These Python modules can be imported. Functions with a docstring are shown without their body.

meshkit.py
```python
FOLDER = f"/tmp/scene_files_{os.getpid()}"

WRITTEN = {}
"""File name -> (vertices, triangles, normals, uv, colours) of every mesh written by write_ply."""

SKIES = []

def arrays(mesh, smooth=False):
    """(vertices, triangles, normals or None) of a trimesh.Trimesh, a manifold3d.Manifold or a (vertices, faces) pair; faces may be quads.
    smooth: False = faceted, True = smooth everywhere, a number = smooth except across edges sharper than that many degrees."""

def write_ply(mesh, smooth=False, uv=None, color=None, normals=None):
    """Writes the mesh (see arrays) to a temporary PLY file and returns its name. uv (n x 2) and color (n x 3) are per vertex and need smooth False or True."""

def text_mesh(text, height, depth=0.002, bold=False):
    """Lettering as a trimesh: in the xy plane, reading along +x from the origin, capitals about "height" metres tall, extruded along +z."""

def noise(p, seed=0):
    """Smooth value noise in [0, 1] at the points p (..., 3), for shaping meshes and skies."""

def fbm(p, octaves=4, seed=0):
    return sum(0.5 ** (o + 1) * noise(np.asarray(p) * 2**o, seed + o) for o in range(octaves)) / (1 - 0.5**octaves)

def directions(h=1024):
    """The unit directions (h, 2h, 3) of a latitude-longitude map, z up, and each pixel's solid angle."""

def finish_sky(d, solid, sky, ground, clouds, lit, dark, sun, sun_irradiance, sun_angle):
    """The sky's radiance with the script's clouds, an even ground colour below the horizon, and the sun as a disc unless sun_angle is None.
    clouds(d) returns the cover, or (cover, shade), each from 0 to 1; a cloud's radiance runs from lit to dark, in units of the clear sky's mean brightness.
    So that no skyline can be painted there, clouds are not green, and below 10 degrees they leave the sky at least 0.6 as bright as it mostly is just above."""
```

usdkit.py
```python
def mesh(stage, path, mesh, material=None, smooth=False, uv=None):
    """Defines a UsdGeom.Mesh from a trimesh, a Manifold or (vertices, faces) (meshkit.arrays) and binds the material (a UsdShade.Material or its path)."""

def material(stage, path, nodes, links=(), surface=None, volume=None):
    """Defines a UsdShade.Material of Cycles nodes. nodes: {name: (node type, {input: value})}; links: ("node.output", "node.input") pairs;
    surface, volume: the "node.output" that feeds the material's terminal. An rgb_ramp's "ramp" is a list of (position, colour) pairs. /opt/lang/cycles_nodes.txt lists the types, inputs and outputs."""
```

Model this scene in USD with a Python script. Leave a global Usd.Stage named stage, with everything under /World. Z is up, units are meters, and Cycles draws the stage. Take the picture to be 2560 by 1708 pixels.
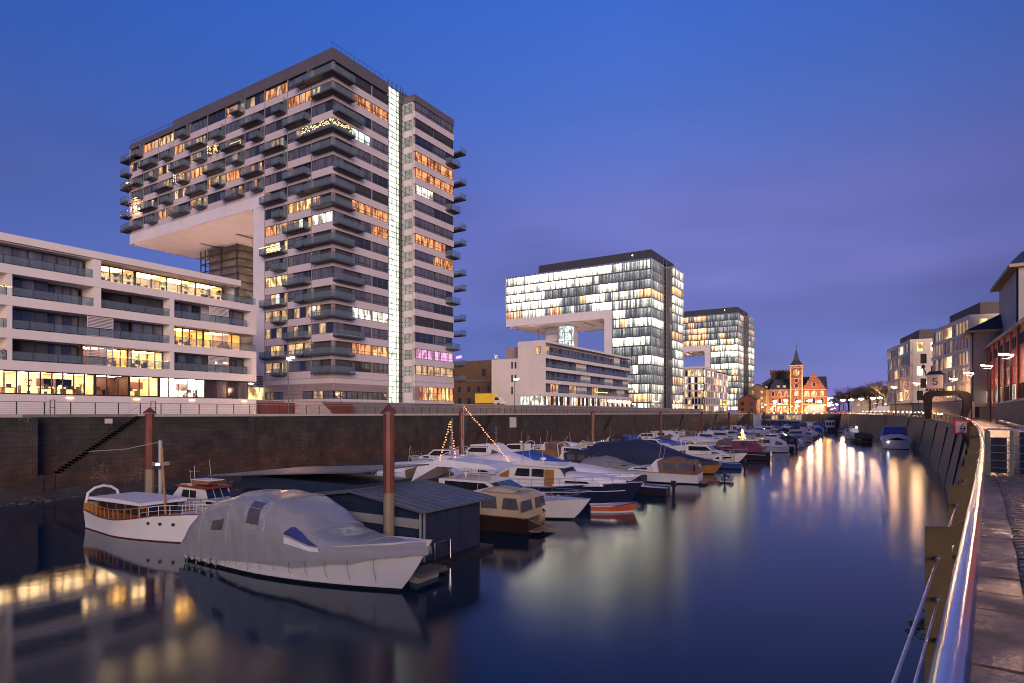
import math, random
import numpy as np, trimesh, manifold3d, usdkit, meshkit
from shapely.geometry import Polygon, LineString
from pxr import Usd, UsdGeom, UsdLux, UsdShade, Sdf, Gf

stage = Usd.Stage.CreateInMemory()
UsdGeom.SetStageUpAxis(stage, UsdGeom.Tokens.z)
UsdGeom.SetStageMetersPerUnit(stage, 1.0)
UsdGeom.Xform.Define(stage, '/World')
UsdGeom.Scope.Define(stage, '/World/Looks')

# ------------------------------------------------------------------ camera, sky, sun, exposure
EXPOSURE = 2.0
CAM_Z, YAW = 7.5, 32.2
cam = UsdGeom.Camera.Define(stage, '/World/camera')
cam.CreateFocalLengthAttr(36.0 * 1532 / 2560)
cam.CreateHorizontalApertureAttr(36.0)
cam.CreateVerticalApertureAttr(36.0 * 683 / 1024)
cam.CreateVerticalApertureOffsetAttr(36.0 * (1033 - 854) / 2560)
cam.CreateClippingRangeAttr(Gf.Vec2f(0.1, 6000))
cam.CreateExposureAttr(EXPOSURE)
cam.AddTranslateOp().Set((0, 0, CAM_Z)); cam.AddRotateZOp().Set(YAW); cam.AddRotateXOp().Set(90)

SUN_AZ, SUN_EL = math.radians(136), math.radians(9)
usdkit.material(stage, '/World/Looks/sky_material', {
    'sky': ('sky_texture', {'sky_type': 'single_scattering', 'sun_disc': False, 'sun_elevation': SUN_EL, 'sun_rotation': SUN_AZ, 'ozone_density': 3.0, 'aerosol_density': 0.5}),
    'dir': ('texture_coordinate', {}), 'sep': ('separate_xyz', {}),
    'dusk': ('rgb_ramp', {'ramp': [(0, (.17, .13, .62)), (.02, (.16, .13, .56)), (.07, (.18, .14, .38)), (.12, (.21, .15, .345)), (.2, (.31, .178, .335)), (.31, (.37, .21, .37)), (.45, (.25, .255, .49)), (.55, (.21, .285, .62)), (1, (.15, .22, .55))]}),
    'tint': ('mix_color', {'blend_type': 'multiply', 'fac': 1.0, 'use_clamp': False}),
    'map': ('mapping', {'mapping_type': 'point', 'scale': (1.1, 1.1, 4.5), 'location': (0.35, 0.2, 0.1)}),
    'cloud': ('noise_texture', {'scale': 1.25, 'detail': 3.0, 'roughness': 0.45}),
    'cover': ('map_range', {'range_type': 'smoothstep', 'from_min': .45, 'from_max': .72, 'to_min': 0, 'to_max': .38, 'clamp': True}),
    'thin': ('map_range', {'from_min': .2, 'from_max': .48, 'to_min': 1, 'to_max': 0, 'clamp': True}), 'amount': ('math', {'math_type': 'multiply'}),
    'veil': ('mix_color', {'blend_type': 'mix', 'use_clamp': False, 'b': (.052, .051, .128)}),
    'east': ('rgb_ramp', {'ramp': [(0, (.42, .60, .70)), (.12, (.56, .72, .80)), (.34, (1, 1, 1)), (.5, (.98, .98, .98)), (.62, (.82, .82, .88)), (1, (.82, .82, .88))]}), 'ax': ('map_range', {'from_min': -1, 'from_max': 1, 'to_min': 0, 'to_max': 1, 'clamp': True}), 'shade': ('mix_color', {'blend_type': 'multiply', 'fac': 1.0, 'use_clamp': False}),
    'out': ('background_shader', {'strength': .1}),
},
   [('dir.generated', 'sep.vector'), ('sep.z', 'dusk.fac'), ('sky.color', 'tint.a'), ('dusk.color', 'tint.b'),
    ('dir.generated', 'map.vector'), ('map.vector', 'cloud.vector'), ('cloud.fac', 'cover.value'),
    ('tint.result', 'veil.a'), ('cover.result', 'amount.value1'), ('sep.z', 'thin.value'), ('thin.result', 'amount.value2'), ('amount.value', 'veil.fac'), ('veil.result', 'shade.a'), ('sep.x', 'ax.value'), ('ax.result', 'east.fac'), ('east.color', 'shade.b'), ('shade.result', 'out.color')], surface='out.background')
sky = UsdLux.DomeLight.Define(stage, '/World/sky')
UsdShade.MaterialBindingAPI.Apply(sky.GetPrim()).Bind(UsdShade.Material.Get(stage, '/World/Looks/sky_material'))
sun = UsdLux.DistantLight.Define(stage, '/World/afterglow')
sun.CreateNormalizeAttr(True); sun.CreateIntensityAttr(0.22); sun.CreateAngleAttr(30.0)
sun.CreateColorAttr(Gf.Vec3f(1.0, .75, .60))
sun.AddRotateZOp().Set(180 - math.degrees(SUN_AZ)); sun.AddRotateXOp().Set(90 - math.degrees(SUN_EL))

# ------------------------------------------------------------------ helpers
COUNT, ORIG = {}, {}
def fresh(name, parent='/World'):
    k = COUNT.get((parent, name), 0); COUNT[(parent, name)] = k + 1
    return f'{parent}/{name}' if k == 0 else f'{parent}/{name}_{k:03d}'
def setdata(prim, **kw):
    for k, v in kw.items():
        if v: prim.SetCustomDataByKey(k, v)
def thing(name, label, cat, loc=(0, 0, 0), rotz=0.0, group=None, world=False, kind=None):
    """An Xform at the base of a thing; parts follow as children. world: parts are given in world coordinates."""
    p = fresh(name); x = UsdGeom.Xform.Define(stage, p)
    x.AddTranslateOp().Set(Gf.Vec3d(*map(float, loc)))
    if rotz: x.AddRotateZOp().Set(float(rotz))
    if world: ORIG[p] = np.array(loc, float)
    setdata(x.GetPrim(), label=label, category=cat, group=group, kind=kind)
    return p
def dup(src, loc, rotz=0.0, label=None, group=None, scale=None):
    """A copy of a thing with its parts, under the next number."""
    was = stage.GetPrimAtPath(src).GetCustomData()
    n_ = src.split('/')[-1]; n_ = n_[:-4] if n_[-3:].isdigit() and n_[-4] == '_' else n_
    p = fresh(n_); x = UsdGeom.Xform.Define(stage, p)
    x.GetPrim().GetReferences().AddInternalReference(src)
    x.ClearXformOpOrder()
    x.AddTranslateOp(opSuffix='put').Set(Gf.Vec3d(*map(float, loc)))
    if rotz: x.AddRotateZOp(opSuffix='put').Set(float(rotz))
    if scale: x.AddScaleOp(opSuffix='put').Set(Gf.Vec3f(*scale))
    x.GetPrim().SetInstanceable(True)
    setdata(x.GetPrim(), label=label or was['label'], category=was['category'], group=group or was.get('group'))
    return p
BOXF = np.array([[0, 2, 1], [0, 3, 2], [4, 5, 6], [4, 6, 7], [0, 1, 5], [0, 5, 4], [1, 2, 6], [1, 6, 5], [2, 3, 7], [2, 7, 6], [3, 0, 4], [3, 4, 7]])
class Frame:
    """A facade's own axes: s along it, z up, d outwards."""
    def __init__(s, o, r, n): s.o, s.r, s.n = (np.array(v, float) for v in (o, r, n))
    def at(s, a, z, d): return s.o + s.r * a + s.n * d + np.array([0, 0, z])
class MB:
    """Collects shapes that become one mesh."""
    def __init__(s): s.v, s.f, s.n = [], [], 0
    def add(s, v, f):
        v = np.asarray(v, float); f = np.asarray(f, int); s.v.append(v); s.f.append(f + s.n); s.n += len(v); return s
    def mesh(s, m):
        if hasattr(m, 'to_mesh'):
            q = m.to_mesh(); return s.add(q.vert_properties[:, :3], q.tri_verts)
        return s.add(m.vertices, m.faces)
    def hexa(s, c):
        c = np.asarray(c, float)
        if np.dot(np.cross(c[1] - c[0], c[3] - c[0]), c[4] - c[0]) < 0: return s.add(c, BOXF[:, ::-1])
        return s.add(c, BOXF)
    def box(s, x0, x1, y0, y1, z0, z1):
        return s.hexa([(x0, y0, z0), (x1, y0, z0), (x1, y1, z0), (x0, y1, z0), (x0, y0, z1), (x1, y0, z1), (x1, y1, z1), (x0, y1, z1)])
    def fbox(s, fr, a0, a1, z0, z1, d0, d1):
        return s.hexa([fr.at(a0, z0, d0), fr.at(a1, z0, d0), fr.at(a1, z0, d1), fr.at(a0, z0, d1), fr.at(a0, z1, d0), fr.at(a1, z1, d0), fr.at(a1, z1, d1), fr.at(a0, z1, d1)])
    def tube(s, pts, r, n=8, r2=None, cap=True, closed=False):
        pts = np.asarray(pts, float); m = len(pts); rr = np.linspace(r, r if r2 is None else r2, m)
        t = np.gradient(pts, axis=0); t /= np.maximum(np.linalg.norm(t, axis=1, keepdims=True), 1e-9)
        up = np.array([0, 0, 1.0]) if abs(t[0][2]) < .9 else np.array([1.0, 0, 0]); vs = []
        for i in range(m):
            a = np.cross(t[i], up); a /= max(np.linalg.norm(a), 1e-9); b = np.cross(a, t[i]); up = b
            th = np.arange(n) * 2 * np.pi / n + np.pi / n
            vs.append(pts[i] + rr[i] * (np.cos(th)[:, None] * a + np.sin(th)[:, None] * b))
        f = []
        for i in range(m - 1):
            for k in range(n):
                k2 = (k + 1) % n; f += [[i * n + k, (i + 1) * n + k2, i * n + k2], [i * n + k, (i + 1) * n + k, (i + 1) * n + k2]]
        v = np.vstack(vs)
        if cap:
            c0, c1 = len(v), len(v) + 1; v = np.vstack([v, pts[0], pts[-1]])
            for k in range(n):
                k2 = (k + 1) % n; f += [[c0, k, k2], [c1, (m - 1) * n + k2, (m - 1) * n + k]]
        return s.add(v, f)
    def bar(s, p, q, w, h=None):
        """A straight bar of rectangular section between two points, h upright."""
        p, q = np.array(p, float), np.array(q, float); h = h or w; t = q - p; t /= np.linalg.norm(t)
        up = np.array([0, 0, 1.0]) if abs(t[2]) < .95 else np.array([0, 1.0, 0])
        a = np.cross(t, up); a /= np.linalg.norm(a); b = np.cross(a, t); a *= w / 2; b *= h / 2
        return s.hexa([p - a - b, p + a - b, p + a + b, p - a + b, q - a - b, q + a - b, q + a + b, q - a + b])
    def quad(s, a, b, c, d): return s.add([a, b, c, d], [[0, 1, 2], [0, 2, 3]])
    def grid(s, P, close=False):
        """P (m, n, 3) joined into a sheet."""
        P = np.asarray(P, float); m, n = P.shape[:2]; i, j = np.meshgrid(np.arange(m - 1), np.arange(n - 1), indexing='ij')
        a = (i * n + j).ravel(); return s.add(P.reshape(-1, 3), np.vstack([np.c_[a, a + n, a + n + 1], np.c_[a, a + n + 1, a + 1]]))
    def prism(s, poly, z0, z1):
        """A flat outline in x, y raised from z0 to z1."""
        m = trimesh.creation.extrude_polygon(Polygon(poly), z1 - z0, engine='earcut'); m.apply_translation([0, 0, z0]); return s.mesh(m)
    def slab(s, poly, fr, d0, d1):
        """An outline in (s, z) of a frame, raised outwards from d0 to d1."""
        m = trimesh.creation.extrude_polygon(Polygon(poly), d1 - d0, engine='earcut')
        v = np.array([fr.at(p[0], p[1], d0 + p[2]) for p in m.vertices]); f = m.faces
        if np.dot(np.cross(fr.r, [0, 0, 1.0]), fr.n) < 0: f = f[:, ::-1]
        return s.add(v, f)
    def cone(s, x, y, z0, z1, r0, r1, n=16, off=0.0):
        th = np.arange(n) * 2 * np.pi / n + off; c, q = np.cos(th), np.sin(th)
        v = np.vstack([np.c_[x + r0 * c, y + r0 * q, np.full(n, z0)], np.c_[x + r1 * c, y + r1 * q, np.full(n, z1)], [[x, y, z0], [x, y, z1]]]); f = []
        for k in range(n):
            k2 = (k + 1) % n; f += [[k, k2, n + k2], [k, n + k2, n + k], [2 * n, k2, k], [2 * n + 1, n + k, n + k2]]
        return s.add(v, f)
    def ball(s, c, r, sub=1, sc=(1, 1, 1)):
        m = trimesh.creation.icosphere(sub, r); return s.add(m.vertices * np.array(sc) + np.array(c), m.faces)
    def turn(s, rot, at=(0, 0, 0)):
        a = math.radians(rot); R = np.array([[math.cos(a), -math.sin(a), 0], [math.sin(a), math.cos(a), 0], [0, 0, 1]])
        s.v = [v @ R.T + np.array(at, float) for v in s.v]; return s
    def build(s, name, mat, parent='/World', smooth=False, label=None, cat=None, kind=None, group=None):
        if not s.v: return None
        p = fresh(name, parent); o = next((ORIG[k] for k in (parent, parent.rsplit('/', 1)[0]) if k in ORIG), None)
        v = np.vstack(s.v) - (0 if o is None else o)
        m = usdkit.mesh(stage, p, (v, np.vstack(s.f)), f'/World/Looks/{mat}', smooth=smooth)
        setdata(m.GetPrim(), label=label, category=cat, kind=kind, group=group)
        return p
def lerp(a, b, t): return a + (b - a) * t
def rnd(seed): return random.Random(seed)

# ------------------------------------------------------------------ materials
def look(name, color, rough=.6, metal=0.0, var=.12, scale=1.0, bump=0.0, bscale=20.0, spec=.5, coat=0.0, c2=None, stretch=(1, 1, 1)):
    """A painted or mineral surface with uneven tone and fine relief."""
    c2 = c2 or tuple(max(0, c * (1 - 2.2 * var)) for c in color)
    n = {'pos': ('geometry', {}), 'map': ('mapping', {'mapping_type': 'point', 'scale': stretch}), 'n': ('noise_texture', {'scale': scale, 'detail': 5.0, 'roughness': .6}),
         'r': ('map_range', {'from_min': .3, 'from_max': .7, 'to_min': 0, 'to_max': 1, 'clamp': True}),
         'c': ('mix_color', {'blend_type': 'mix', 'a': color, 'b': c2}),
         'p': ('principled_bsdf', {'roughness': rough, 'metallic': metal, 'specular_ior_level': spec, 'coat_weight': coat})}
    l = [('pos.position', 'map.vector'), ('map.vector', 'n.vector'), ('n.fac', 'r.value'), ('r.result', 'c.fac'), ('c.result', 'p.base_color')]
    if bump:
        n['b'] = ('bump', {'strength': bump, 'distance': .02}); n['bn'] = ('noise_texture', {'scale': bscale, 'detail': 4.0})
        l += [('pos.position', 'bn.vector'), ('bn.fac', 'b.height'), ('b.normal', 'p.normal')]
    usdkit.material(stage, f'/World/Looks/{name}', n, l, surface='p.BSDF')
def lit(name, color, strength, dark=.25, sc=(1.2, 1.2, .5), scale=1.0, tint2=None, lo=.38, hi=.6):
    """A lit window: the room behind reads as brighter and darker upright patches; the glass itself is glossy."""
    t2 = tint2 or color
    usdkit.material(stage, f'/World/Looks/{name}', {
        'pos': ('geometry', {}), 'map': ('mapping', {'mapping_type': 'point', 'scale': sc}), 'n': ('noise_texture', {'scale': scale, 'detail': 3.0, 'roughness': .6}),
        'r': ('map_range', {'range_type': 'smoothstep', 'from_min': lo, 'from_max': hi, 'to_min': 0, 'to_max': 1, 'clamp': True}),
        'c': ('mix_color', {'blend_type': 'mix', 'use_clamp': False, 'a': tuple(c * dark * strength for c in t2), 'b': tuple(c * strength for c in color)}),
        'p': ('principled_bsdf', {'base_color': (.02, .02, .02), 'roughness': .06, 'emission_strength': 1.0})},
        [('pos.position', 'map.vector'), ('map.vector', 'n.vector'), ('n.fac', 'r.value'), ('r.result', 'c.fac'), ('c.result', 'p.emission_color')], surface='p.BSDF')
def glow(name, color, strength):
    usdkit.material(stage, f'/World/Looks/{name}', {'p': ('principled_bsdf', {'base_color': (.6, .6, .6), 'emission_color': color, 'emission_strength': strength})}, surface='p.BSDF')
def clearpane(name, tint=(1, 1, 1), ior=1.5):
    usdkit.material(stage, f'/World/Looks/{name}', {'t': ('transparent_bsdf', {'color': tint}), 'g': ('glossy_bsdf', {'roughness': .02, 'color': (.9, .95, 1)}), 'f': ('fresnel', {'IOR': ior}), 'm': ('mix_closure', {})},
                    [('f.fac', 'm.fac'), ('t.BSDF', 'm.closure1'), ('g.BSDF', 'm.closure2')], surface='m.closure')

look('white_render', (.58, .53, .50), .75, var=.05, scale=.35, bump=.15, bscale=6, stretch=(1, 1, .35))
look('pale_panel', (.47, .415, .42), .65, var=.05, scale=.4, stretch=(1, 1, .4))
look('pale_concrete', (.58, .55, .56), .7, var=.06, scale=.3)
look('dark_panel', (.06, .06, .072), .5, var=.1, scale=.5)
look('attic_panel', (.095, .085, .095), .55, var=.1, scale=.4)
look('mauve_panel', (.27, .20, .20), .6, var=.08, scale=.5)
look('dark_metal', (.035, .036, .042), .4, .3, var=.1)
look('frame_metal', (.05, .048, .05), .4, .3, var=.1)
look('pale_metal', (.45, .46, .48), .35, .8, var=.08)
look('steel', (.55, .56, .58), .22, 1.0, var=.05, scale=3)
look('green_metal', (.10, .125, .10), .45, .4, var=.1)
look('dark_glass', (.028, .032, .045), .05, spec=.9, var=.2, scale=.8, coat=.3)
look('curtain_glass', (.13, .13, .155), .08, spec=.8, var=.3, scale=1.2, coat=.6, stretch=(1, 1, .15))
look('awning_cloth', (.035, .036, .045), .7, var=.15, scale=2)
look('office_glass', (.12, .13, .14), .08, spec=.7, var=.25, scale=.5, coat=.4, stretch=(1, 1, .1))
look('roof_dark', (.045, .05, .055), .55, var=.15, scale=.6)
usdkit.material(stage, '/World/Looks/rail_glass', {'t': ('transparent_bsdf', {'color': (.80, .87, .90)}), 'g': ('principled_bsdf', {'base_color': (.20, .255, .29), 'roughness': .12}), 'm': ('mix_closure', {'fac': .24})}, [('t.BSDF', 'm.closure1'), ('g.BSDF', 'm.closure2')], surface='m.closure')
clearpane('clear_glass', (.93, .95, .94))
look('room_paint', (.78, .68, .54), .8, var=.04)
look('room_white', (.8, .78, .74), .8, var=.03)
look('picture_dark', (.1, .05, .06), .6)
look('leaf', (.045, .075, .03), .6, var=.35, scale=6)
look('soil_pot', (.10, .085, .08), .7)
E_ = 0.25
lit('lit_warm', (1.0, .56, .24), 1.5 * E_, .2, tint2=(1, .42, .14))
lit('lit_orange', (1.0, .38, .13), 1.35 * E_, .22, tint2=(.9, .24, .07))
lit('lit_yellow', (1.0, .74, .33), 1.8 * E_, .22, tint2=(1, .5, .15))
lit('lit_white', (1.0, .93, .80), 2.0 * E_, .2, tint2=(.9, .7, .5))
lit('lit_dim', (1.0, .62, .34), 0.9 * E_, .25)
lit('lit_violet', (.95, .42, .90), 1.4 * E_, .3, tint2=(1, .5, .45))
lit('lit_cool', (.80, .95, .85), 1.6 * E_, .3, tint2=(.4, .5, .55))
lit('shaft_white', (1.0, .99, .86), 2.6 * E_, .35, sc=(.3, .9, .55), tint2=(.9, .96, .74), lo=.35, hi=.62)
def office(name, color, strength, dark, tint2, seed):
    """Office floors seen through their glazing: bright ceilings, darker desks, blinds and partitions as upright stripes."""
    usdkit.material(stage, f'/World/Looks/{name}', {
        'pos': ('geometry', {}), 'sep': ('separate_xyz', {}), 'h': ('math', {'math_type': 'add'}), 'cmb': ('combine_xyz', {'z': seed}),
        'stripe': ('noise_texture', {'scale': 1.15, 'detail': 3.0, 'roughness': .7}), 'sr': ('map_range', {'range_type': 'smoothstep', 'from_min': .40, 'from_max': .60, 'to_min': dark, 'to_max': 1.25, 'clamp': True}),
        'zo': ('math', {'math_type': 'subtract', 'value1': 67.3}), 'zd': ('math', {'math_type': 'divide', 'value2': 3.7}), 'zf': ('math', {'math_type': 'fraction'}), 'zl': ('math', {'math_type': 'floor'}), 'zs': ('math', {'math_type': 'multiply', 'value2': 17.3}),
        'zr': ('rgb_ramp', {'ramp': [(0, (.75,) * 3), (.12, (.75,) * 3), (.16, (1.5,) * 3), (.30, (1.0,) * 3), (.62, (.72,) * 3), (.78, (.42,) * 3), (1, (.3,) * 3)]}),
        'blot': ('noise_texture', {'scale': .9, 'detail': 4.0, 'roughness': .7}), 'br': ('map_range', {'from_min': .38, 'from_max': .62, 'to_min': .55, 'to_max': 1.3, 'clamp': True}),
        'm1': ('math', {'math_type': 'multiply'}), 'm2': ('math', {'math_type': 'multiply'}), 'hue': ('mix_color', {'blend_type': 'mix', 'a': tint2, 'b': color}), 'hr': ('map_range', {'from_min': .3, 'from_max': 1.0, 'to_min': 0, 'to_max': 1, 'clamp': True}),
        'str': ('math', {'math_type': 'multiply', 'value2': strength}), 'p': ('principled_bsdf', {'base_color': (.05, .055, .06), 'roughness': .08, 'specular_ior_level': .6})},
        [('pos.position', 'sep.vector'), ('sep.x', 'h.value1'), ('sep.y', 'h.value2'), ('sep.z', 'zo.value2'), ('zo.value', 'zd.value1'), ('zd.value', 'zf.value1'), ('zd.value', 'zl.value1'), ('zl.value', 'zs.value1'), ('h.value', 'cmb.x'), ('zs.value', 'cmb.y'),
         ('cmb.vector', 'stripe.vector'), ('stripe.fac', 'sr.value'), ('zf.value', 'zr.fac'), ('pos.position', 'blot.vector'), ('blot.fac', 'br.value'), ('sr.result', 'm1.value1'), ('zr.color', 'm1.value2'), ('m1.value', 'm2.value1'), ('br.result', 'm2.value2'),
         ('sr.result', 'hr.value'), ('hr.result', 'hue.fac'), ('hue.result', 'p.emission_color'), ('m2.value', 'str.value1'), ('str.value', 'p.emission_strength')], surface='p.BSDF')
office('office_bright', (1.0, .87, .60), 6.5 * E_, .10, (.85, .88, .75), 1.0)
office('office_mid', (1.0, .88, .62), 2.6 * E_, .1, (.6, .72, .75), 2.0)
office('office_warm', (1.0, .60, .28), 3.2 * E_, .18, (.9, .36, .14), 3.0)
office('office_faint', (.95, 1.0, .88), .52 * E_, .2, (.62, .72, .74), 4.0)
glow('lamp_glow', (1.0, .50, .24), 300.0 * E_)
glow('bulb_glow', (1.0, .46, .10), 20.0 * E_)
glow('ceiling_glow', (1.0, .58, .27), 17.0 * E_)
glow('ceiling_white', (1.0, .84, .60), 26.0 * E_)

look('coping_stone', (.40, .36, .32), .6, var=.12, scale=1.5, bump=.3)
look('paving', (.22, .20, .18), .5, var=.12, scale=.8, bump=.2)
look('terrace_stone', (.17, .145, .14), .65, var=.1, scale=.6)
look('asphalt', (.055, .052, .05), .6, var=.1, scale=1.0)
look('step_shade_dirt', (.014, .012, .011), .7, var=.1)  # near-black: shade on the risers put into the colour, along with dirt
look('rubble_stone', (.05, .043, .037), .7, var=.2, scale=1.5)
look('rust_red', (.17, .042, .022), .5, var=.2, scale=3.2, stretch=(1, 1, .22), c2=(.06, .02, .014), bump=.3, bscale=8)
look('pile_pale', (.25, .19, .12), .5, var=.15, scale=1.5)
look('corten', (.13, .035, .025), .6, var=.12)
look('step_stone', (.34, .29, .26), .65, var=.06)
look('wet_sett', (.085, .070, .055), .3, var=.2, scale=3.0, bump=.35, bscale=30)
look('joint_earth', (.022, .021, .02), .35, var=.2, scale=8)
look('quay_concrete', (.115, .086, .058), .7, var=.22, scale=.55, bump=.5, bscale=4, c2=(.035, .029, .022), stretch=(1, 1, .35))
look('timber_black', (.012, .011, .010), .6)
look('brown_stone', (.115, .085, .068), .7, var=.15, scale=.7, bump=.3)
look('soffit_paint', (.62, .58, .56), .7, var=.04, scale=.2)
look('stair_glass', (.20, .17, .125), .2, var=.25, scale=.6, coat=.4)
look('brick_red', (.20, .062, .030), .75, var=.2, scale=1.5, bump=.2)
look('stone_trim', (.42, .30, .18), .7, var=.08)
look('slate', (.045, .048, .055), .5, var=.15, scale=1.5)
look('ochre_render', (.155, .092, .048), .75, var=.1, scale=.5)
look('red_facade', (.36, .075, .060), .6, var=.15, scale=.4, stretch=(1, 1, .3))
look('grey_render', (.36, .33, .31), .75, var=.08, scale=.4)
look('brown_roof', (.085, .06, .05), .7, var=.15)
look('purple_plant', (.10, .09, .12), .5)
glow('fairy_glow', (1.0, .58, .13), 3.2 * E_)
glow('fairy_orange', (1.0, .27, .03), 2.4 * E_)
glow('violet_glow', (.35, .05, 1.0), 6.0 * E_)
glow('cool_glow', (.9, .95, 1.0), 14.0 * E_)
glow('red_glow', (1.0, .05, .03), 10.0 * E_)
glow('green_glow', (.2, 1.0, .75), 8.0 * E_)
glow('gold_glow', (1.0, .46, .06), 45.0 * E_)
glow('flood_glow', (1.0, .60, .44), 1500.0 * E_)
glow('warm_flood', (1.0, .44, .12), 480.0 * E_)
look('crane_grey', (.038, .034, .034), .55, .2, var=.15, scale=.8)
look('office_render', (.76, .64, .48), .75, var=.04)
look('slot_glass', (.035, .036, .045), .4, var=.2, spec=.15)
look('cabin_white', (.62, .58, .54), .6, var=.05)
look('black_paint', (.012, .012, .012), .5, var=0)
look('bare_branch', (.035, .026, .022), .8)
glow('far_glow', (1.0, .58, .32), 200.0 * E_)
glow('warm_small', (1.0, .40, .10), 45.0 * E_)
look('truck_yellow', (.72, .50, .03), .4, var=.04)
look('car_dark', (.05, .05, .06), .3, var=.02, coat=.8); look('car_red', (.25, .03, .03), .3, var=.02, coat=.8)
glow('bollard_glow', (1.0, .55, .2), 80.0 * E_)
look('clear_vinyl', (.34, .34, .35), .12, var=.2, scale=3, bump=.8, bscale=3, spec=.9, coat=.6)
look('leaf_yellow', (.36, .27, .04), .6, var=.3, scale=20)
look('seam_pale', (.36, .36, .34), .5, var=.05)
look('hull_white', (.62, .61, .58), .3, var=.04, scale=.8, coat=.3)
look('hull_navy', (.016, .020, .055), .25, var=.1, coat=.5)
look('hull_dark', (.030, .016, .014), .3, var=.1, coat=.4)
look('hull_blue', (.03, .07, .22), .3, var=.1, coat=.4)
look('hull_red', (.20, .035, .03), .35, var=.1, coat=.3)
look('hull_black', (.015, .015, .017), .4, var=.1)
look('hull_grey', (.25, .26, .27), .5, var=.1)
look('boot_black', (.012, .012, .012), .5, var=0)
look('boot_red', (.16, .02, .015), .5, var=0)
look('deck_white', (.60, .58, .56), .6, var=.05)
look('deck_teak', (.30, .16, .075), .6, var=.15, scale=3, stretch=(.2, 4, 1))
look('mahogany', (.20, .07, .025), .3, var=.2, scale=2.5, coat=.6)
look('varnish', (.38, .17, .05), .3, var=.15, scale=2, coat=.5)
look('canvas_beige', (.42, .33, .21), .8, var=.08, scale=2, bump=.3, bscale=4)
look('canvas_brown', (.17, .09, .055), .8, var=.1, scale=2, bump=.3, bscale=4)
look('canvas_white', (.66, .64, .64), .65, var=.05, scale=1.5, bump=.5, bscale=3)
look('canvas_navy', (.014, .020, .060), .8, var=.15, scale=2, bump=.4, bscale=3)
look('canvas_blue', (.02, .07, .32), .7, var=.12, scale=2, bump=.4, bscale=3)
look('canvas_grey', (.20, .20, .20), .7, var=.12, scale=1.5, bump=.4, bscale=3)
look('canvas_black', (.02, .02, .022), .7, var=.1, bump=.3, bscale=3)
look('tarp', (.27, .27, .255), .34, var=.05, scale=2.2, bump=.4, bscale=3.4, spec=.8, coat=.25, stretch=(1, 1, .4))
look('tarp_blue', (.035, .045, .17), .5, var=.1)
look('vinyl', (.10, .10, .11), .06, var=.2, spec=.8)
look('boat_glass', (.02, .022, .03), .06, var=.2, spec=.8)
look('chrome', (.62, .63, .65), .2, 1.0, var=.03)
look('orange_paint', (.55, .12, .04), .5, var=.1)
look('pontoon_wood', (.12, .095, .07), .7, var=.15, scale=2)
look('house_blue', (.016, .028, .060), .45, var=.12, scale=1.5)
look('house_roof', (.15, .165, .175), .45, .5, var=.08, scale=1.2)
look('house_grey', (.27, .28, .28), .5, var=.1)
look('kiosk_white', (.66, .62, .55), .6, var=.05)
look('post_ochre', (.15, .108, .045), .4, .5, var=.12, scale=2.5)
look('rail_steel', (.60, .62, .66), .16, 1.0, var=.05, scale=4)
look('sign_red', (.50, .03, .035), .5, var=.03)
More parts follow.
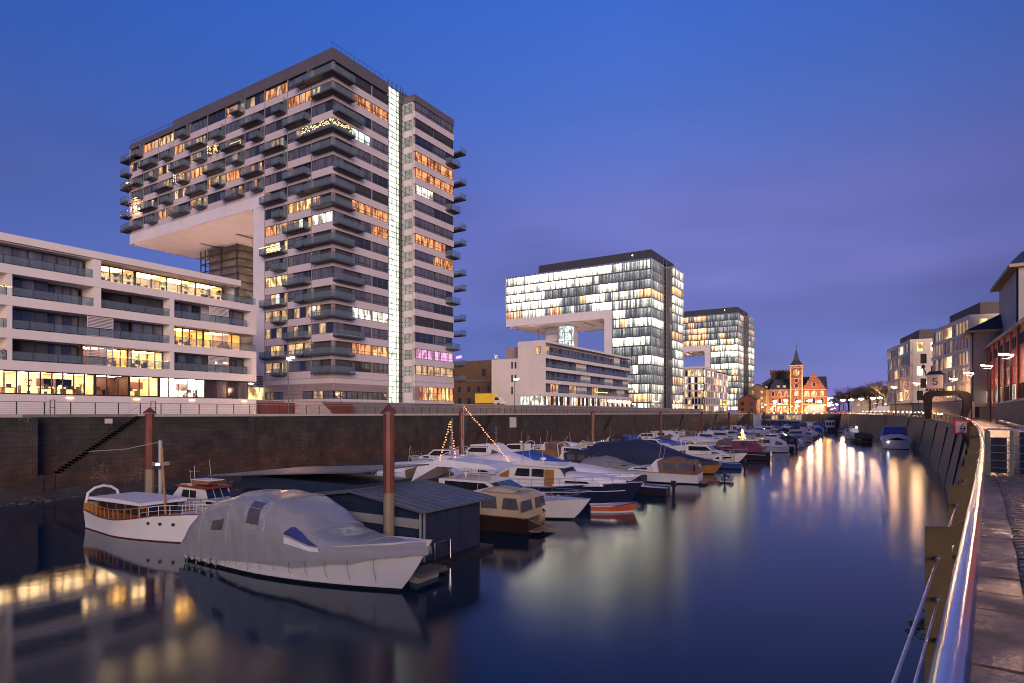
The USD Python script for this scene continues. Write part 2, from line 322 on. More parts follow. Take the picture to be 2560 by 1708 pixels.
# ------------------------------------------------------------------ ground, water, quays
from scipy.interpolate import CubicSpline
QX, QZ = -62.7, 7.39                     # edge and level of the far quay
usdkit.material(stage, '/World/Looks/water_surface', {
    'pos': ('geometry', {}), 'sep': ('separate_xyz', {}),
    'wind': ('map_range', {'range_type': 'smoothstep', 'from_min': -26, 'from_max': -10, 'to_min': 0, 'to_max': 1, 'clamp': True}),
    'rough': ('map_range', {'from_min': 0, 'from_max': 1, 'to_min': .085, 'to_max': .185, 'clamp': True}),
    'n1': ('noise_texture', {'scale': .55, 'detail': 3.0, 'roughness': .5}), 'n2': ('noise_texture', {'scale': .07, 'detail': 3.0}),
    'h': ('mix_float', {'fac': .5}), 'b': ('bump', {'strength': .05, 'distance': .2}), 'f': ('fresnel', {'IOR': 1.34}),
    'd': ('diffuse_bsdf', {'color': (.003, .013, .017)}), 'g': ('glossy_bsdf', {'distribution': 'beckmann', 'color': (.92, .97, 1)}), 'm': ('mix_closure', {})},
    [('pos.position', 'sep.vector'), ('sep.x', 'wind.value'), ('wind.result', 'rough.value'), ('rough.result', 'g.roughness'),
     ('pos.position', 'n1.vector'), ('pos.position', 'n2.vector'), ('n1.fac', 'h.a'), ('n2.fac', 'h.b'), ('h.result', 'b.height'), ('b.normal', 'g.normal'), ('f.fac', 'm.fac'), ('d.BSDF', 'm.closure1'), ('g.BSDF', 'm.closure2')], surface='m.closure')
usdkit.material(stage, '/World/Looks/quay_stone', {
    'pos': ('geometry', {}), 'sep': ('separate_xyz', {}), 'cmb': ('combine_xyz', {}),
    'brick': ('brick_texture', {'scale': 1.0, 'brick_width': 1.25, 'row_height': .46, 'mortar_size': .022, 'mortar_smooth': .4, 'color1': (.047, .036, .029), 'color2': (.031, .026, .023), 'mortar': (.014, .012, .011)}),
    'n': ('noise_texture', {'scale': .5, 'detail': 6.0, 'roughness': .65}), 'nr': ('map_range', {'from_min': .35, 'from_max': .65, 'to_min': .55, 'to_max': 1.35}),
    'tone': ('mix_color', {'blend_type': 'multiply', 'fac': 1.0, 'use_clamp': False}),
    'band': ('rgb_ramp', {'ramp': [(0, (.9, .65, .48)), (.3, (1.25, .8, .5)), (.45, (1.0, .8, .7)), (.7, (.85, .85, .85)), (.88, (.62, .72, .58)), (1, (.45, .62, .38))]}), 'zn': ('map_range', {'from_min': 0, 'from_max': 7.4, 'to_min': 0, 'to_max': 1, 'clamp': True}),
    'wet': ('mix_color', {'blend_type': 'multiply', 'fac': 1.0, 'use_clamp': False}),
    'sm': ('mapping', {'mapping_type': 'point', 'scale': (1, 1, .45)}), 'sp': ('noise_texture', {'scale': .42, 'detail': 2.0}), 'sp2': ('noise_texture', {'scale': 7.0, 'detail': 3.0}), 'spm': ('math', {'math_type': 'multiply'}),
    'spr': ('map_range', {'from_min': .39, 'from_max': .46, 'to_min': 0, 'to_max': .4, 'clamp': True}), 'salt': ('mix_color', {'blend_type': 'mix', 'b': (.30, .29, .28)}),
    'b': ('bump', {'strength': .5, 'distance': .03}), 'p': ('principled_bsdf', {'roughness': .62})},
    [('pos.position', 'sep.vector'), ('sep.y', 'cmb.x'), ('sep.z', 'cmb.y'), ('cmb.vector', 'brick.vector'), ('pos.position', 'n.vector'), ('n.fac', 'nr.value'), ('brick.color', 'tone.a'), ('nr.result', 'tone.b'),
     ('sep.z', 'zn.value'), ('zn.result', 'band.fac'), ('tone.result', 'wet.a'), ('band.color', 'wet.b'), ('pos.position', 'sm.vector'), ('sm.vector', 'sp.vector'), ('pos.position', 'sp2.vector'), ('sp.fac', 'spm.value1'), ('sp2.fac', 'spm.value2'),
     ('spm.value', 'spr.value'), ('spr.result', 'salt.fac'), ('wet.result', 'salt.a'), ('salt.result', 'p.base_color'), ('brick.fac', 'b.height'), ('b.normal', 'p.normal')], surface='p.BSDF')

usdkit.material(stage, '/World/Looks/wet_slab', {
    'pos': ('geometry', {}), 'n1': ('noise_texture', {'scale': 1.6, 'detail': 6.0, 'roughness': .65}), 'n2': ('noise_texture', {'scale': 14.0, 'detail': 5.0, 'roughness': .7}), 'v': ('voronoi_texture', {'scale': 26.0}),
    'pit': ('map_range', {'from_min': .05, 'from_max': .25, 'to_min': 0, 'to_max': 1, 'clamp': True}), 'h': ('math', {'math_type': 'multiply_add', 'value2': .5}),
    'rr': ('map_range', {'from_min': .42, 'from_max': .6, 'to_min': .22, 'to_max': .62, 'clamp': True}), 'cr': ('rgb_ramp', {'ramp': [(.3, (.035, .030, .022)), (.45, (.075, .055, .032)), (.6, (.11, .08, .045)), (.72, (.055, .058, .03))]}),
    'b': ('bump', {'strength': .45, 'distance': .012}), 'p': ('principled_bsdf', {})},
    [('pos.position', 'n1.vector'), ('pos.position', 'n2.vector'), ('pos.position', 'v.vector'), ('v.distance', 'pit.value'), ('pit.result', 'h.value1'), ('n2.fac', 'h.value3'), ('h.value', 'b.height'), ('b.normal', 'p.normal'),
     ('n1.fac', 'rr.value'), ('rr.result', 'p.roughness'), ('n1.fac', 'cr.fac'), ('cr.color', 'p.base_color')], surface='p.BSDF')

MB().add([(-900, -200, 0), (300, -200, 0), (300, 330, 0), (-900, 330, 0)], [[0, 1, 2], [0, 2, 3]]).build('water', 'water_surface', kind='structure')
MB().box(-3000, 3000, 318.0, 5000, 5.0, 7.30).build('ground', 'asphalt', kind='structure')
MB().box(-400, -66.0, -120, 318, 5.0, QZ).build('promenade', 'paving', kind='structure')
# far quay wall, with the flight of steps and the oblique slots let into it
def manifold_slab(poly, x0, x1):
    m = manifold3d.CrossSection([np.array(poly, float)], manifold3d.FillRule.NonZero).extrude(x1 - x0)   # (y, z, x)
    return m.transform(np.array([[0, 0, 1, x0], [1, 0, 0, 0], [0, 1, 0, 0]], float))
body = manifold_slab([(-60, -2), (318, -2), (318, 7.13), (-60, 7.13)], -66.0, QX)
STEPS = []
def flight(y0, y1, z0, z1, n, land):
    pts = [(y0 - land, z0), (y0, z0)]
    for k in range(n):
        a = y0 + (y1 - y0) * k / n; b = y0 + (y1 - y0) * (k + 1) / n; z = z0 + (z1 - z0) * (k + 1) / n
        pts += [(a, z), (b, z)]
    return pts + [(y1, z1 + 1), (y0 - land, z1 + 1)]
body = body - manifold_slab(flight(24.6, 31.8, 2.1, 7.2, 26, 1.7), QX - 1.3, QX + 1)
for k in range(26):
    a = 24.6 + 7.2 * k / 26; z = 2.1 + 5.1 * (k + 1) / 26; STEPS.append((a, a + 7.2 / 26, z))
SLOTS = [(87.9, 92.9), (143, 148.2), (206, 211), (252, 257)]
for a, b in SLOTS:
    body = body - manifold_slab([(a, 2.4), (b, 6.3), (b + .4, 7.6), (b - .9, 7.6), (a, 3.9)], QX - .9, QX + 1)
qw = MB().mesh(body).build('quay_wall', 'quay_stone', kind='structure')
y = -20.0; k = 0
while y < 318:
    n_ = 2.2 if y < 140 else 4.4
    skip = 23.0 < y + n_ and y < 31.8
    if not skip: MB().box(-66.0, QX + .06, y + .012, y + n_ - .012, 7.135, QZ + .006 + .004 * (k % 3)).build('coping_stone', 'coping_stone', qw)
    y += n_; k += 1
for a, b, z in STEPS: MB().box(QX - 1.29, QX + .03, a, b - .004, z - .15, z + .006).build('step', 'step_shade_dirt', qw)  # dark blocks paint in the shaded, dirty line of the flight
MB().tube([(QX - .1, 23.6, 3.1), (QX - .1, 31.4, 8.3)], .012, 5).build('rope', 'rubble_stone', qw)
rg = rnd(3)
rub = MB()
for i in range(520):
    y = 5 + 140 * (i / 520) ** 1.2; r = rg.uniform(.12, .42); d = rg.uniform(0, 1.7 if y < 60 else 1.0)
    m = trimesh.creation.icosphere(1, r); v = m.vertices * np.array([rg.uniform(.8, 1.3), rg.uniform(.8, 1.5), rg.uniform(.4, .8)])
    v = v * (1 + .35 * (meshkit.noise(v * 4 + i)[:, None] - .5)); rub.add(v + [QX + .1 + d, y, .35 - .25 * d], m.faces)
rub.grid([[(QX, yy, .8 + .2 * math.sin(yy)), (QX + .9, yy, .32 + .1 * math.sin(1.7 * yy)), (QX + 1.9 + .3 * math.sin(yy * .8), yy, -.08)] for yy in np.linspace(-10, 150, 120)])
rub.build('rubble', 'rubble_stone', kind='stuff', label='dark wet rubble along the foot of the far quay wall', cat='rubble', smooth=35)
# raised terrace the buildings stand on, with its steps
TZ = 9.35
terr = MB().box(-400, -78.45, -120, 318, QZ, TZ).build('terrace', 'terrace_stone', kind='structure')
MB().box(-79.5, -78.40, 55.2, 318, TZ + .004, TZ + .10).build('terrace_edge', 'coping_stone', terr)
# far end of the basin
MB().box(-66, 40, 316, 318.0, -2, 7.05).build('end_wall', 'quay_concrete', kind='structure')
MB().box(-62.5, 40, 315.9, 318.3, 7.055, 7.36).build('end_coping', 'coping_stone', kind='structure')
# the near quay, curving away to the left
_py = np.array([-30, 1.58, 4.08, 12, 26, 61, 97, 131, 200, 252, 320.0]); _px = np.array([-3.6, .09, .342, 1.12, 2.33, 4.7, 5.55, 5.1, -1.8, -12.5, -21.5])
_cs = CubicSpline(_py, _px)
def rail_x(y): return float(_cs(y))
def rail_dir(y):
    d = np.array([float(_cs(y, 1)), 1.0]); return d / np.linalg.norm(d)
def near_z(y): return float(np.interp(y, [-40, 45, 110, 200, 318], [5.85, 5.85, 6.35, 6.95, 7.3]))
ys = np.concatenate([np.arange(-30, 60, 2.0), np.arange(60, 320, 5.0), [318]])
P = []
for y in ys:
    x, z, n_ = rail_x(y), near_z(y), rail_dir(y); o = np.array([-n_[1], n_[0]])
    ring = []
    for off, zz in ((-.06, z - .02), (.13, z - .02), (.16, z - .45), (.62, z * .55), (1.0, z * .25), (1.22, .3), (1.3, -1.5)):
        ring.append((x + o[0] * off, y + o[1] * off, zz))
    P.append(ring)
nw = MB().grid(P).build('near_quay_wall', 'quay_concrete', kind='structure')
for y in (46, 60, 76, 95, 118, 142, 170, 205):
    x, z, n_ = rail_x(y), near_z(y), rail_dir(y); o = np.array([-n_[1], n_[0], 0]); t = np.array([n_[0], n_[1], 0])
    c0, c1 = np.array([x, y, 0]) + o * 1.32, np.array([x, y, 0]) + o * .36; w_ = .5
    MB().hexa([c0 - t * w_ - o * .3 + [0, 0, .1], c0 + t * w_ - o * .3 + [0, 0, .1], c0 + t * w_ + [0, 0, .1], c0 - t * w_ + [0, 0, .1],
               c1 - t * w_ - o * .3 + [0, 0, z - .5], c1 + t * w_ - o * .3 + [0, 0, z - .5], c1 + t * w_ + [0, 0, z - .5], c1 - t * w_ + [0, 0, z - .5]]).build('fender_timber', 'timber_black', nw)
street = MB().grid([[(rail_x(y) + .04, y, near_z(y) - .03), (rail_x(y) + 8, y, near_z(y) - .03), (140, y, near_z(y) - .03)] for y in ys]).build('street', 'joint_earth', kind='structure')
# kerb slabs beside the handrail, single stones
rg = rnd(11); y = 1.2; k = 0
while y < 62:
    L = rg.uniform(.62, .98); a0, a1 = y + .008, y + L - .008; n_ = rail_dir(y); o = np.array([n_[1], -n_[0]]); w_ = .31 + rg.uniform(-.012, .012); h = rg.uniform(-.006, .008)
    c = [(rail_x(a) + o[0] * d, a + o[1] * d) for a, d in ((a0, -.035), (a0, w_), (a1, w_), (a1, -.035))]; z = near_z(y) + h; e = .012
    m = MB(); m.hexa([(*p, z - .12) for p in c] + [(*p, z - .012) for p in c])
    ctr = np.mean(c, 0); c2 = [tuple(ctr + (np.array(p) - ctr) * (1 - e / np.maximum(np.abs(np.array(p) - ctr), .05).max())) for p in c]
    m.hexa([(*p, z - .012) for p in c] + [(*p, z) for p in c2]); m.build('kerb_slab', 'wet_slab', street)
    y += L; k += 1
# setts of the street: single stones near by, then joined
def sett(m, x, y, z, w_, l_, rg):
    c = [(x - w_ / 2, y - l_ / 2), (x + w_ / 2, y - l_ / 2), (x + w_ / 2, y + l_ / 2), (x - w_ / 2, y + l_ / 2)]
    q = [(px * .62 + x * .38, py * .66 + y * .34) for px, py in c]; h = rg.uniform(-.004, .01); tl = rg.uniform(-.006, .006)
    v = [(*p, z - .05) for p in c] + [(*p, z + h - .016) for p in c] + [(q[0][0], q[0][1], z + h + tl), (q[1][0], q[1][1], z + h - tl), (q[2][0], q[2][1], z + h - tl), (q[3][0], q[3][1], z + h + tl)]
    f = []
    for b in (0, 4):
        for i in range(4):
            j = (i + 1) % 4; f += [[b + i, b + j, b + 4 + j], [b + i, b + 4 + j, b + 4 + i]]
    f += [[8, 9, 10], [8, 10, 11]]; m.add(v, f)
rg = rnd(12); rest = MB(); cnt = 0; y = 2.6; row = 0
while y < 46:
    l_ = .115 if y < 20 else .16; x0 = rail_x(y) + .40 + (.07 if row % 2 else 0); xr = y * math.tan(math.radians(YAW - 24)) * 0 + 10.2
    lim = (1280 / 1532)                                        # right edge of the view, as a slope
    k = 0
    while True:
        w_ = rg.uniform(.13, .175); x = x0 + k * .165
        dep = -x * math.sin(math.radians(YAW)) + y * math.cos(math.radians(YAW)); lat = x * math.cos(math.radians(YAW)) + y * math.sin(math.radians(YAW))
        if x > 9.0 or lat > dep * lim * 1.06 + .3: break
        one = cnt < 290 and dep > 3.4
        m = MB() if one else rest
        sett(m, x + rg.uniform(-.008, .008), y + rg.uniform(-.006, .006), near_z(y), w_, l_ * rg.uniform(.86, .94), rg)
        if one: m.build('sett', 'wet_sett', street); cnt += 1
        k += 1
    y += l_; row += 1
rest.build('sett_field', 'wet_sett', street, kind='stuff')
MB().grid([[(rail_x(y) + .5, y, near_z(y) - .002), (60, y, near_z(y) - .002)] for y in np.arange(45.9, 320, 5)]).build('far_street', 'wet_sett', kind='structure')
# brown retaining wall of the ramp on the right
rw = thing('retaining_wall', 'brown stone ramp wall along the right side of the wet street', 'wall', (9, 60, 5.8), world=True)
A, B = np.array([7.7, 36.0]), np.array([10.2, 95.0]); t = (B - A) / np.linalg.norm(B - A); fr = Frame((A[0], A[1], 0), (t[0], t[1], 0), (-t[1], t[0], 0)); Lw = np.linalg.norm(B - A)
MB().slab([(0, 5.7), (Lw, 5.9), (Lw, 8.6), (0, 8.5)], fr, -1.0, 0).build('wall_body', 'brown_stone', rw)
nb = 30
for i in range(nb):
    a, b = Lw * i / nb, Lw * (i + 1) / nb
    MB().fbox(fr, a + .01, b - .01, 8.61, 8.78, -.9, .06).build('coping_stone', 'coping_stone', rw)
    for j in range(5): MB().fbox(fr, a + .008 + (.9 if j % 2 else 0), b - .008 + (.9 if j % 2 else 0), 5.95 + j * .53, 6.465 + j * .53, .003, .02 + .008 * ((i * 3 + j) % 3)).build('ashlar', 'brown_stone', rw)

# ------------------------------------------------------------------ railing of the far quay
rl = thing('quay_railing', 'long grey steel railing along the top of the far quay wall', 'railing', (QX - .35, 100, QZ), world=True)
RX = QX - .3
yy = np.arange(3.5, 316, 2.0)
tops, wires = MB(), MB()
for y in yy:
    MB().box(RX - .03, RX + .03, y - .035, y + .035, QZ, QZ + 1.06).build('post', 'frame_metal', rl)
for a in range(0, len(yy) - 1, 8):
    y0, y1 = yy[a], yy[min(a + 8, len(yy) - 1)]
    MB().tube([(RX, y0, QZ + 1.09), (RX, y1, QZ + 1.09)], .03, 6).build('handrail', 'pale_metal', rl)
    for h in (.16, .34, .52, .70, .88): MB().tube([(RX, y0, QZ + h), (RX, y1, QZ + h)], .011, 4).build('wire', 'frame_metal', rl)
for y in (24.3, 33.0):
    g = MB()
    for dx in (0, .9): g.box(RX - 1.0 + dx, RX - .95 + dx, y - .03, y + .03, QZ, QZ + 1.3)
    g.box(RX - 1.0, RX - .05, y - .025, y + .025, QZ + 1.25, QZ + 1.3); g.box(RX - 1.0, RX - .05, y - .025, y + .025, QZ + .6, QZ + .65); g.build('gate', 'frame_metal', rl)

# ------------------------------------------------------------------ buildings: shared pieces
def y_on_x(u, x):
    """y of the point of the plane x = const seen along picture column u (width 2560)."""
    return -x / math.tan(math.radians(YAW) - math.atan((u - 1280) / 1532)) if x < 0 else x / math.tan(math.atan((u - 1280) / 1532) - math.radians(YAW))

class Panes:
    """Up to a limit each pane is a part of its own; those past it are joined by glass."""
    def __init__(s, thing, limit=290): s.t, s.n, s.limit, s.rest = thing, 0, limit, {}
    def put(s, parent, fr, a0, a1, z0, z1, d, mat):
        m = MB() if s.n < s.limit else s.rest.setdefault(mat, MB())
        m.fbox(fr, a0, a1, z0, z1, d - .02, d)
        if s.n < s.limit: m.build('pane', mat, parent)
        s.n += 1
    def close(s):
        for mat, m in s.rest.items(): m.build('glazing', mat, s.t, kind='stuff')
def window(pn, t, fr, a0, a1, z0, z1, cols, mats, d=-.12, fw=.07, transom=None, frame='frame_metal', name='window', depth=.10):
    m = MB(); m.fbox(fr, a0, a1, z0, z0 + fw, d - .03, d + depth); m.fbox(fr, a0, a1, z1 - fw, z1, d - .03, d + depth)
    for i in range(cols + 1):
        c = lerp(a0, a1, i / cols); l, r = (c, c + fw) if i == 0 else (c - fw, c) if i == cols else (c - fw / 2, c + fw / 2)
        m.fbox(fr, l, r, z0 + fw, z1 - fw, d - .03, d + depth)
    if transom: m.fbox(fr, a0 + fw, a1 - fw, transom - fw / 2, transom + fw / 2, d + .002, d + depth - .01)
    w = m.build(name, frame, t)
    for i in range(cols):
        mat = mats[i % len(mats)] if isinstance(mats, (list, tuple)) else mats
        pn.put(w, fr, lerp(a0, a1, i / cols) + .02, lerp(a0, a1, (i + 1) / cols) - .02, z0 + .02, z1 - .02, d, mat)
    return w
def balcony(t, fr, a0, a1, z, out=1.5, thick=.22, rail=1.0):
    b = MB().fbox(fr, a0, a1, z - thick, z, .01, out).fbox(fr, a0 + .25, a1 - .25, z - thick - .12, z - thick - .002, .01, out - .5).build('balcony', 'dark_panel', t)
    g = MB().fbox(fr, a0 + .03, a1 - .03, z + .04, z + rail, out - .045, out - .025).fbox(fr, a0 + .02, a0 + .04, z + .04, z + rail, .05, out - .05).fbox(fr, a1 - .04, a1 - .02, z + .04, z + rail, .05, out - .05)
    g.build('balustrade', 'rail_glass', b)
    h = MB().fbox(fr, a0 + .01, a1 - .01, z + rail + .002, z + rail + .05, out - .06, out - .01)
    for x in np.linspace(a0 + .05, a1 - .05, max(2, int((a1 - a0) / 1.3) + 1)): h.fbox(fr, x - .02, x + .02, z, z + rail, out - .022, out - .004)
    h.build('handrail', 'frame_metal', b)
    return b
def fairy(parent, pts, mat='fairy_glow', r=.045, step=.22, seed=0, drop=0.0):
    g = rnd(seed); m = MB(); pts = [np.array(p, float) for p in pts]
    for p, q in zip(pts[:-1], pts[1:]):
        n = max(2, int(np.linalg.norm(q - p) / step))
        for i in range(n):
            c = lerp(p, q, i / n) + np.array([g.uniform(-.06, .06), g.uniform(-.06, .06), g.uniform(-.05, .05) - (g.random() * drop)])
            m.box(c[0] - r, c[0] + r, c[1] - r, c[1] + r, c[2] - r, c[2] + r)
    return m.build('fairy_lights', mat, parent)
def plant(parent, x, y, z, h=1.4, r=.45, pot=.35, seed=0, name='potted_plant', n=60, lights=False):
    g = rnd(seed); p = MB().cone(x, y, z, z + pot, pot * .4, pot * .55, 10).build(name, 'soil_pot', parent); m = MB()
    for i in range(n):
        a, b, rr = g.uniform(0, 6.28), g.uniform(-.4, 1), r * g.uniform(.3, 1)
        c = np.array([x + rr * math.cos(a), y + rr * math.sin(a), z + pot + (h - pot) * (.55 + .45 * b)]); d = np.array([g.uniform(-1, 1), g.uniform(-1, 1), g.uniform(-.3, 1)]) * .16; e = np.array([g.uniform(-1, 1), g.uniform(-1, 1), 0]) * .07
        m.quad(c - d - e, c + d - e * .2, c + d + e * .2, c - d + e)
    m.build('foliage', 'leaf', p)
    if lights:
        q = MB()
        for i in range(26):
            a, rr = g.uniform(0, 6.28), r * g.uniform(.5, 1); c = np.array([x + rr * math.cos(a), y + rr * math.sin(a), z + pot + (h - pot) * g.random()]); q.box(*sum(([v - .04, v + .04] for v in c), []))
        q.build('fairy_lights', 'fairy_glow', p)
    return p

# ------------------------------------------------------------------ the residential crane house
def residential_crane():
    X0, X1, Y0, Y1 = -148.0, -81.0, 71.7, 102.8
    t = thing('crane_house', 'tall residential tower like an upturned L with balconies and glowing white shaft', 'building', (-100, 87, TZ), world=True)
    pn = Panes(t, 285); g = rnd(21)
    MB().box(X0 + .5, X1 - 2.6, Y0 + .6, Y1 - .5, 48.3, 67.4).box(-101, X1 - 2.6, Y0 + .6, Y1 - .5, TZ, 48.2).box(X1 - 2.59, X1 - .5, Y0 + .6, 84.9, TZ, 67.4).box(X1 - 2.59, X1 - .5, 89.2, Y1 - .5, TZ, 67.4).build('core_wall', 'dark_panel', t)
    MB().box(X0, -99.45, Y0, Y1, 45.9, 48.2).box(-102.8, -99.45, Y0 + .02, Y1, TZ, 45.88).build('soffit_frame', 'pale_concrete', t)
    for i, x in enumerate((-133.5, -120, -108.5)): MB().box(x - .45, x + .45, Y0 + 8, Y0 + 21, 45.86, 45.895).build('soffit_slot', 'dark_panel', t)
    MB().box(-130, X1 - 2.4, Y0 - .05, Y1, 67.42, 69.5).box(X1 - 2.39, X1 + .05, Y0 - .05, 84.9, 67.42, 69.5).box(X1 - 2.39, X1 + .05, 89.2, Y1, 67.42, 69.5).build('attic', 'attic_panel', t)
    MB().box(X0 - .05, -130.02, Y0 - .05, Y1, 67.32, 68.5).build('attic', 'attic_panel', t)
    rr = MB()
    for (x0, y0, x1, y1, z) in ((X0, Y0 + .3, -131, Y0 + .3, 68.5), (X1 - .3, Y0, X1 - .3, 84, 69.5)):
        rr.bar((x0, y0, z + 1), (x1, y1, z + 1), .04)
        for i in range(13): rr.bar((lerp(x0, x1, i / 12), lerp(y0, y1, i / 12), z), (lerp(x0, x1, i / 12), lerp(y0, y1, i / 12), z + 1), .035)
    rr.build('roof_rail', 'frame_metal', t)
    MB().box(-88, X1 - 2.4, 80.2, 92.5, 69.52, 70.9).build('roof_box', 'attic_panel', t)
    warm = ['lit_warm', 'lit_orange', 'lit_yellow', 'lit_white']
    F = Frame((0, Y0, 0), (1, 0, 0), (0, -1, 0)); R = Frame((X1, 0, 0), (0, 1, 0), (1, 0, 0)); R2 = Frame((-78.0, 0, 0), (0, 1, 0), (1, 0, 0))
    edges = [-148, -142, -135.9, -129.8, -123.6, -117.5, -111.4, -105.25, -99.3, -92.8, -86.4, -81.0]
    def glaze(k, b):
        key = (k, b)
        fixed = {(1, 10): ['lit_yellow'], (3, 10): ['lit_warm', 'lit_orange'], (3, 9): ['curtain_glass', 'lit_warm'], (7, 10): ['lit_warm', 'lit_orange'], (8, 10): ['lit_white'], (13, 10): ['lit_white', 'lit_warm'], (15, 10): ['lit_warm', 'lit_dim'],
                 (3, 3): ['lit_orange'], (3, 4): ['lit_orange', 'lit_warm'], (4, 5): ['lit_orange', 'lit_warm'], (5, 4): ['lit_orange', 'lit_warm'], (4, 6): ['lit_orange'], (5, 6): ['lit_orange'], (5, 7): ['curtain_glass', 'lit_orange'], (4, 7): ['lit_orange'],
                 (4, 0): ['lit_orange', 'lit_yellow'], (1, 0): ['lit_orange', 'dark_glass'], (4, 1): ['curtain_glass', 'lit_warm'], (2, 1): ['curtain_glass', 'lit_dim'], (2, 2): ['lit_warm', 'dark_glass'], (4, 3): ['lit_warm', 'curtain_glass'],
                 (7, 9): ['lit_warm', 'lit_yellow'], (8, 9): ['lit_warm', 'lit_white'], (9, 8): ['lit_yellow', 'lit_white'], (11, 8): ['lit_yellow'], (12, 8): ['lit_warm', 'lit_white'], (13, 8): ['lit_dim', 'lit_warm'], (13, 9): ['dark_glass', 'lit_dim'], (14, 9): ['lit_dim', 'curtain_glass'],
                 (14, 8): ['lit_dim', 'dark_glass'], (15, 9): ['lit_dim', 'lit_warm'], (16, 8): ['lit_dim']}
        if key in fixed: return fixed[key]
        q = g.random(); return ([g.choice(['lit_orange', 'lit_warm'])] * 2 + ['lit_dim']) if q < .17 else [g.choice(['lit_dim', 'curtain_glass']), 'lit_dim', 'dark_glass'] if q < .26 else [g.choice(['curtain_glass', 'curtain_glass', 'dark_glass', 'curtain_glass'])] * 2 + [g.choice(['dark_glass', 'curtain_glass'])]
    order = [(k, b) for k in range(17) for b in (10, 9, 8)] + [(k, b) for k in range(6) for b in range(7, -1, -1)]
    # right face first: windows in two groups per storey
    right = {1: ('lit_orange', 'lit_orange'), 3: ('lit_cool', 'curtain_glass'), 7: ('lit_orange', 'lit_orange'), 8: ('curtain_glass', 'lit_orange'), 13: ('lit_white', 'lit_white'), 15: ('lit_orange', 'lit_warm'), 10: ('curtain_glass', 'curtain_glass')}
    second = {3: ('lit_orange', 'lit_orange'), 4: ('lit_orange', 'lit_orange'), 5: ('lit_white', 'curtain_glass'), 8: ('lit_orange', 'lit_orange'), 9: ('curtain_glass', 'lit_orange'), 15: ('lit_violet', 'lit_violet'), 16: ('lit_dim', 'lit_dim'), 7: ('curtain_glass', 'curtain_glass')}
    for k in range(17):
        zt = 67.1 - 3.15 * k; zb = zt - 1.85; zs = zt - 3.13
        cz = (k % 3)                                             # corner type: 0 large L, 1 small L, 2 balcony on the right face
        a0 = 71.7 + (4.3 if cz != 2 else 6.3)
        MB().fbox(R, 71.72, 85.0, zs, zb - (.01 if cz == 2 else .5), -.58, 0).build('spandrel', 'pale_panel', t)
        if cz != 2: MB().fbox(R, 76.0, 85.0, zb - .49, zb - .01, -.58, 0).build('spandrel', 'pale_panel', t)
        pair = right.get(k, None)
        for j, (p, q) in enumerate(((a0, 80.6), (80.95, 85.0))):
            blind = k in (0, 6) 
            mats = pair[j] if pair else ('awning_cloth' if blind else g.choice(['curtain_glass', 'curtain_glass', 'dark_glass']))
            window(pn, t, R, p, q, zb, zt, 3 if q - p > 3 else 2, mats, transom=zb + .55)
        MB().fbox(R, 80.62, 80.93, zb, zt, -.5, -.02).build('pier', 'mauve_panel', t)
        MB().fbox(R2, 89.1, 101.2, zs, zb - .01, -.6, 0).build('spandrel', 'pale_panel', t)
        cor2 = k % 3 == 2
        pair = second.get(k)
        for j, (p, q) in enumerate(((89.3, 94.6), (94.95, 101.0 if not cor2 else 98.6))):
            mats = pair[j] if pair else ('awning_cloth' if k in (1, 13) else g.choice(['curtain_glass', 'curtain_glass', 'dark_glass']))
            window(pn, t, R2, p, q, zb, zt, 3, mats, transom=zb + .55)
        if cor2: balcony(t, R2, 98.4, 101.6, zb - .5, 1.4); MB().fbox(R2, 98.7, 101.0, zb - .5, zt, -.3, -.25).build('balcony_door', 'dark_glass', t)
        elif k > 0: balcony(t, Frame((0, 101.2, 0), (1, 0, 0), (0, 1, 0)), -80.8, -76.4, zb - .5, 2.2)
    for k, b in order:
        zt = 67.1 - 3.15 * k; zb = zt - 1.85; zs = zt - 3.13; a0, a1 = edges[b] + .07, edges[b + 1] - .07; fl = zb - .45
        typ = (k + b) % 3; mats = glaze(k, b)
        if k == 0 and b < 10 and typ == 2: typ = 1
        if b == 10:
            cz = k % 3
            if cz == 2:
                MB().fbox(F, a0, a1 + .06, zs, zb - .01, -.58, 0).build('spandrel', 'pale_panel', t); window(pn, t, F, a0, a1 - .05, zb, zt, 3, mats, transom=None)
                balcony(t, R, 71.6, 77.6, zb - .45, 1.5)
                MB().fbox(R, 71.9, 74.2, zb - .45, zt, -.15, -.1).build('balcony_door', 'curtain_glass', t); MB().fbox(R, 74.5, 77.7, zb - .45, zt, -1.3, -1.25).build('balcony_door', 'dark_glass' if k != 8 else 'lit_dim', t)
            else:
                w = a0 + (.05 if cz == 0 else 2.3)
                MB().fbox(F, a0, a1 + .05, zs, zb - .5, -.58, 0).build('spandrel', 'pale_panel', t)
                if cz == 1: window(pn, t, F, a0, w - .1, zb, zt, 2, mats, transom=zb + .6)
                # a corner loggia: glazing set back behind a balcony that wraps the corner
                lg = mats[0] if mats[0].startswith('lit') else 'dark_glass'
                window(pn, t, F, w, a1 - 1.3, fl, zt, 3 if cz == 0 else 2, [lg, mats[-1] if mats[-1].startswith('lit') else 'curtain_glass', 'dark_glass'], d=-1.25, name='balcony_door')
                MB().fbox(R, 72.9, 75.8, fl, zt, -1.35, -1.3).build('balcony_door', lg, t)
                s0 = w - .9
                b_ = MB().prism([(s0, Y0 - 1.5), (X1 + 1.5, Y0 - 1.5), (X1 + 1.5, 75.4), (X1 - .02, 75.4), (X1 - .02, Y0 - .02), (s0, Y0 - .02)], fl - .25, fl).build('balcony', 'dark_panel', t)
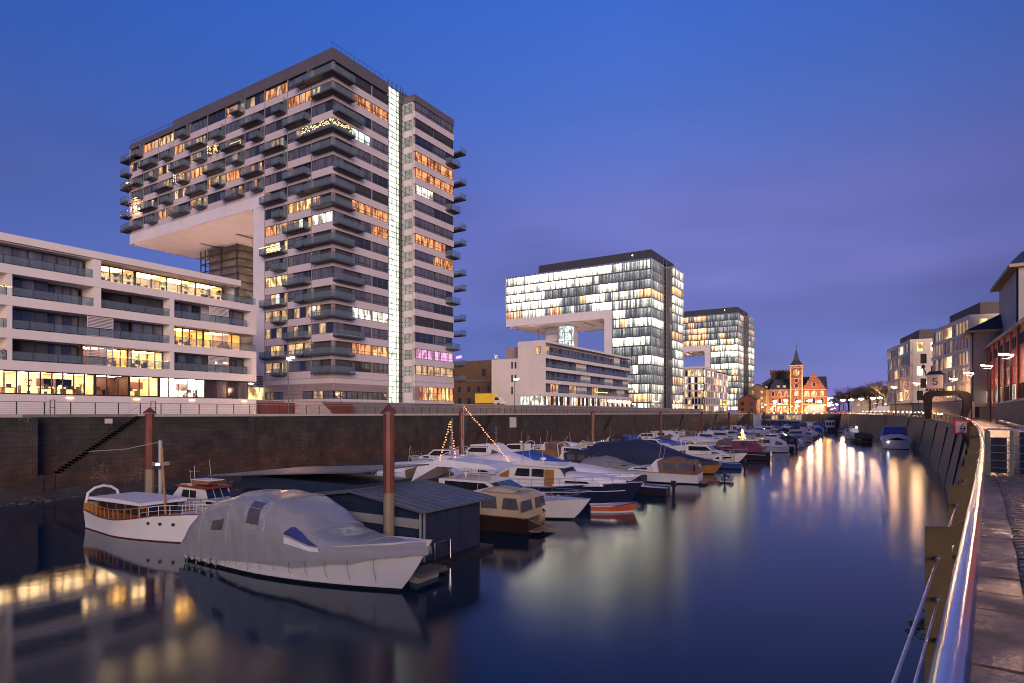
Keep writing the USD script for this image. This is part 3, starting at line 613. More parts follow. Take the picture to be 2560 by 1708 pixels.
                gl = MB().fbox(F, s0 + .03, X1 + 1.46, fl + .05, fl + 1.05, 1.44, 1.46).fbox(R, Y0 - 1.44, 75.35, fl + .05, fl + 1.05, 1.44, 1.46).fbox(F, s0 + .03, s0 + .05, fl + .05, fl + 1.05, .05, 1.42)
                gl.build('balustrade', 'rail_glass', b_)
                MB().fbox(F, s0, X1 + 1.5, fl + 1.055, fl + 1.10, 1.43, 1.475).fbox(R, Y0 - 1.42, 75.4, fl + 1.055, fl + 1.10, 1.43, 1.475).build('handrail', 'frame_metal', b_)
                MB().box(X1 - .55, X1 - .05, Y0 + .05, Y0 + .55, fl, zt + .1).build('corner_post', 'mauve_panel', t)
                if k == 3:
                    fairy(b_, [(s0, Y0 - 1.5, fl + 1.25), (X1 + 1.5, Y0 - 1.5, fl + 1.25), (X1 + 1.5, 75.4, fl + 1.25)], seed=5, step=.10, drop=.9)
                if k == 15: plant(t, a0 + 1.0, Y0 - .9, fl, 1.9, .5, .5, 4)
            continue
        MB().fbox(F, a0, a1, zs, zb - .01, -.58, 0).build('spandrel', 'pale_panel', t)
        if typ == 1: window(pn, t, F, a0, a1, zb, zt, 4, mats, transom=None)
        elif typ == 0:
            window(pn, t, F, a0, a1 - 2.2, zb, zt, 2, mats, transom=zb + .6)
            MB().fbox(F, a1 - 2.1, a1 - .1, fl, zt, -.52, -.48).build('balcony_door', mats[-1] if mats[0].startswith('lit') else 'dark_glass', t)
            MB().fbox(F, a1 - .06, a1 - .02, fl, zt, -.4, .9).build('glass_screen', 'rail_glass', t)
            balcony(t, F, a1 - 2.7, a1 - .15, fl)
        else:
            window(pn, t, F, a0 + 1.2, a1, fl, zt, 4, mats + ['dark_glass'], d=-.4)
            MB().fbox(F, a0, a0 + 1.15, zb, zt, -.5, -.08).build('infill', 'mauve_panel', t)
            bb = balcony(t, F, a0 + .3, a1 - .05, fl)
            if (k, b) in ((3, 4), (2, 4), (9, 8), (4, 0)): fairy(bb, [(a0 + .4, Y0 - 1.5, fl + 1.1), (a1, Y0 - 1.5, fl + 1.1)], seed=k)
        if (k, b) == (2, 6): fairy(t, [(a0, Y0 - .3, zb - .3), (a1 - 1, Y0 - .3, zb - .3), (a1 - 1, Y0 - .3, zb + .7), (a0 + 1.5, Y0 - .3, zb + .7)], seed=8, step=.15)
        if (k, b) in ((2, 5), (3, 3)):
            for q in range(2): plant(t, lerp(a0, a1, .3 + .4 * q), Y0 - .9, fl, 1.9, .45, .4, 30 + q, lights=True)
        if (k, b) == (9, 8): fairy(t, [(a0 + 2.5, Y0 - 1.5, fl + .4), (a1, Y0 - 1.5, fl + .4), (a0 + 2.5, Y0 - 1.5, fl + .8), (a1, Y0 - 1.5, fl + .9)], seed=9, step=.12, drop=.4)
    for b, x in enumerate(edges[:-1]):
        MB().fbox(F, x - .055, x + .055, 48.25 if b < 8 else 13.6, 67.3, -.5, .06).build('joint_post', 'mauve_panel', t)
    L = Frame((X0, 0, 0), (0, 1, 0), (-1, 0, 0))
    MB().fbox(L, Y0, Y1, 48.25, 67.3, -.45, 0).build('end_panel', 'pale_panel', t)
    for k in range(6):
        fl = 67.1 - 3.15 * k - 2.3
        b_ = MB().prism([(X0 - 2.0, Y0 - 1.2), (X0 + 5.7 if k == 0 else X0 + 1.2, Y0 - 1.2), (X0 + 5.7 if k == 0 else X0 + 1.2, Y0 - .02), (X0 - .02, Y0 - .02), (X0 - .02, Y0 + 9), (X0 - 2.0, Y0 + 9)], fl - .34, fl).build('balcony', 'dark_panel', t)
        e = X0 + (5.7 if k == 0 else 1.2)
        MB().fbox(F, X0 - 1.97, e, fl + .04, fl + 1.05, 1.14, 1.16).fbox(L, Y0 - 1.1, Y0 + 9, fl + .04, fl + 1.05, 1.94, 1.96).build('balustrade', 'rail_glass', b_)
        MB().fbox(F, X0 - 2.0, e, fl + 1.06, fl + 1.1, 1.12, 1.17).build('handrail', 'frame_metal', b_)
        if k == 0: plant(t, X0 + 2, Y0 - .6, fl, 1.3, .35, .35, 50, lights=True); plant(t, X0 - 1.3, Y0 - .6, fl, 1.2, .4, .35, 51)
        if k == 2: fairy(b_, [(X0 + .5, Y0 - 1.0, fl + .9), (X0 + 1.1, Y0 - 1.0, fl + 1.0)], 'bulb_glow', .09, .12)
    MB().ball((-145.0, Y0 - .35, 53.6), .28, 2).build('wall_lamp', 'lamp_glow', t)
    # the glazed stair shaft, lit white from inside
    MB().fbox(R, 85.06, 88.35, TZ, 69.3, -.62, -.5).build('shaft_light', 'shaft_white', t)
    MB().fbox(R, 85.1, 89.1, TZ, 69.3, -2.2, -2.1).build('shaft_wall', 'pale_panel', t)
    MB().fbox(R, 84.98, 85.03, TZ, 69.3, -2.1, -.02).build('shaft_wall', 'white_render', t)
    for k in range(18): MB().fbox(R, 88.4, 89.0, 9.4 + 3.15 * k + 2.6, 9.4 + 3.15 * k + 2.75, -2.0, -.7).build('landing', 'pale_metal', t)
    sg = MB()
    for z in np.arange(TZ, 70.2, 1.05): sg.fbox(R, 85.05, 89.05, z - .055, z + .055, -.12, -.04)
    for a in (85.1, 86.0, 87.2, 88.37, 89.0): sg.fbox(R, a - .04, a + .04, TZ, 70.3, -.035, .05)
    sg.build('shaft_frame', 'frame_metal', t)
    # the second, forward volume beside it
    MB().box(X1 - .3, -78.55, 89.1, 101.2, TZ, 67.1).build('wing_core', 'pale_panel', t)
    MB().box(X1, -78.0, 89.08, 101.3, 67.12, 68.4).build('wing_attic', 'attic_panel', t)
    S = Frame((0, 89.1, 0), (1, 0, 0), (0, -1, 0))
    for k in range(18):
        zt = 67.1 - 3.15 * k; m = MB(); m.fbox(S, -80.75, -78.7, zt - 2.1, zt - .2, .01, .06); m.build('side_window', 'office_glass', t)
        MB().fbox(S, -80.75, -78.7, zt - 1.5, zt - 1.44, .065, .1).build('side_bar', 'pale_metal', t)
    # base
    for fr, a0, a1, nm in ((F, -99.3, -81.0, 0), (R, 72.27, 85.0, 1), (R2, 89.1, 101.2, 2)):
        MB().fbox(fr, a0, a1, 12.62, 13.52, -.55, 0).build('base_panel', 'pale_panel', t)
        MB().fbox(fr, a0, a1, TZ, 9.95, -.55, 0).build('base_panel', 'pale_panel', t)
        if nm < 2:
            MB().fbox(fr, a0, a1, 11.35, 12.60, -.5, -.04).build('base_band', 'mauve_panel', t)
            for z in (11.75, 12.2): MB().fbox(fr, a0, a1, z, z + .07, -.035, .02).build('base_line', 'pale_metal', t)
            n = 7 if nm == 0 else 5
            for i in range(n):
                p, q = lerp(a0, a1, i / n), lerp(a0, a1, (i + 1) / n)
                if nm == 0 and i in (2, 3): MB().fbox(fr, p, q, 9.97, 11.33, -.4, -.05).build('base_infill', 'mauve_panel', t)
                else: window(pn, t, fr, p + .03, q - .03, 9.97, 11.33, 2, 'office_glass' if i != 5 else 'lit_dim', d=-.2)
        else:
            for i in range(4): window(pn, t, fr, lerp(a0 + 1.5, a1, i / 4), lerp(a0 + 1.5, a1, (i + 1) / 4), 9.97, 12.6, 2, ['lit_yellow', 'lit_orange'] if i % 2 else ['lit_orange', 'lit_warm'], d=-.15, transom=11.4)
            MB().fbox(fr, a0, a0 + 1.45, 9.97, 12.6, -.5, -.03).build('base_band', 'mauve_panel', t)
    pn.close()
    # lobby column at the foot of the pilaster
    c = MB(); c.cone(-101.0, Y0 - 1.0, TZ, 12.4, 1.5, 1.5, 24); c.build('lobby_drum', 'pale_metal', t)
    MB().cone(-101.0, Y0 - 1.0, 9.6, 12.2, 1.53, 1.53, 24).build('lobby_light', 'lit_yellow', t)
    for z in np.arange(12.5, 14.3, .3): MB().cone(-101.0, Y0 - 1.0, z, z + .12, 1.6, 1.6, 24).build('lobby_ring', 'pale_metal', t)
    # stair tower under the arm
    MB().box(-138, -126.5, 84.5, 93.5, TZ, 45.86).build('stair_core', 'stair_glass', t)
    sb = MB()
    for z in np.arange(TZ, 45.8, 1.75): sb.box(-140.2, -125.9, 83.9, 84.1, z, z + .16).box(-140.2, -140.0, 83.9, 94, z, z + .16).box(-126.1, -125.9, 83.9, 94, z, z + .16)
    for x in (-140.1, -138.2, -132, -126): sb.box(x - .12, x + .12, 83.7, 83.89, TZ, 45.8)
    sb.build('stair_frame', 'frame_metal', t)
    for i in range(4): MB().box(-144 + 11 * i, -143 + 11 * i, 84, 85, TZ + .02, TZ + .2).build('uplight', 'flood_glow', t)
    fairy(t, [(-78.5, 103.0, 19.2), (-77.4, 103.2, 19.3)], 'violet_glow', .22, .3)
residential_crane()

# ------------------------------------------------------------------ the two glass crane houses
def glass_crane(dy, label, seed, coarse, rows_bright, group=None):
    X0, X1, Y0, Y1 = -147.0, -80.5, 228.4 + dy, 260.0 + dy
    t = thing('glass_crane_house', label, 'building', (-100, Y0 + 16, TZ), world=True); pn = Panes(t, 285); g = rnd(seed)
    MB().box(X0 + .6, X1 - .6, Y0 + .7, Y1 - .6, 49.0, 67.3).box(-99, X1 - .6, Y0 + .7, Y1 - .6, TZ, 48.9).build('core_wall', 'dark_panel', t)
    MB().box(X0, -96.5, Y0, Y1, 45.6, 49.0).box(-100, -96.5, Y0 + .02, Y1, TZ, 45.58).build('soffit_frame', 'soffit_paint', t)
    for x in (-120, -112, -105): MB().box(x - .6, x + .6, Y0 + 6, Y0 + 18, 45.56, 45.59).build('soffit_slot', 'dark_panel', t)
    MB().box(-131, X1 - .4, Y0 + 1.2, Y1 - 2, 67.5, 71.0).build('penthouse', 'roof_dark', t); MB().box(X0, X1, Y0, Y1, 67.32, 67.48).build('roof_edge', 'pale_metal', t)
    MB().ball((X1 - 8, Y0 + 1.0, 69.6), .22, 1).build('roof_lamp', 'cool_glow', t)
    F = Frame((0, Y0, 0), (1, 0, 0), (0, -1, 0)); R = Frame((X1, 0, 0), (0, 1, 0), (1, 0, 0)); R2 = Frame((-77.5, 0, 0), (0, 1, 0), (1, 0, 0))
    P = 3.7; rows = [67.3 - P * k for k in range(16)]
    def style(face, k, frac):
        h = rows_bright(face, k, frac, g); return h
    faces = [('front', F, k, (X0, X1) if k < 5 else (-96.4, X1)) for k in range(16)] + [('side', R, k, (Y0, Y0 + 14.5)) for k in range(16)] + [('wing', R2, k, (Y0 + 18.5, Y0 + 31.0)) for k in range(16)]
    for face, fr, k, (a0, a1) in faces:
        zt = rows[k]; zb = max(zt - P, TZ)
        slab = MB().fbox(fr, a0, a1, zt - .45, zt - .02, -.7, .06).build('floor_edge', 'attic_panel' if k % 16 else 'pale_metal', t)
        n = max(2, round((a1 - a0) / (2.75 * coarse)))
        for i in range(n):
            p, q = lerp(a0, a1, i / n), lerp(a0, a1, (i + 1) / n)
            pn.put(t, fr, p + .05, q - .05, zb + .02, zt - .52, -.28, style(face, k, (i + .5) / n))
    for fr, a0, a1, z0 in ((F, X0, -96.4, 49.05), (F, -96.3, X1, TZ), (R, Y0, Y0 + 14.5, TZ), (R2, Y0 + 18.5, Y0 + 31.0, TZ)):
        n = max(2, round((a1 - a0) / (1.4 * coarse)))
        for i in range(n + 1):
            c = lerp(a0, a1, i / n); MB().fbox(fr, c - .08, c + .08, z0, 67.2, .07, .3).build('mullion', 'pale_metal', t)
    for fr, a in ((F, X0), (F, X1), (R2, Y0 + 31.0)): MB().fbox(fr, a - .12, a + .12, 49 if a == X0 else TZ, 67.3, -.3, .2).build('corner_post', 'pale_metal', t)
    MB().box(X1 - .3, -78.2, Y0 + 18.5, Y0 + 31, TZ, 67.0).build('wing_core', 'office_glass', t); MB().box(X1, -77.5, Y0 + 18.4, Y0 + 31.1, 67.02, 67.5).build('wing_edge', 'pale_metal', t)
    MB().box(-83, -80.9, Y0 + 14.5, Y0 + 18.4, TZ, 69.5).build('shaft_wall', 'dark_metal', t)
    sh = MB()
    for z in np.arange(TZ, 69, 1.85): sh.fbox(R, Y0 + 14.6, Y0 + 18.4, z, z + .14, -.2, 0)
    sh.fbox(R, Y0 + 14.6, Y0 + 14.8, TZ, 70, .01, .15).fbox(R, Y0 + 18.2, Y0 + 18.4, TZ, 70, .01, .15); sh.build('shaft_frame', 'pale_metal', t)
    pn.close()
    MB().box(-134, -122, Y0 + 12, Y0 + 21, TZ, 45.55).build('stair_core', 'pale_concrete', t)
    MB().box(-126.5, -120.5, Y0 + 11.5, Y0 + 14, TZ, 45.5).build('stair_glazing', 'lit_cool', t)
    st = MB()
    for z in np.arange(TZ, 45, 3.7): st.box(-136.5, -119.8, Y0 + 11.0, Y0 + 11.3, z, z + .25)
    for x in (-136.4, -133, -126.6, -123.4, -120): st.box(x - .12, x + .12, Y0 + 10.8, Y0 + 10.99, TZ, 45.4)
    st.build('stair_frame', 'pale_metal', t)
    for i in range(3): MB().box(-140 + 14 * i, -139 + 14 * i, Y0 + 13, Y0 + 14, TZ + .02, TZ + .2).build('uplight', 'flood_glow', t)
    return t
def bright2(face, k, f, g):
    if face == 'front':
        if k == 0: return 'office_bright' if .08 < f < .76 else 'office_mid'
        if k == 1: return 'office_bright' if f < .6 else 'office_mid' if f < .68 else 'office_faint'
        if k == 2: return 'office_bright' if f < .3 else 'office_bright' if .66 < f < .8 else 'office_faint'
        if k == 3: return 'office_bright' if f < .42 or .48 < f < .52 or .6 < f < .7 else 'office_warm' if .54 < f < .6 or .9 < f else 'office_mid' if .74 < f else 'office_faint'
        if k == 4: return 'office_warm' if f < .12 else 'office_bright' if (.12 < f < .3 or .45 < f < .52 or .62 < f < .8) else 'office_warm' if .33 < f < .4 else 'office_mid' if f > .8 else 'office_faint'
        return {5: 'office_bright' if f < .3 else 'office_faint', 6: 'office_bright' if f > .4 else 'office_warm' if f > .2 else 'office_mid', 7: 'office_faint', 8: 'office_bright' if f < .8 else 'office_mid', 9: 'office_faint', 10: 'office_faint' if f < .6 else 'office_bright', 11: 'office_bright' if .45 < f < .6 else 'office_faint', 12: 'office_faint', 13: 'office_bright' if f < .6 else 'office_mid', 14: 'office_warm', 15: 'office_mid'}[k]
    if face == 'side': return {3: 'office_warm', 4: 'office_bright', 6: 'office_bright', 10: 'office_bright', 2: 'office_mid' if .4 < f < .7 else 'office_faint', 13: 'office_mid', 14: 'office_mid'}.get(k, 'office_faint')
    return g.choice(['office_mid', 'office_bright', 'office_faint', 'office_mid']) if k not in (2, 7, 12) else 'office_warm'
def bright3(face, k, f, g):
    if face == 'front':
        if k in (5, 6, 8): return 'office_bright' if g.random() < .85 else 'office_warm'
        if k == 4: return 'office_warm' if g.random() < .5 else 'office_mid'
        if k == 0: return 'office_warm' if f < .55 or .6 < f < .72 else 'office_faint'
        if k in (2, 3) and .55 < f < .7: return 'office_warm'
        if k > 12: return 'office_mid'
        return 'office_faint' if g.random() < .9 else 'office_warm'
    return g.choice(['office_faint', 'office_faint', 'office_mid', 'office_warm']) if k not in (5, 6, 8) else 'office_bright'
glass_crane(0, 'large glass office tower like an upturned L, brightly lit, beside the white block', 31, 1.0, bright2)
glass_crane(152, 'farther glass office tower with dark roof, partly hidden behind the brightly lit one', 32, 1.35, bright3)

# ------------------------------------------------------------------ white apartment block at the left
def glass_rail(t, fr, a0, a1, z, d, h=1.0, step=2.2):
    b = MB().fbox(fr, a0, a1, z + .12, z + h - .05, d, d + .02).build('balustrade', 'rail_glass', t); m = MB().fbox(fr, a0, a1, z + h - .04, z + h, d - .03, d + .05)
    for x in np.linspace(a0 + .03, a1 - .03, max(2, int((a1 - a0) / step) + 1)): m.fbox(fr, x - .02, x + .02, z, z + h - .042, d + .025, d + .06)
    m.build('handrail', 'frame_metal', b); return b
def room(t, fr, a0, a1, z0, z1, d0, d1, paint, lamp, seed, pictures=0, plants=0, tables=1):
    """A lit room behind clear glass: open towards the street, with a ceiling lamp and furniture."""
    m = MB(); m.fbox(fr, a0, a1, z0, z0 + .04, d0, d1); m.fbox(fr, a0, a1, z1 - .04, z1, d0, d1); m.fbox(fr, a0, a1, z0 + .05, z1 - .05, d0 - .06, d0)
    m.fbox(fr, a0, a0 + .05, z0 + .05, z1 - .05, d0 + .01, d1); m.fbox(fr, a1 - .05, a1, z0 + .05, z1 - .05, d0 + .01, d1); r = m.build('room', paint, t)
    g = rnd(seed); n = max(1, int((a1 - a0) / 3.0))
    for i in range(n):
        c = lerp(a0, a1, (i + .5) / n); MB().fbox(fr, c - 1.25, c + 1.25, z1 - .1, z1 - .06, lerp(d0, d1, .12), lerp(d0, d1, .85)).build('ceiling_lamp', lamp, r)
    for i in range(pictures):
        c = lerp(a0 + 1, a1 - 1, g.random()); MB().fbox(fr, c - .8, c + .8, z0 + 1.0, z0 + 1.9, d0 + .003, d0 + .04).build('picture', 'picture_dark', r)
    for i in range(tables):
        c = lerp(a0 + .8, a1 - .8, g.random()); MB().fbox(fr, c - .7, c + .7, z0 + .68, z0 + .74, d0 + 1.0, d0 + 1.8).fbox(fr, c - .65, c - .58, z0 + .05, z0 + .68, d0 + 1.1, d0 + 1.7).fbox(fr, c + .58, c + .65, z0 + .05, z0 + .68, d0 + 1.1, d0 + 1.7).build('table', 'picture_dark', r)
        MB().fbox(fr, c + .9, c + 1.0, z0 + .05, z0 + 1.0, d0 + 1.1, d0 + 1.6).fbox(fr, c + .9, c + 1.4, z0 + .45, z0 + .5, d0 + 1.1, d0 + 1.6).build('chair', 'dark_metal', r)
        MB().fbox(fr, c - .2, c + .25, z0 + .75, z0 + 1.1, d0 + 1.3, d0 + 1.36).build('screen', 'dark_metal', r)
    for i in range(plants):
        p = fr.at(lerp(a0 + .5, a1 - .5, g.random()), z0 + .05, d1 - .5); plant(r.rsplit('/', 1)[0], p[0], p[1], p[2], g.uniform(1.0, 1.7), .35, .3, seed + i)
    return r
def louvre(t, fr, a0, a1, z0, z1, d):
    m = MB().fbox(fr, a0, a0 + .05, z0, z1, d - .06, d).fbox(fr, a1 - .05, a1, z0, z1, d - .06, d); s = m.build('louvre_screen', 'white_render', t)
    for z in np.arange(z0 + .06, z1 - .1, .165): MB().fbox(fr, a0 + .06, a1 - .06, z, z + .085, d - .08, d + .02).build('slat', 'white_render', s)
def white_block():
    X = -78.0; t = thing('apartment_block', 'long white apartment block with glass balconies and slatted screens, left edge', 'building', (X - 7, 35, QZ), world=True)
    fr = Frame((X, 0, 0), (0, 1, 0), (1, 0, 0)); Y = lambda zx: y_on_x(zx / 3.1357, X); pn = Panes(t, 300)
    a0, a1 = 12.0, y_on_x(641, X); ar = y_on_x(603, X)
    MB().box(X - 15, X - 5.2, a0, a1 - .5, QZ, 25.2).build('core_wall', 'pale_panel', t)
    MB().fbox(fr, a0, ar, 25.3, 26.1, -15, .0).build('roof', 'white_render', t)
    MB().fbox(fr, a0, ar - .3, 25.18, 25.29, -5, -.4).build('soffit', 'white_render', t)
    zs = [(9.5, 12.0), (13.0, 15.3), (16.3, 18.7), (19.7, 22.0), (22.95, 25.18)]
    for z0, z1 in ((12.0, 13.0), (15.3, 16.3), (18.7, 19.7), (22.0, 22.95)): MB().fbox(fr, a0, a1, z0, z1, -5.2, 0).build('parapet_band', 'white_render', t)
    n = 5
    for i in range(n): MB().fbox(fr, lerp(a0, a1, i / n) + .012, lerp(a0, a1, (i + 1) / n) - .012, QZ, 9.48, -.5, 0).build('plinth_panel', 'white_render', t)
    MB().fbox(fr, a0, a1, QZ, 9.47, -5, -.51).build('plinth_core', 'white_render', t)
    for z0, z1 in (zs[3], zs[1]): MB().fbox(fr, a1 - .75, a1, z0, z1, -4.5, -.003).build('end_wall', 'white_render', t)
    D = -1.7
    def bay(f, z0x, z1x, kind, cols, d=D, seed=0, **kw):
        z0, z1 = zs[f]; p, q = Y(z0x), Y(z1x)
        if kind in ('dark', 'curtain', 'awning', 'mixed'):
            mats = {'dark': ['dark_glass'], 'curtain': ['curtain_glass'], 'awning': ['awning_cloth'], 'mixed': ['dark_glass', 'curtain_glass']}[kind]
            window(pn, t, fr, p, q, z0 + .02, z1 - .02, cols, mats, d=d, fw=.11)
        else:
            window(pn, t, fr, p, q, z0 + .02, z1 - .02, cols, 'clear_glass', d=d, fw=.11)
            paint, lamp = {'lit': ('room_paint', 'ceiling_glow'), 'bright': ('room_white', 'ceiling_white'), 'dim': ('picture_dark', 'ceiling_glow'), 'orange': ('room_paint', 'bulb_glow')}[kind]
            room(t, fr, p, q, z0 + .02, z1 - .02, d - 3.2, d - .06, paint, lamp, seed, **kw)
    def pier(f, x0, x1, d0=-3.5): z0, z1 = zs[f]; MB().fbox(fr, Y(x0), Y(x1), z0, z1, d0, -.06).build('pier', 'white_render', t)
    # top storey
    bay(4, 20, 705, 'curtain', 6); pier(4, 735, 795)
    bay(4, 830, 1125, 'lit', 3, d=-2.2, seed=1, plants=0); bay(4, 1130, 1815, 'lit', 6, d=-2.2, seed=2, tables=3)
    for i, x in enumerate((830, 930, 1030, 1300, 1480, 1610, 1735, 1965)): plant(t, X - .7, Y(x), 22.96, 2.0 if i in (0,) else 1.35, .55 if i in (0, 7) else .38, .4, 70 + i, n=90, lights=i in (3, 4, 5))
    MB().fbox(fr, ar - .35, ar, 22.95, 25.28, -5, -1.6).build('end_wall', 'white_render', t)
    # third
    bay(3, 105, 425, 'mixed', 3); bay(3, 430, 700, 'curtain', 4, d=-2.6); pier(3, 740, 795); bay(3, 800, 1085, 'awning', 2, d=-2.4); bay(3, 1088, 1332, 'awning', 2); pier(3, 1336, 1368)
    bay(3, 1372, 1560, 'mixed', 4); bay(3, 1563, 1650, 'dark', 2, d=-2.4); bay(3, 1800, 1960, 'curtain', 2)
    louvre(t, fr, Y(1650), Y(1800), 19.72, 21.98, -.25); MB().fbox(fr, Y(1652), Y(1798), 19.7, 22, -2.4, -2.3).build('back_wall', 'pale_panel', t)
    # second
    bay(2, 105, 425, 'dark', 3); bay(2, 430, 690, 'mixed', 4, d=-2.4); louvre(t, fr, Y(692), Y(897), 16.32, 18.68, -.25); MB().fbox(fr, Y(694), Y(895), 16.3, 18.7, -2.4, -2.3).build('back_wall', 'curtain_glass', t)
    bay(2, 902, 1085, 'mixed', 3, d=-2.3); bay(2, 1088, 1332, 'curtain', 3); pier(2, 1336, 1368)
    bay(2, 1372, 1648, 'orange', 5, seed=5, plants=1, tables=1); bay(2, 1650, 1940, 'orange', 4, seed=6, tables=1); louvre(t, fr, Y(1652), Y(1795), 16.32, 18.68, -.25)
    # first
    bay(1, 105, 425, 'awning', 3); bay(1, 430, 686, 'mixed', 4, d=-2.5); louvre(t, fr, Y(690), Y(893), 13.02, 15.28, -.25); bay(1, 694, 893, 'dim', 3, seed=7, tables=0)
    bay(1, 897, 1075, 'orange', 3, d=-2.3, seed=8); bay(1, 1080, 1330, 'lit', 4, seed=9, tables=2, plants=1); pier(1, 1336, 1368); bay(1, 1372, 1642, 'mixed', 4); louvre(t, fr, Y(1645), Y(1800), 13.02, 15.28, -.25)
    MB().fbox(fr, Y(1647), Y(1798), 13.0, 15.3, -2.4, -2.3).build('back_wall', 'curtain_glass', t); bay(1, 1803, 1960, 'dark', 2)
    fairy(t, [fr.at(Y(900), 14.2, -.05), fr.at(Y(1330), 14.0, -.05)], seed=12, r=.03); fairy(t, [fr.at(Y(-20), 20.6, -.05), fr.at(Y(100), 20.6, -.05)], seed=13, r=.035, step=.12)
    for i, x in enumerate((1450, 1560, 1850, 1930)): plant(t, X - .7, Y(x), 13.01, 1.2, .4, .35, 90 + i)
    plant(t, X - .9, Y(1385), 16.32, 1.6, .35, .4, 95); plant(t, X - .7, Y(60), 13.02, 1.2, .5, .4, 96)
    # ground floor
    bay(0, -160, 755, 'lit', 10, d=-.45, seed=20, pictures=4, plants=4, tables=4); bay(0, 760, 1022, 'dim', 3, d=-.45, seed=21, tables=1); bay(0, 1026, 1256, 'lit', 3, d=-.45, seed=22, pictures=1)
    bay(0, 1260, 1620, 'bright', 5, d=-.45, seed=23, pictures=1, plants=2); bay(0, 1626, 1955, 'mixed', 4, d=-.45)
    for f in (1, 2, 3):
        z0, z1 = zs[f]
        MB().fbox(fr, Y(60), Y(98), z0, z1, -4, -.06).build('pier', 'white_render', t)
        MB().fbox(fr, a0, Y(58), z0, z1, -3, -2.9).build('back_wall', 'lit_dim', t)
    for f, x1 in ((1, 1975), (2, 2005), (3, 1975), (4, 2008)):
        glass_rail(t, fr, a0, Y(x1) - (.78 if f in (1, 3) else 0), zs[f][0], -.2)
    for i, x in enumerate((548, 1070, 1505, 1915)): MB().fbox(fr, Y(x) - .35, Y(x) + .35, 9.15, 9.21, .01, .07).build('wall_light', 'bulb_glow', t)
    pn.close()
white_block()
steps = thing('entrance_steps', 'pale stone steps with rust red side walls between the white block and the tower', 'steps', (-77, 60, QZ), world=True)
for y0, y1, nm in ((55.4, 60.0, 0), (66.8, 71.5, 0)): MB().box(-78.3, -76.0, y0, y1, QZ, 9.0).build('side_wall', 'corten', steps)
for i in range(10): MB().box(-78.38 + .0, -75.4 - .22 * i * 0 + .0 - i * .28, 60.05, 66.7, QZ + i * .19, QZ + .185 + i * .19).build('step', 'step_stone', steps)
for y in (57, 61, 67.2, 70.5): MB().tube([(-77.8, y, 9.0), (-77.8, y, 10.3)], .03, 6).build('rail_post', 'frame_metal', steps)
MB().tube([(-77.8, 55.6, 10.3), (-77.8, 71.0, 10.3)], .03, 6).build('rail', 'frame_metal', steps)

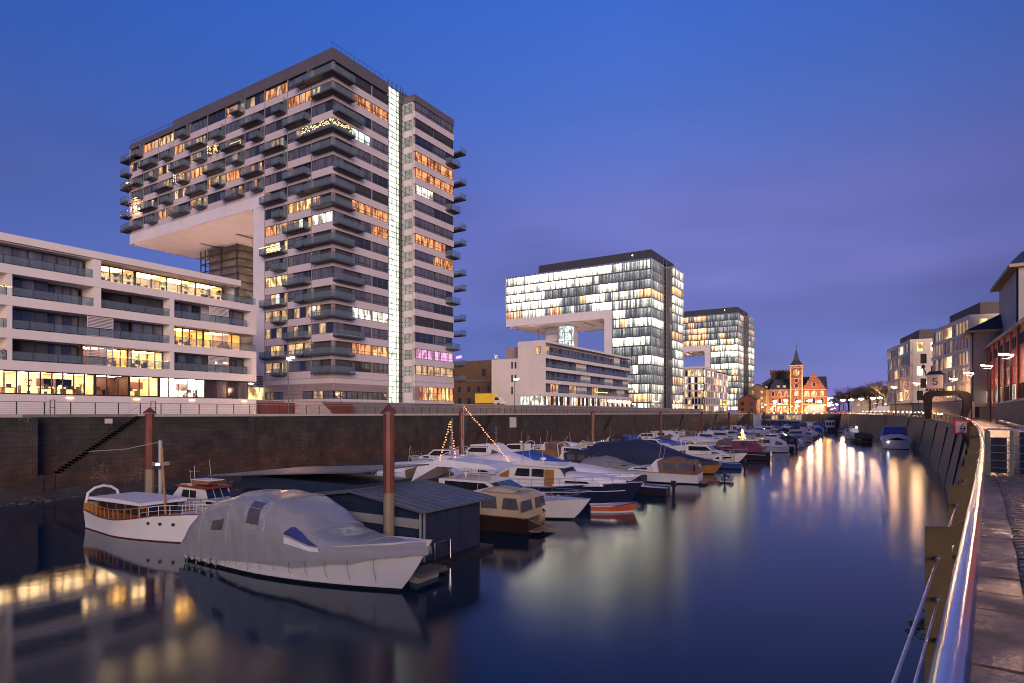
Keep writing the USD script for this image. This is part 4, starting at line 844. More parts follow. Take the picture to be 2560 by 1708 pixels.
# ------------------------------------------------------------------ second low white block with balconies
def second_block():
    X, Y0, Y1 = -78.0, 140.0, 203.0
    t = thing('balcony_block', 'low white block with blank end wall and rows of balconies before the glass tower', 'building', (X - 8, 170, TZ), world=True); pn = Panes(t, 280); g = rnd(41)
    fr = Frame((X, 0, 0), (0, 1, 0), (1, 0, 0)); F = Frame((0, Y0, 0), (1, 0, 0), (0, -1, 0))
    MB().box(-86.2, X - 2.2, Y0 + .01, Y1, TZ, 26.0).build('main_wall', 'pale_concrete', t)
    MB().box(X - 2.2, X, Y0, Y0 + .45, 12.3, 26.6).box(-86.3, X - 2.21, Y0 - .04, Y0 + .5, 12.3, 26.6).build('end_wall', 'white_render', t)
    MB().box(-94.8, -86.35, Y0, Y1 - 10, TZ, 22.2).build('lower_wing', 'white_render', t); MB().box(-91.5, -86.4, Y0 + 2, Y1 - 12, 22.2, 25.4).build('setback_box', 'mauve_panel', t)
    MB().box(X - 5, X + .02, Y0 + .46, Y1, 26.05, 26.6).build('roof', 'white_render', t)
    for x0, z0, z1, m in ((-80.6, 22.9, 25.1, 'lit_warm'), (-88.3, 19.5, 21.3, 'dark_glass'), (-87.2, 19.5, 21.3, 'dark_glass'), (-88.3, 15.9, 17.8, 'dark_glass'), (-87.2, 15.9, 17.8, 'dark_glass'), (-88.3, 12.6, 14.6, 'dark_glass')):
        window(pn, t, F, x0, x0 + (1.3 if m == 'lit_warm' else .45), z0, z1, 1, m, d=.05)
    zs = [(13.0, 15.4), (16.3, 18.7), (19.6, 22.0), (22.9, 26.0)]
    for f, (z0, z1) in enumerate(zs):
        MB().fbox(fr, Y0 + .46, Y1, z0 - .95, z0 - .02, -2.2, 0).build('parapet_band', 'white_render', t); y = Y0 + .6; i = 0
        while y < Y1 - 4:
            w_ = g.choice([4.2, 5.0, 6.2]); lit_ = (f == 0 and i in (1, 3, 6)) or (f == 3 and i == 0)
            if g.random() < .12: MB().fbox(fr, y, y + w_, z0, z1, -2.19, -1.2).build('infill', 'white_render', t)
            else: window(pn, t, fr, y, y + w_ - .15, z0, z1 - (.6 if f == 3 else 0), 3, ['lit_orange', 'lit_warm', 'lit_dim'] if lit_ else g.choice([['dark_glass', 'curtain_glass', 'curtain_glass'], ['curtain_glass'], ['curtain_glass', 'dark_glass']]), d=-1.6)
            y += w_; i += 1
        glass_rail(t, fr, Y0 + .5, Y1, z0, -.2, 1.0, 4.5)
    fairy(t, [fr.at(172, 13.9, .05), fr.at(181, 13.9, .05)], seed=3, r=.07, step=.3)
    y = Y0 + 1.0; i = 0
    while y < Y1 - 3: window(pn, t, fr, y, y + 3.9, 9.6, 12.0, 3, g.choice([['lit_white', 'lit_warm', 'dark_glass'], ['lit_warm', 'dark_glass', 'lit_white'], ['dark_glass', 'lit_dim', 'lit_white']]) if i < 9 else ['lit_dim', 'lit_white', 'dark_glass'], d=-.3); y += 4.1; i += 1
    MB().fbox(F, -87.5, -78.05, TZ, 9.6, -.3, .02).build('base', 'pale_concrete', t)
    window(pn, t, F, -85.5, -82.6, 9.65, 12.0, 3, ['lit_cool', 'lit_white'], d=.05); window(pn, t, F, -82.4, -78.3, 9.65, 12.0, 3, ['lit_white'], d=.05)
    pn.close(); plant(t, -94, Y0 + 1.2, 22.2, 1.4, .5, .4, 60, lights=True)
second_block()
# old ochre warehouse between the tower and the second block
t = thing('ochre_warehouse', 'old ochre rendered warehouse between the tower and the low white block', 'building', (-112, 165, TZ), world=True)
F = Frame((0, 160.0, 0), (1, 0, 0), (0, -1, 0)); wn = MB()
MB().box(-130, -97, 160, 190, TZ, 24.3).build('wall', 'ochre_render', t); MB().box(-124, -96, 156.5, 159.95, TZ, 17.5).build('front_wing', 'ochre_render', t); MB().box(-124.3, -95.8, 156.2, 160, 17.5, 17.8).build('cornice', 'mauve_panel', t)
F2 = Frame((0, 156.5, 0), (1, 0, 0), (0, -1, 0))
for i in range(7):
    x = -122.5 + 3.7 * i
    for z in (14.2,): window(Panes(t), t, F2, x, x + 1.0, z, z + 1.6, 1, 'dark_glass', d=.03)
    window(Panes(t), t, F2, x, x + 1.2, 9.8, 12.2, 1, 'lit_warm' if i in (3, 5, 6) else 'dark_glass', d=.03)
for x in (-112, -104.5): window(Panes(t), t, F, x, x + 1.3, 19.3, 21.5, 1, 'dark_glass', d=.03)

# ------------------------------------------------------------------ small white office block farther along
t = thing('grid_office', 'small white gridded office block below the farther glass tower', 'building', (-90, 310, TZ), world=True); pn = Panes(t, 280); g = rnd(51)
X, Y0 = -78.0, 295.0; F = Frame((0, Y0, 0), (1, 0, 0), (0, -1, 0)); R = Frame((X, 0, 0), (0, 1, 0), (1, 0, 0))
MB().box(-110, X - .6, Y0 + .6, 345, QZ, 28.5).build('core_wall', 'dark_panel', t); MB().box(-110, X, Y0, 318, 28.6, 29.8).build('roof', 'white_render', t); MB().box(-110, X, 318.01, 345.0, 27.6, 28.8).build('roof', 'white_render', t)
for k in range(6):
    z = 8.4 + 3.4 * k
    for fr, a0, a1, n, dens in ((F, -100, X, 14, .55), (R, Y0, 345, 16, .5)):
        MB().fbox(fr, a0, a1, z + 2.75, z + 3.38, -.5, 0).build('floor_band', 'white_render', t)
        for i in range(n):
            p, q = lerp(a0, a1, i / n), lerp(a0, a1, (i + 1) / n); MB().fbox(fr, p, p + .38, z, z + 2.74, -.5, -.02).build('upright', 'white_render', t)
            pn.put(t, fr, p + .4, q - .02, z, z + 2.74, -.3, g.choice(['lit_white', 'lit_warm', 'lit_yellow']) if g.random() < (dens if k else .7) else 'dark_glass')
pn.close()

# ------------------------------------------------------------------ harbour office with clock tower at the head of the basin
def arch(w, h): return [(-w / 2, 0), (w / 2, 0), (w / 2, h - w / 2)] + [(w / 2 * math.cos(a), h - w / 2 + w / 2 * math.sin(a)) for a in np.linspace(.3, math.pi - .3, 7)] + [(-w / 2, h - w / 2)]
def harbour_office():
    # its own axes: x to the right along the front, front at y = 0, set square to the view down the basin
    t = thing('harbour_office', 'floodlit red brick harbour office with clock tower and stepped gable', 'building', (-47, 366, 7.4), rotz=8)
    F = Frame((0, 0, 0), (1, 0, 0), (0, -1, 0)); pn = Panes(t, 200)
    def body(n, x0, x1, y0, y1, z0, z1, m='brick_red'): return MB().box(x0, x1, y0, y1, z0, z1).build(n, m, t)
    body('left_wing', -13.5, -2.9, 0, 12, 0, 13.0); body('right_wing', 3.0, 15.0, 0, 14, 0, 13.0); body('tower_shaft', -2.85, 2.95, -1.2, 5, 0, 25.6)
    MB().hexa([(-13.8, -.4, 13.01), (-2.87, -.4, 13.01), (-2.87, 12.4, 13.01), (-13.8, 12.4, 13.01), (-11.2, 5.5, 19.0), (-2.87, 5.5, 19.0), (-2.87, 6.5, 19.0), (-11.2, 6.5, 19.0)]).build('roof', 'slate', t)
    MB().hexa([(2.97, -.1, 13.01), (15.3, -.1, 13.01), (15.3, 14.3, 13.01), (2.97, 14.3, 13.01), (2.97, 6.6, 20.2), (15.0, 6.6, 20.2), (15.0, 7.4, 20.2), (2.97, 7.4, 20.2)]).build('roof', 'slate', t)
    body('keep', -13.2, -2.0, 14, 22, 0, 22.5, 'ochre_render'); MB().box(-13.5, -1.7, 13.7, 22.3, 22.5, 24.2).build('keep_parapet', 'brick_red', t)
    for i in range(9): MB().box(-13.5 + i * 1.35, -12.8 + i * 1.35, 13.7, 14.3, 24.2, 25.0).build('merlon', 'brick_red', t)
    st = [(3.1, 12.99)]
    for i in range(6): st += [(3.1 + .8 * i, 13.7 + 1.25 * i), (3.9 + .8 * i, 13.7 + 1.25 * i)]
    st += [(7.9, 21.3)]; st += [(17.4 - p[0], p[1]) for p in reversed(st)]
    MB().slab(st, F, -.6, .35).build('stepped_gable', 'brick_red', t)
    for i in range(6):
        for sgn in (0, 1):
            a = 3.1 + .8 * i; b = a + .8; a, b = (a, b) if not sgn else (17.4 - b, 17.4 - a); MB().fbox(F, a, b, 13.705 + 1.25 * i, 13.85 + 1.25 * i, -.65, .42).build('gable_cap', 'stone_trim', t)
    for z in (4.6, 8.9, 12.7): MB().fbox(F, -13.55, -2.9, z, z + .3, 0, .14).fbox(F, 3.0, 15.05, z, z + .3, .36 if z > 12.8 else 0, .15).build('string_course', 'stone_trim', t)
    for z in (13.0, 19.0, 24.6): MB().box(-3.05, 3.15, -1.4, 5.2, z, z + .3).build('string_course', 'stone_trim', t)
    for sx in (-2.85, 2.95): MB().box(sx - .3, sx + .3, -1.32, -.9, 0, 25.5).build('corner_stone', 'stone_trim', t)
    MB().box(-3.3, 3.4, -1.7, 5.4, 25.6, 26.3).build('tower_cornice', 'stone_trim', t)
    MB().hexa([(-3.2, -1.6, 26.31), (3.3, -1.6, 26.31), (3.3, 5.3, 26.31), (-3.2, 5.3, 26.31), (-1.5, .2, 29.0), (1.6, .2, 29.0), (1.6, 3.5, 29.0), (-1.5, 3.5, 29.0)]).hexa([(-1.5, .2, 29.01), (1.6, .2, 29.01), (1.6, 3.5, 29.01), (-1.5, 3.5, 29.01), (-.08, 1.8, 35.5), (.12, 1.8, 35.5), (.12, 2.0, 35.5), (-.08, 2.0, 35.5)]).build('spire', 'slate', t)
    MB().tube([(0, 1.9, 35.3), (0, 1.9, 38.5)], .1, 6).ball((0, 1.9, 36.6), .25).build('finial', 'dark_metal', t)
    T = Frame((0, -1.2, 0), (1, 0, 0), (0, -1, 0))
    c = MB(); c.slab([(1.35 * math.cos(a) + .05, 22.2 + 1.35 * math.sin(a)) for a in np.linspace(0, 2 * math.pi, 24)[:-1]], T, .02, .12); ck = c.build('clock_face', 'lit_yellow', t)
    MB().slab([(1.7 * math.cos(a) + .05, 22.2 + 1.7 * math.sin(a)) for a in np.linspace(0, 2 * math.pi, 24)[:-1]], T, .0, .06).build('clock_ring', 'stone_trim', t)
    for ang, L in ((1.2, 1.1), (2.6, .75)): MB().slab([(.05 + L * math.cos(ang) + .06 * s_ * math.sin(ang), 22.2 + L * math.sin(ang) - .06 * s_ * math.cos(ang)) for s_ in (1, -1)] + [(.05 + .07 * s_ * math.sin(ang), 22.2 - .07 * s_ * math.cos(ang)) for s_ in (-1, 1)], T, .125, .16).build('clock_hand', 'dark_metal', ck)
    def win(fr, x, z, w_, h, mat):
        o = MB().slab([(x + a * 1.35, z - .1 + b * 1.08) for a, b in arch(w_, h)], fr, .0, .05).build('window', 'stone_trim', t)
        MB().slab([(x + a, z + b) for a, b in arch(w_, h)], fr, .055, .09).build('pane', mat, o)
    for i, x in enumerate((-11.6, -8.3, -5.0)):
        win(F, x, .9, 1.9, 3.2, 'lit_yellow'); win(F, x, 5.4, 1.5, 2.8, 'dark_glass'); win(F, x, 9.6, 1.4, 2.5, 'lit_dim' if i != 0 else 'dark_glass')
    for i, x in enumerate((5.2, 8.7, 12.6)):
        win(F, x, .9, 1.7, 3.0, 'lit_warm' if i < 2 else 'dark_glass'); win(F, x, 5.4, 1.6, 2.8, 'dark_glass'); win(F, x, 9.5, 2.0 if i < 2 else 1.2, 2.6, 'lit_yellow')
    win(Frame((0, -.36, 0), (1, 0, 0), (0, -1, 0)), 8.7, 14.6, 1.6, 2.2, 'dark_glass')
    for z, m in ((1.0, 'lit_yellow'), (5.4, 'dark_glass'), (9.5, 'lit_yellow'), (14.2, 'dark_glass'), (17.0, 'dark_glass')): win(T, .05, z, 1.5, 2.9 if z < 14 else 1.9, m)
    for x in (-9, -6): MB().box(x - .8, x + .8, .8, 3, 13.6, 15.4).build('dormer', 'stone_trim', t)
    for x in (-11, -7.5, -4, .05, 5, 8.7, 12.5): MB().box(x - .25, x + .25, -3.2, -2.8, .05, .35).build('floodlight', 'warm_flood', t)
    MB().box(5.4, 13, -7.0, -6.6, .1, 4.4).build('scaffold_sheet', 'mauve_panel', t)
    pn.close()
harbour_office()
# houses between the glass towers and the harbour office
for i, (u, yd, w_, h, mat, lab) in enumerate(((1893, 350, 9, 13, 'ochre_render', 'ochre gabled house left of the brick harbour office'), (1925, 372, 8, 17, 'slate', 'dark narrow house with lit top storey beside the harbour office'), (1868, 330, 9, 7, 'brick_red', 'low red brick house under the far glass tower'))):
    x = -yd * math.tan(math.radians(YAW) - math.atan((u - 1280) / 1532)); t = thing('small_house', lab, 'building', (x, yd, 7.3)); F = Frame((0, 0, 0), (1, 0, 0), (0, -1, 0)); pn = Panes(t)
    MB().slab([(-w_ / 2, 0), (w_ / 2, 0), (w_ / 2, h), (0, h + 2.5), (-w_ / 2, h)], F, -10, 0).build('wall', mat, t)
    MB().slab([(-w_ / 2 - .4, h - .3), (0, h + 2.6), (w_ / 2 + .4, h - .3), (w_ / 2 + .4, h), (0, h + 3), (-w_ / 2 - .4, h)], F, -10.2, .3).build('roof', 'slate', t)
    for z in np.arange(1, h - 2, 3.2):
        for xx in (-w_ / 4, w_ / 4): window(pn, t, F, xx - .6, xx + .6, z, z + 1.7, 1, rnd(int(z * 10) + i).choice(['lit_yellow', 'dark_glass', 'lit_warm']), d=.03)

# ------------------------------------------------------------------ the right bank: offices, red warehouse, crane
def slot_office(name, label, ox, oy, ang, L, Wd, H, seed, dens):
    """White office block with narrow upright windows; o = its near corner, L along the quay, Wd facing the camera."""
    a = math.radians(ang); r1 = (-math.sin(a), math.cos(a), 0); n1 = (-math.cos(a), -math.sin(a), 0); r2 = (math.cos(a), math.sin(a), 0); n2 = (math.sin(a), -math.cos(a), 0)
    t = thing(name, label, 'building', (ox, oy, 6.6), world=True); pn = Panes(t, 280); g = rnd(seed); z0 = 6.6
    A = Frame((ox, oy, 0), r1, n1); B = Frame((ox, oy, 0), r2, n2); C = Frame((ox, oy, 0), r1, n1)
    MB().fbox(A, .6, L - .3, z0, z0 + H - .5, -Wd + .3, -.6).build('core_wall', 'dark_panel', t); MB().fbox(A, 0, L, z0 + H - .9, z0 + H, -Wd, 0).build('roof', 'office_render', t)
    MB().fbox(A, 4, L - 3, z0 + H + .01, z0 + H + 3.0, -Wd, -3).build('roof_storey', 'brown_roof', t)
    P = (H - 4.4) / 5
    for k in range(5):
        z = z0 + 4.4 + P * k
        MB().fbox(A, 0, L, z - .75, z, -.6, 0).build('floor_band', 'office_render', t); MB().fbox(B, .01, Wd, z - .75, z, -.6, 0).build('floor_band', 'office_render', t)
        n = int(L / 1.9); big = g.randrange(2, n - 4) if k % 2 == 0 else -9
        for i in range(n):
            p, q = lerp(0, L, i / n), lerp(0, L, (i + 1) / n)
            if not big < i <= big + 2: MB().fbox(A, p, p + .98, z + .01, z + P - .76, -.55, -.01).build('upright', 'office_render', t)
            pn.put(t, A, p + (1.0 if not big < i <= big + 2 else 0), q - .02, z + .01, z + P - .76, -.45, g.choice(['lit_yellow', 'lit_white', 'lit_warm']) if g.random() < dens or big <= i <= big + 2 else 'slot_glass')
        for i in range(3):
            p = 1.6 + i * (Wd - 2.4) / 3 + (.8 if k % 2 else 0); MB().fbox(B, (0.62 if i == 0 else p - (Wd - 2.4) / 3 + 1.45), p, z + .01, z + P - .76, -.55, -.02).build('wall_panel', 'office_render', t)
            pn.put(t, B, p + .02, p + 1.43, z + .01, z + P - .76, -.3, g.choice(['lit_yellow', 'lit_white']) if (k in (4, 2, 1) and g.random() < .75) else 'slot_glass')
        MB().fbox(B, p + 1.45, Wd, z + .01, z + P - .76, -.55, -.02).build('wall_panel', 'office_render', t)
    MB().fbox(A, 2.5, L, z0, z0 + 3.62, -2.2, -1.6).build('ground_glazing', 'slot_glass', t); MB().fbox(A, 0, L, z0, z0 + 1.6, -.4, .35).build('base_wall', 'office_render', t); MB().fbox(B, .5, Wd, z0, z0 + 3.62, -1.5, -.9).build('ground_wall', 'pale_panel', t)
    pn.close(); return t
slot_office('slot_window_office', 'nearer pale office block with narrow upright windows behind the harbour crane', 12.4, 155.6, 12, 26.5, 13, 21.0, 61, .5)
slot_office('slot_window_office', 'farther pale office block with narrow upright windows, left of the bare trees end', 2.8, 199.0, 11, 30.0, 12, 21.0, 62, .38)
def red_warehouse():
    t = thing('red_warehouse', 'long warehouse with dark red facade and hip roofed grey tower at right edge', 'building', (15, 120, 6.3), world=True); X = 14.0; pn = Panes(t)
    fr = Frame((X, 0, 0), (0, 1, 0), (-1, 0, 0)); Y0, Y1 = 76.0, 152.0
    MB().fbox(fr, Y0, Y1, 6.0, 19.2, -14, 0).build('main_wall', 'red_facade', t); MB().fbox(fr, Y0, Y1, 6.0, 8.6, .005, .35).build('base_wall', 'brown_stone', t)
    MB().fbox(fr, Y0, Y1, 19.21, 19.7, -14, .5).build('cornice', 'stone_trim', t)
    MB().hexa([fr.at(Y0, 19.71, .4), fr.at(Y1, 19.71, .4), fr.at(Y1, 19.71, -14), fr.at(Y0, 19.71, -14), fr.at(Y0, 21.0, -5), fr.at(Y1 - 3, 21.0, -5), fr.at(Y1 - 3, 21.0, -8), fr.at(Y0, 21.0, -8)]).build('roof', 'roof_dark', t)
    for i in range(13):
        y = lerp(Y0, Y1, i / 12); MB().fbox(fr, y - .35, y + .35, 8.61, 19.2, .005, .25).build('pilaster', 'red_facade', t)
        if i < 12:
            c = y + 3.15
            for z, h, m in ((9.2, 2.4, ('lit_white' if i in (5, 8, 10) else 'lit_dim' if i % 2 else 'dark_glass')), (16.6, 1.7, 'curtain_glass')): window(pn, t, fr, c - 1.9, c + 1.9, z, z + h, 3, m, d=.06)
    # grey towers with hipped roofs
    for k, (ya, yb, top, out) in enumerate(((125.0, 147.0, 30.6, -2.2), (143.0, 150.5, 22.4, 2.0))):
        MB().fbox(fr, ya, yb, 8.7 if out > 0 else 20.0, top, -11, out).build('tower_wall', 'grey_render', t); MB().fbox(fr, ya - 1.0, yb + 1.0, top, top + .5, -10, out + 1.3).build('tower_eaves', 'stone_trim', t)
        m = (ya + yb) / 2; c = [fr.at(ya - 1, top + .51, out + 1.3), fr.at(yb + 1, top + .51, out + 1.3), fr.at(yb + 1, top + .51, -10), fr.at(ya - 1, top + .51, -10)]
        MB().hexa(c + [fr.at(m - .6, top + 4.6, -4), fr.at(m + .6, top + 4.6, -4), fr.at(m + .6, top + 4.6, -5), fr.at(m - .6, top + 4.6, -5)]).build('tower_roof', 'roof_dark', t)
        MB().tube([fr.at(ya + .8, 8.7 if out > 0 else 20.5, out + .1), fr.at(ya + .8, top, out + .1)], .12, 6).build('downpipe', 'dark_metal', t)
    pn.close()
red_warehouse()
# historic gantry crane numbered 5
def gantry():
    t = thing('harbour_crane', 'historic grey steel gantry crane, white cabin with black number 5', 'crane', (4.6, 133, 6.3), world=True)
    y0 = 132.5; F = Frame((0, y0, 0), (1, 0, 0), (0, -1, 0)); xl, xr, zb = 4.6, 10.7, 6.5
    pts_o = [(xl - .4, zb), (xl - .7, zb + 4.0), (xl - .5, zb + 4.6), (xl - .1, zb + 4.9), (xr - 1.6, zb + 5.0), (xr - .4, zb + 4.7), (xr + .3, zb + 4.1), (xr + .2, zb + 2.4), (xr - .6, zb)]
    pts_i = [(xr - 1.25, zb), (xr - .9, zb + 2.4), (xr - 1.0, zb + 3.6), (xr - 1.7, zb + 4.15), (xl + 1.1, zb + 4.1), (xl + .6, zb + 3.7), (xl + .5, zb)]
    for dy in (0, 3.6):
        G = Frame((0, y0 + dy, 0), (1, 0, 0), (0, -1, 0)); MB().slab(pts_o + pts_i, G, -.5, 0).build('portal_frame', 'crane_grey', t)
    for x, z in ((xl - .2, zb + 4.4), (xr - .5, zb + 4.3), (xl + 2, zb + 4.5)): MB().box(x - .25, x + .25, y0 + .51, y0 + 3.09, z - .3, z + .25).build('cross_beam', 'crane_grey', t)
    for x in np.arange(xl - .3, xl + 2.6, .5): MB().box(x - .06, x + .25, y0 - .3, y0 + 3.8, zb + 5.02, zb + 5.3).build('turntable_beam', 'dark_metal', t)
    c = MB().box(xl - .2, xl + 2.15, y0 - .2, y0 + 2.4, zb + 5.4, zb + 7.85).build('cabin', 'cabin_white', t)
    MB().hexa([(xl - .45, y0 - .45, zb + 7.86), (xl + 2.4, y0 - .45, zb + 7.86), (xl + 2.4, y0 + 2.7, zb + 7.86), (xl - .45, y0 + 2.7, zb + 7.86), (xl + .2, y0 + .5, zb + 8.5), (xl + 1.8, y0 + .5, zb + 8.5), (xl + 1.8, y0 + 1.8, zb + 8.5), (xl + .2, y0 + 1.8, zb + 8.5)]).build('cabin_roof', 'slate', t)
    m = meshkit.text_mesh('5', 1.25, .03); v = m.vertices; v = v - [(v[:, 0].min() + v[:, 0].max()) / 2, 0, 0]
    p = MB().add(np.c_[xl + 1.0 + v[:, 0], y0 - .215 - v[:, 2], zb + 6.0 + v[:, 1]], m.faces); p.build('number', 'black_paint', c)
    MB().box(xl - .23, xl - .21, y0 + .6, y0 + 1.6, zb + 6.4, zb + 7.4).build('cabin_window', 'lit_warm', t)
    j = MB()
    for dz in (0, .7): j.bar((xl - .3, y0 + 1.0, zb + 7.9 + dz * .5), (xl - .9, y0 + .9, zb + 9.5 + dz * .2), .1)
    j.bar((xl - .35, y0 + 1, zb + 7.8), (xl - .8, y0 + .9, zb + 10.2), .08).ball((xl - .7, y0 + .9, zb + 9.4), .3).build('jib', 'dark_metal', t)
gantry()
t = thing('portal_wall', 'low pale rendered wall under the gantry crane', 'wall', (8, 140, 6.4), world=True); MB().box(5.2, 7.6, 140, 140.6, 6.3, 9.6).build('wall_panel', 'white_render', t); MB().box(7.65, 12.0, 141, 141.6, 6.3, 9.6).build('wall_panel', 'cabin_white', t)

# ------------------------------------------------------------------ street lamps
def street_lamp(label, x, y, z, h=8.0, ang=0, group=None, src=[]):
    if src: return dup(src[0], (x, y, z), ang, label, group)
    t = thing('street_lamp', label, 'street lamp', (x, y, z), rotz=ang, group=group); src.append(t)
    MB().tube([(0, 0, 0), (0, 0, h - .9)], .09, 8, .06).build('pole', 'dark_metal', t); MB().tube([(0, 0, h - .9), (.12, 0, h - .35), (0, 0, h - .02)], .035, 6).build('arm', 'dark_metal', t); MB().tube([(.05, 0, h - .55), (-.75, 0, h - .62)], .025, 6).build('stay', 'pale_metal', t)
    MB().hexa([(-1.1, -.24, h - .02), (.25, -.24, h - .18), (.25, .24, h - .18), (-1.1, .24, h - .02), (-1.1, -.24, h + .06), (.25, -.24, h - .09), (.25, .24, h - .09), (-1.1, .24, h + .06)]).build('head', 'pale_metal', t)
    MB().hexa([(-1.05, -.21, h - .19), (.2, -.21, h - .35), (.2, .21, h - .35), (-1.05, .21, h - .19), (-1.05, -.21, h - .03), (.2, -.21, h - .19), (.2, .21, h - .19), (-1.05, .21, h - .03)]).build('lamp_panel', 'lamp_glow', t)
    return t
street_lamp('lit street lamp nearest the camera by the red warehouse', 10.6, 87.0, near_z(87))
street_lamp('lit street lamp second nearest along the red warehouse', 11.0, 108.6, near_z(108))
street_lamp('lit street lamp before the red warehouse, third from the right', 10.6, 129.6, near_z(129))
street_lamp('lit street lamp just right of the gantry crane cabin', 10.0, 154.0, near_z(154))
street_lamp('lit street lamp beside the ramp wall, next to the right edge', 10.4, 65.5, near_z(65))
street_lamp('lit street lamp at the near end of the ramp wall', 8.8, 44.0, near_z(44))
street_lamp('added lamp lighting the nearer pale office block', 4.2, 176.0, near_z(176))  # this lamp and the next are added to warm the office fronts
street_lamp('added lamp lighting the farther pale office block', -.5, 203.0, near_z(203))
street_lamp('lit street lamp on the far promenade before the tall tower', -72.3, 56.0, QZ, ang=180)
street_lamp('lit street lamp before the blank end of the low white block', -73.0, 117.0, QZ, ang=200)
# small lamps round the far end of the basin
def far_lamp(label, u, v, d, mat, h, r, group):
    a = math.atan((u - 1280) / 1532) - math.radians(YAW); dist = d / math.cos(math.atan((u - 1280) / 1532)); x, y = dist * math.sin(a), dist * math.cos(a); zt = CAM_Z + (1033 - v) * d / 1532
    t = thing('far_street_lamp', label, 'street lamp', (x, y, 7.3), group=group); MB().tube([(0, 0, 0), (0, 0, zt - 7.3)], .09, 6).build('pole', 'dark_metal', t); MB().ball((0, 0, zt - 7.3), r, 1, (1.4, 1.4, .6)).build('lamp_globe', mat, t)  # globe radii are oversized so the shape takes in the lamp's bloom
for u, v in ((1937, 1004), (1964, 1001), (1996, 1004), (2025, 1001), (2048, 1004)): far_lamp('white street lamp in front of the brick harbour office', u, v, 322, 'far_glow', 7, .8, 'lamps before the harbour office')
for u, v in ((2107, 1001), (2128, 1000), (2153, 998), (2182, 996), (2199, 995)): far_lamp('white street lamp on the road right of the harbour office', u, v, 300, 'far_glow', 7, .8, 'lamps on the far road')
for u, v in ((2114, 990), (2132, 990), (2150, 986), (2170, 985), (2191, 982), (2093, 1011), (2047, 995)): far_lamp('yellow street lamp among the bare trees', u, v, 380, 'gold_glow', 9, .85, 'yellow lamps among the trees')
g = rnd(71)
for i in range(22): far_lamp('small warm light on the road at the head of the basin', 1900 + 190 * g.random(), 1008 + 16 * g.random(), 318 + 30 * g.random(), 'warm_small', 5, .4, 'small warm lights at the head of the basin')
for i in range(34): far_lamp('small gold light along the avenue behind the harbour office', 2050 + 33 * g.random(), 992 + 10 * g.random() + (14 if i > 11 else 0), 430, 'gold_glow', 9, .75, 'gold lights of the avenue')
far_lamp('red traffic light by the far road', 2189, 1009, 290, 'red_glow', 5, .35, None)
far_lamp('green traffic light by the pale office corner', 2214, 1011, 280, 'green_glow', 5, .35, None)
# bare trees and the dark roofs behind them
def bare_tree(label, x, y, z, h, seed, group):
    t = thing('bare_tree', label, 'tree', (x, y, z), group=group); g = rnd(seed); tr, br = MB(), MB()
    tr.tube([(0, 0, 0), (.1, .1, h * .3), (0, .2, h * .55)], h * .025, 7, h * .012)
    def grow(p, d, L, r, lev):
        q = p + d * L; br.tube([p, (p + q) / 2 + np.array([g.uniform(-.1, .1), g.uniform(-.1, .1), 0]) * L, q], r, 4, r * .5, cap=False)
        if lev == 0: return
        for _ in range(5 if lev > 1 else 7):
            e = d + np.array([g.uniform(-.8, .8), g.uniform(-.8, .8), g.uniform(-.25, .6)]); e /= np.linalg.norm(e); grow(p + d * L * g.uniform(.45, 1), e, L * g.uniform(.5, .75), r * .55, lev - 1)
    for i in range(7):
        a = i * .9 + g.uniform(-.3, .3); d = np.array([math.cos(a) * .7, math.sin(a) * .7, .8]); grow(np.array([0, .1, h * g.uniform(.28, .5)]), d / np.linalg.norm(d), h * .27, h * .010, 3)
    tr.build('trunk', 'bare_branch', t); br.build('crown', 'bare_branch', t); return t
TREES = [(2108, 330, 13), (2122, 345, 15), (2140, 350, 16), (2158, 340, 15), (2176, 335, 16), (2192, 320, 16), (2206, 310, 17), (2216, 300, 17), (2098, 360, 11)]
t0 = None
for i, (u, d, h) in enumerate(TREES):
    a = math.atan((u - 1280) / 1532) - math.radians(YAW); dist = d / math.cos(math.atan((u - 1280) / 1532)); p = (dist * math.sin(a), dist * math.cos(a), 7.3); lab = 'bare winter tree in the row beyond the far end of the basin'
    if t0 is None: t0 = bare_tree(lab, *p, 15, 5, 'bare trees beyond the basin')
    else: dup(t0, p, 47 * i, lab, scale=(h / 15 * 1.5,) * 2 + (h / 15 * 1.0,))
t = thing('dark_house', 'dark house with long roof behind the bare trees', 'building', (-8, 388, 7.3)); F = Frame((0, 0, 0), (1, 0, 0), (0, -1, 0)); pn = Panes(t)
MB().slab([(-14, 0), (9, 0), (9, 11), (-14, 9)], F, -12, 0).build('wall', 'grey_render', t); MB().slab([(-14.5, 9.05), (9.5, 11.05), (9.5, 15), (-1, 15), (-14.5, 11)], F, -13, .4).build('roof', 'roof_dark', t)
for x in (-11, -7.5, -4, 0, 4): window(pn, t, F, x, x + 1.3, 3.5, 5.5, 1, 'lit_dim', d=.03)
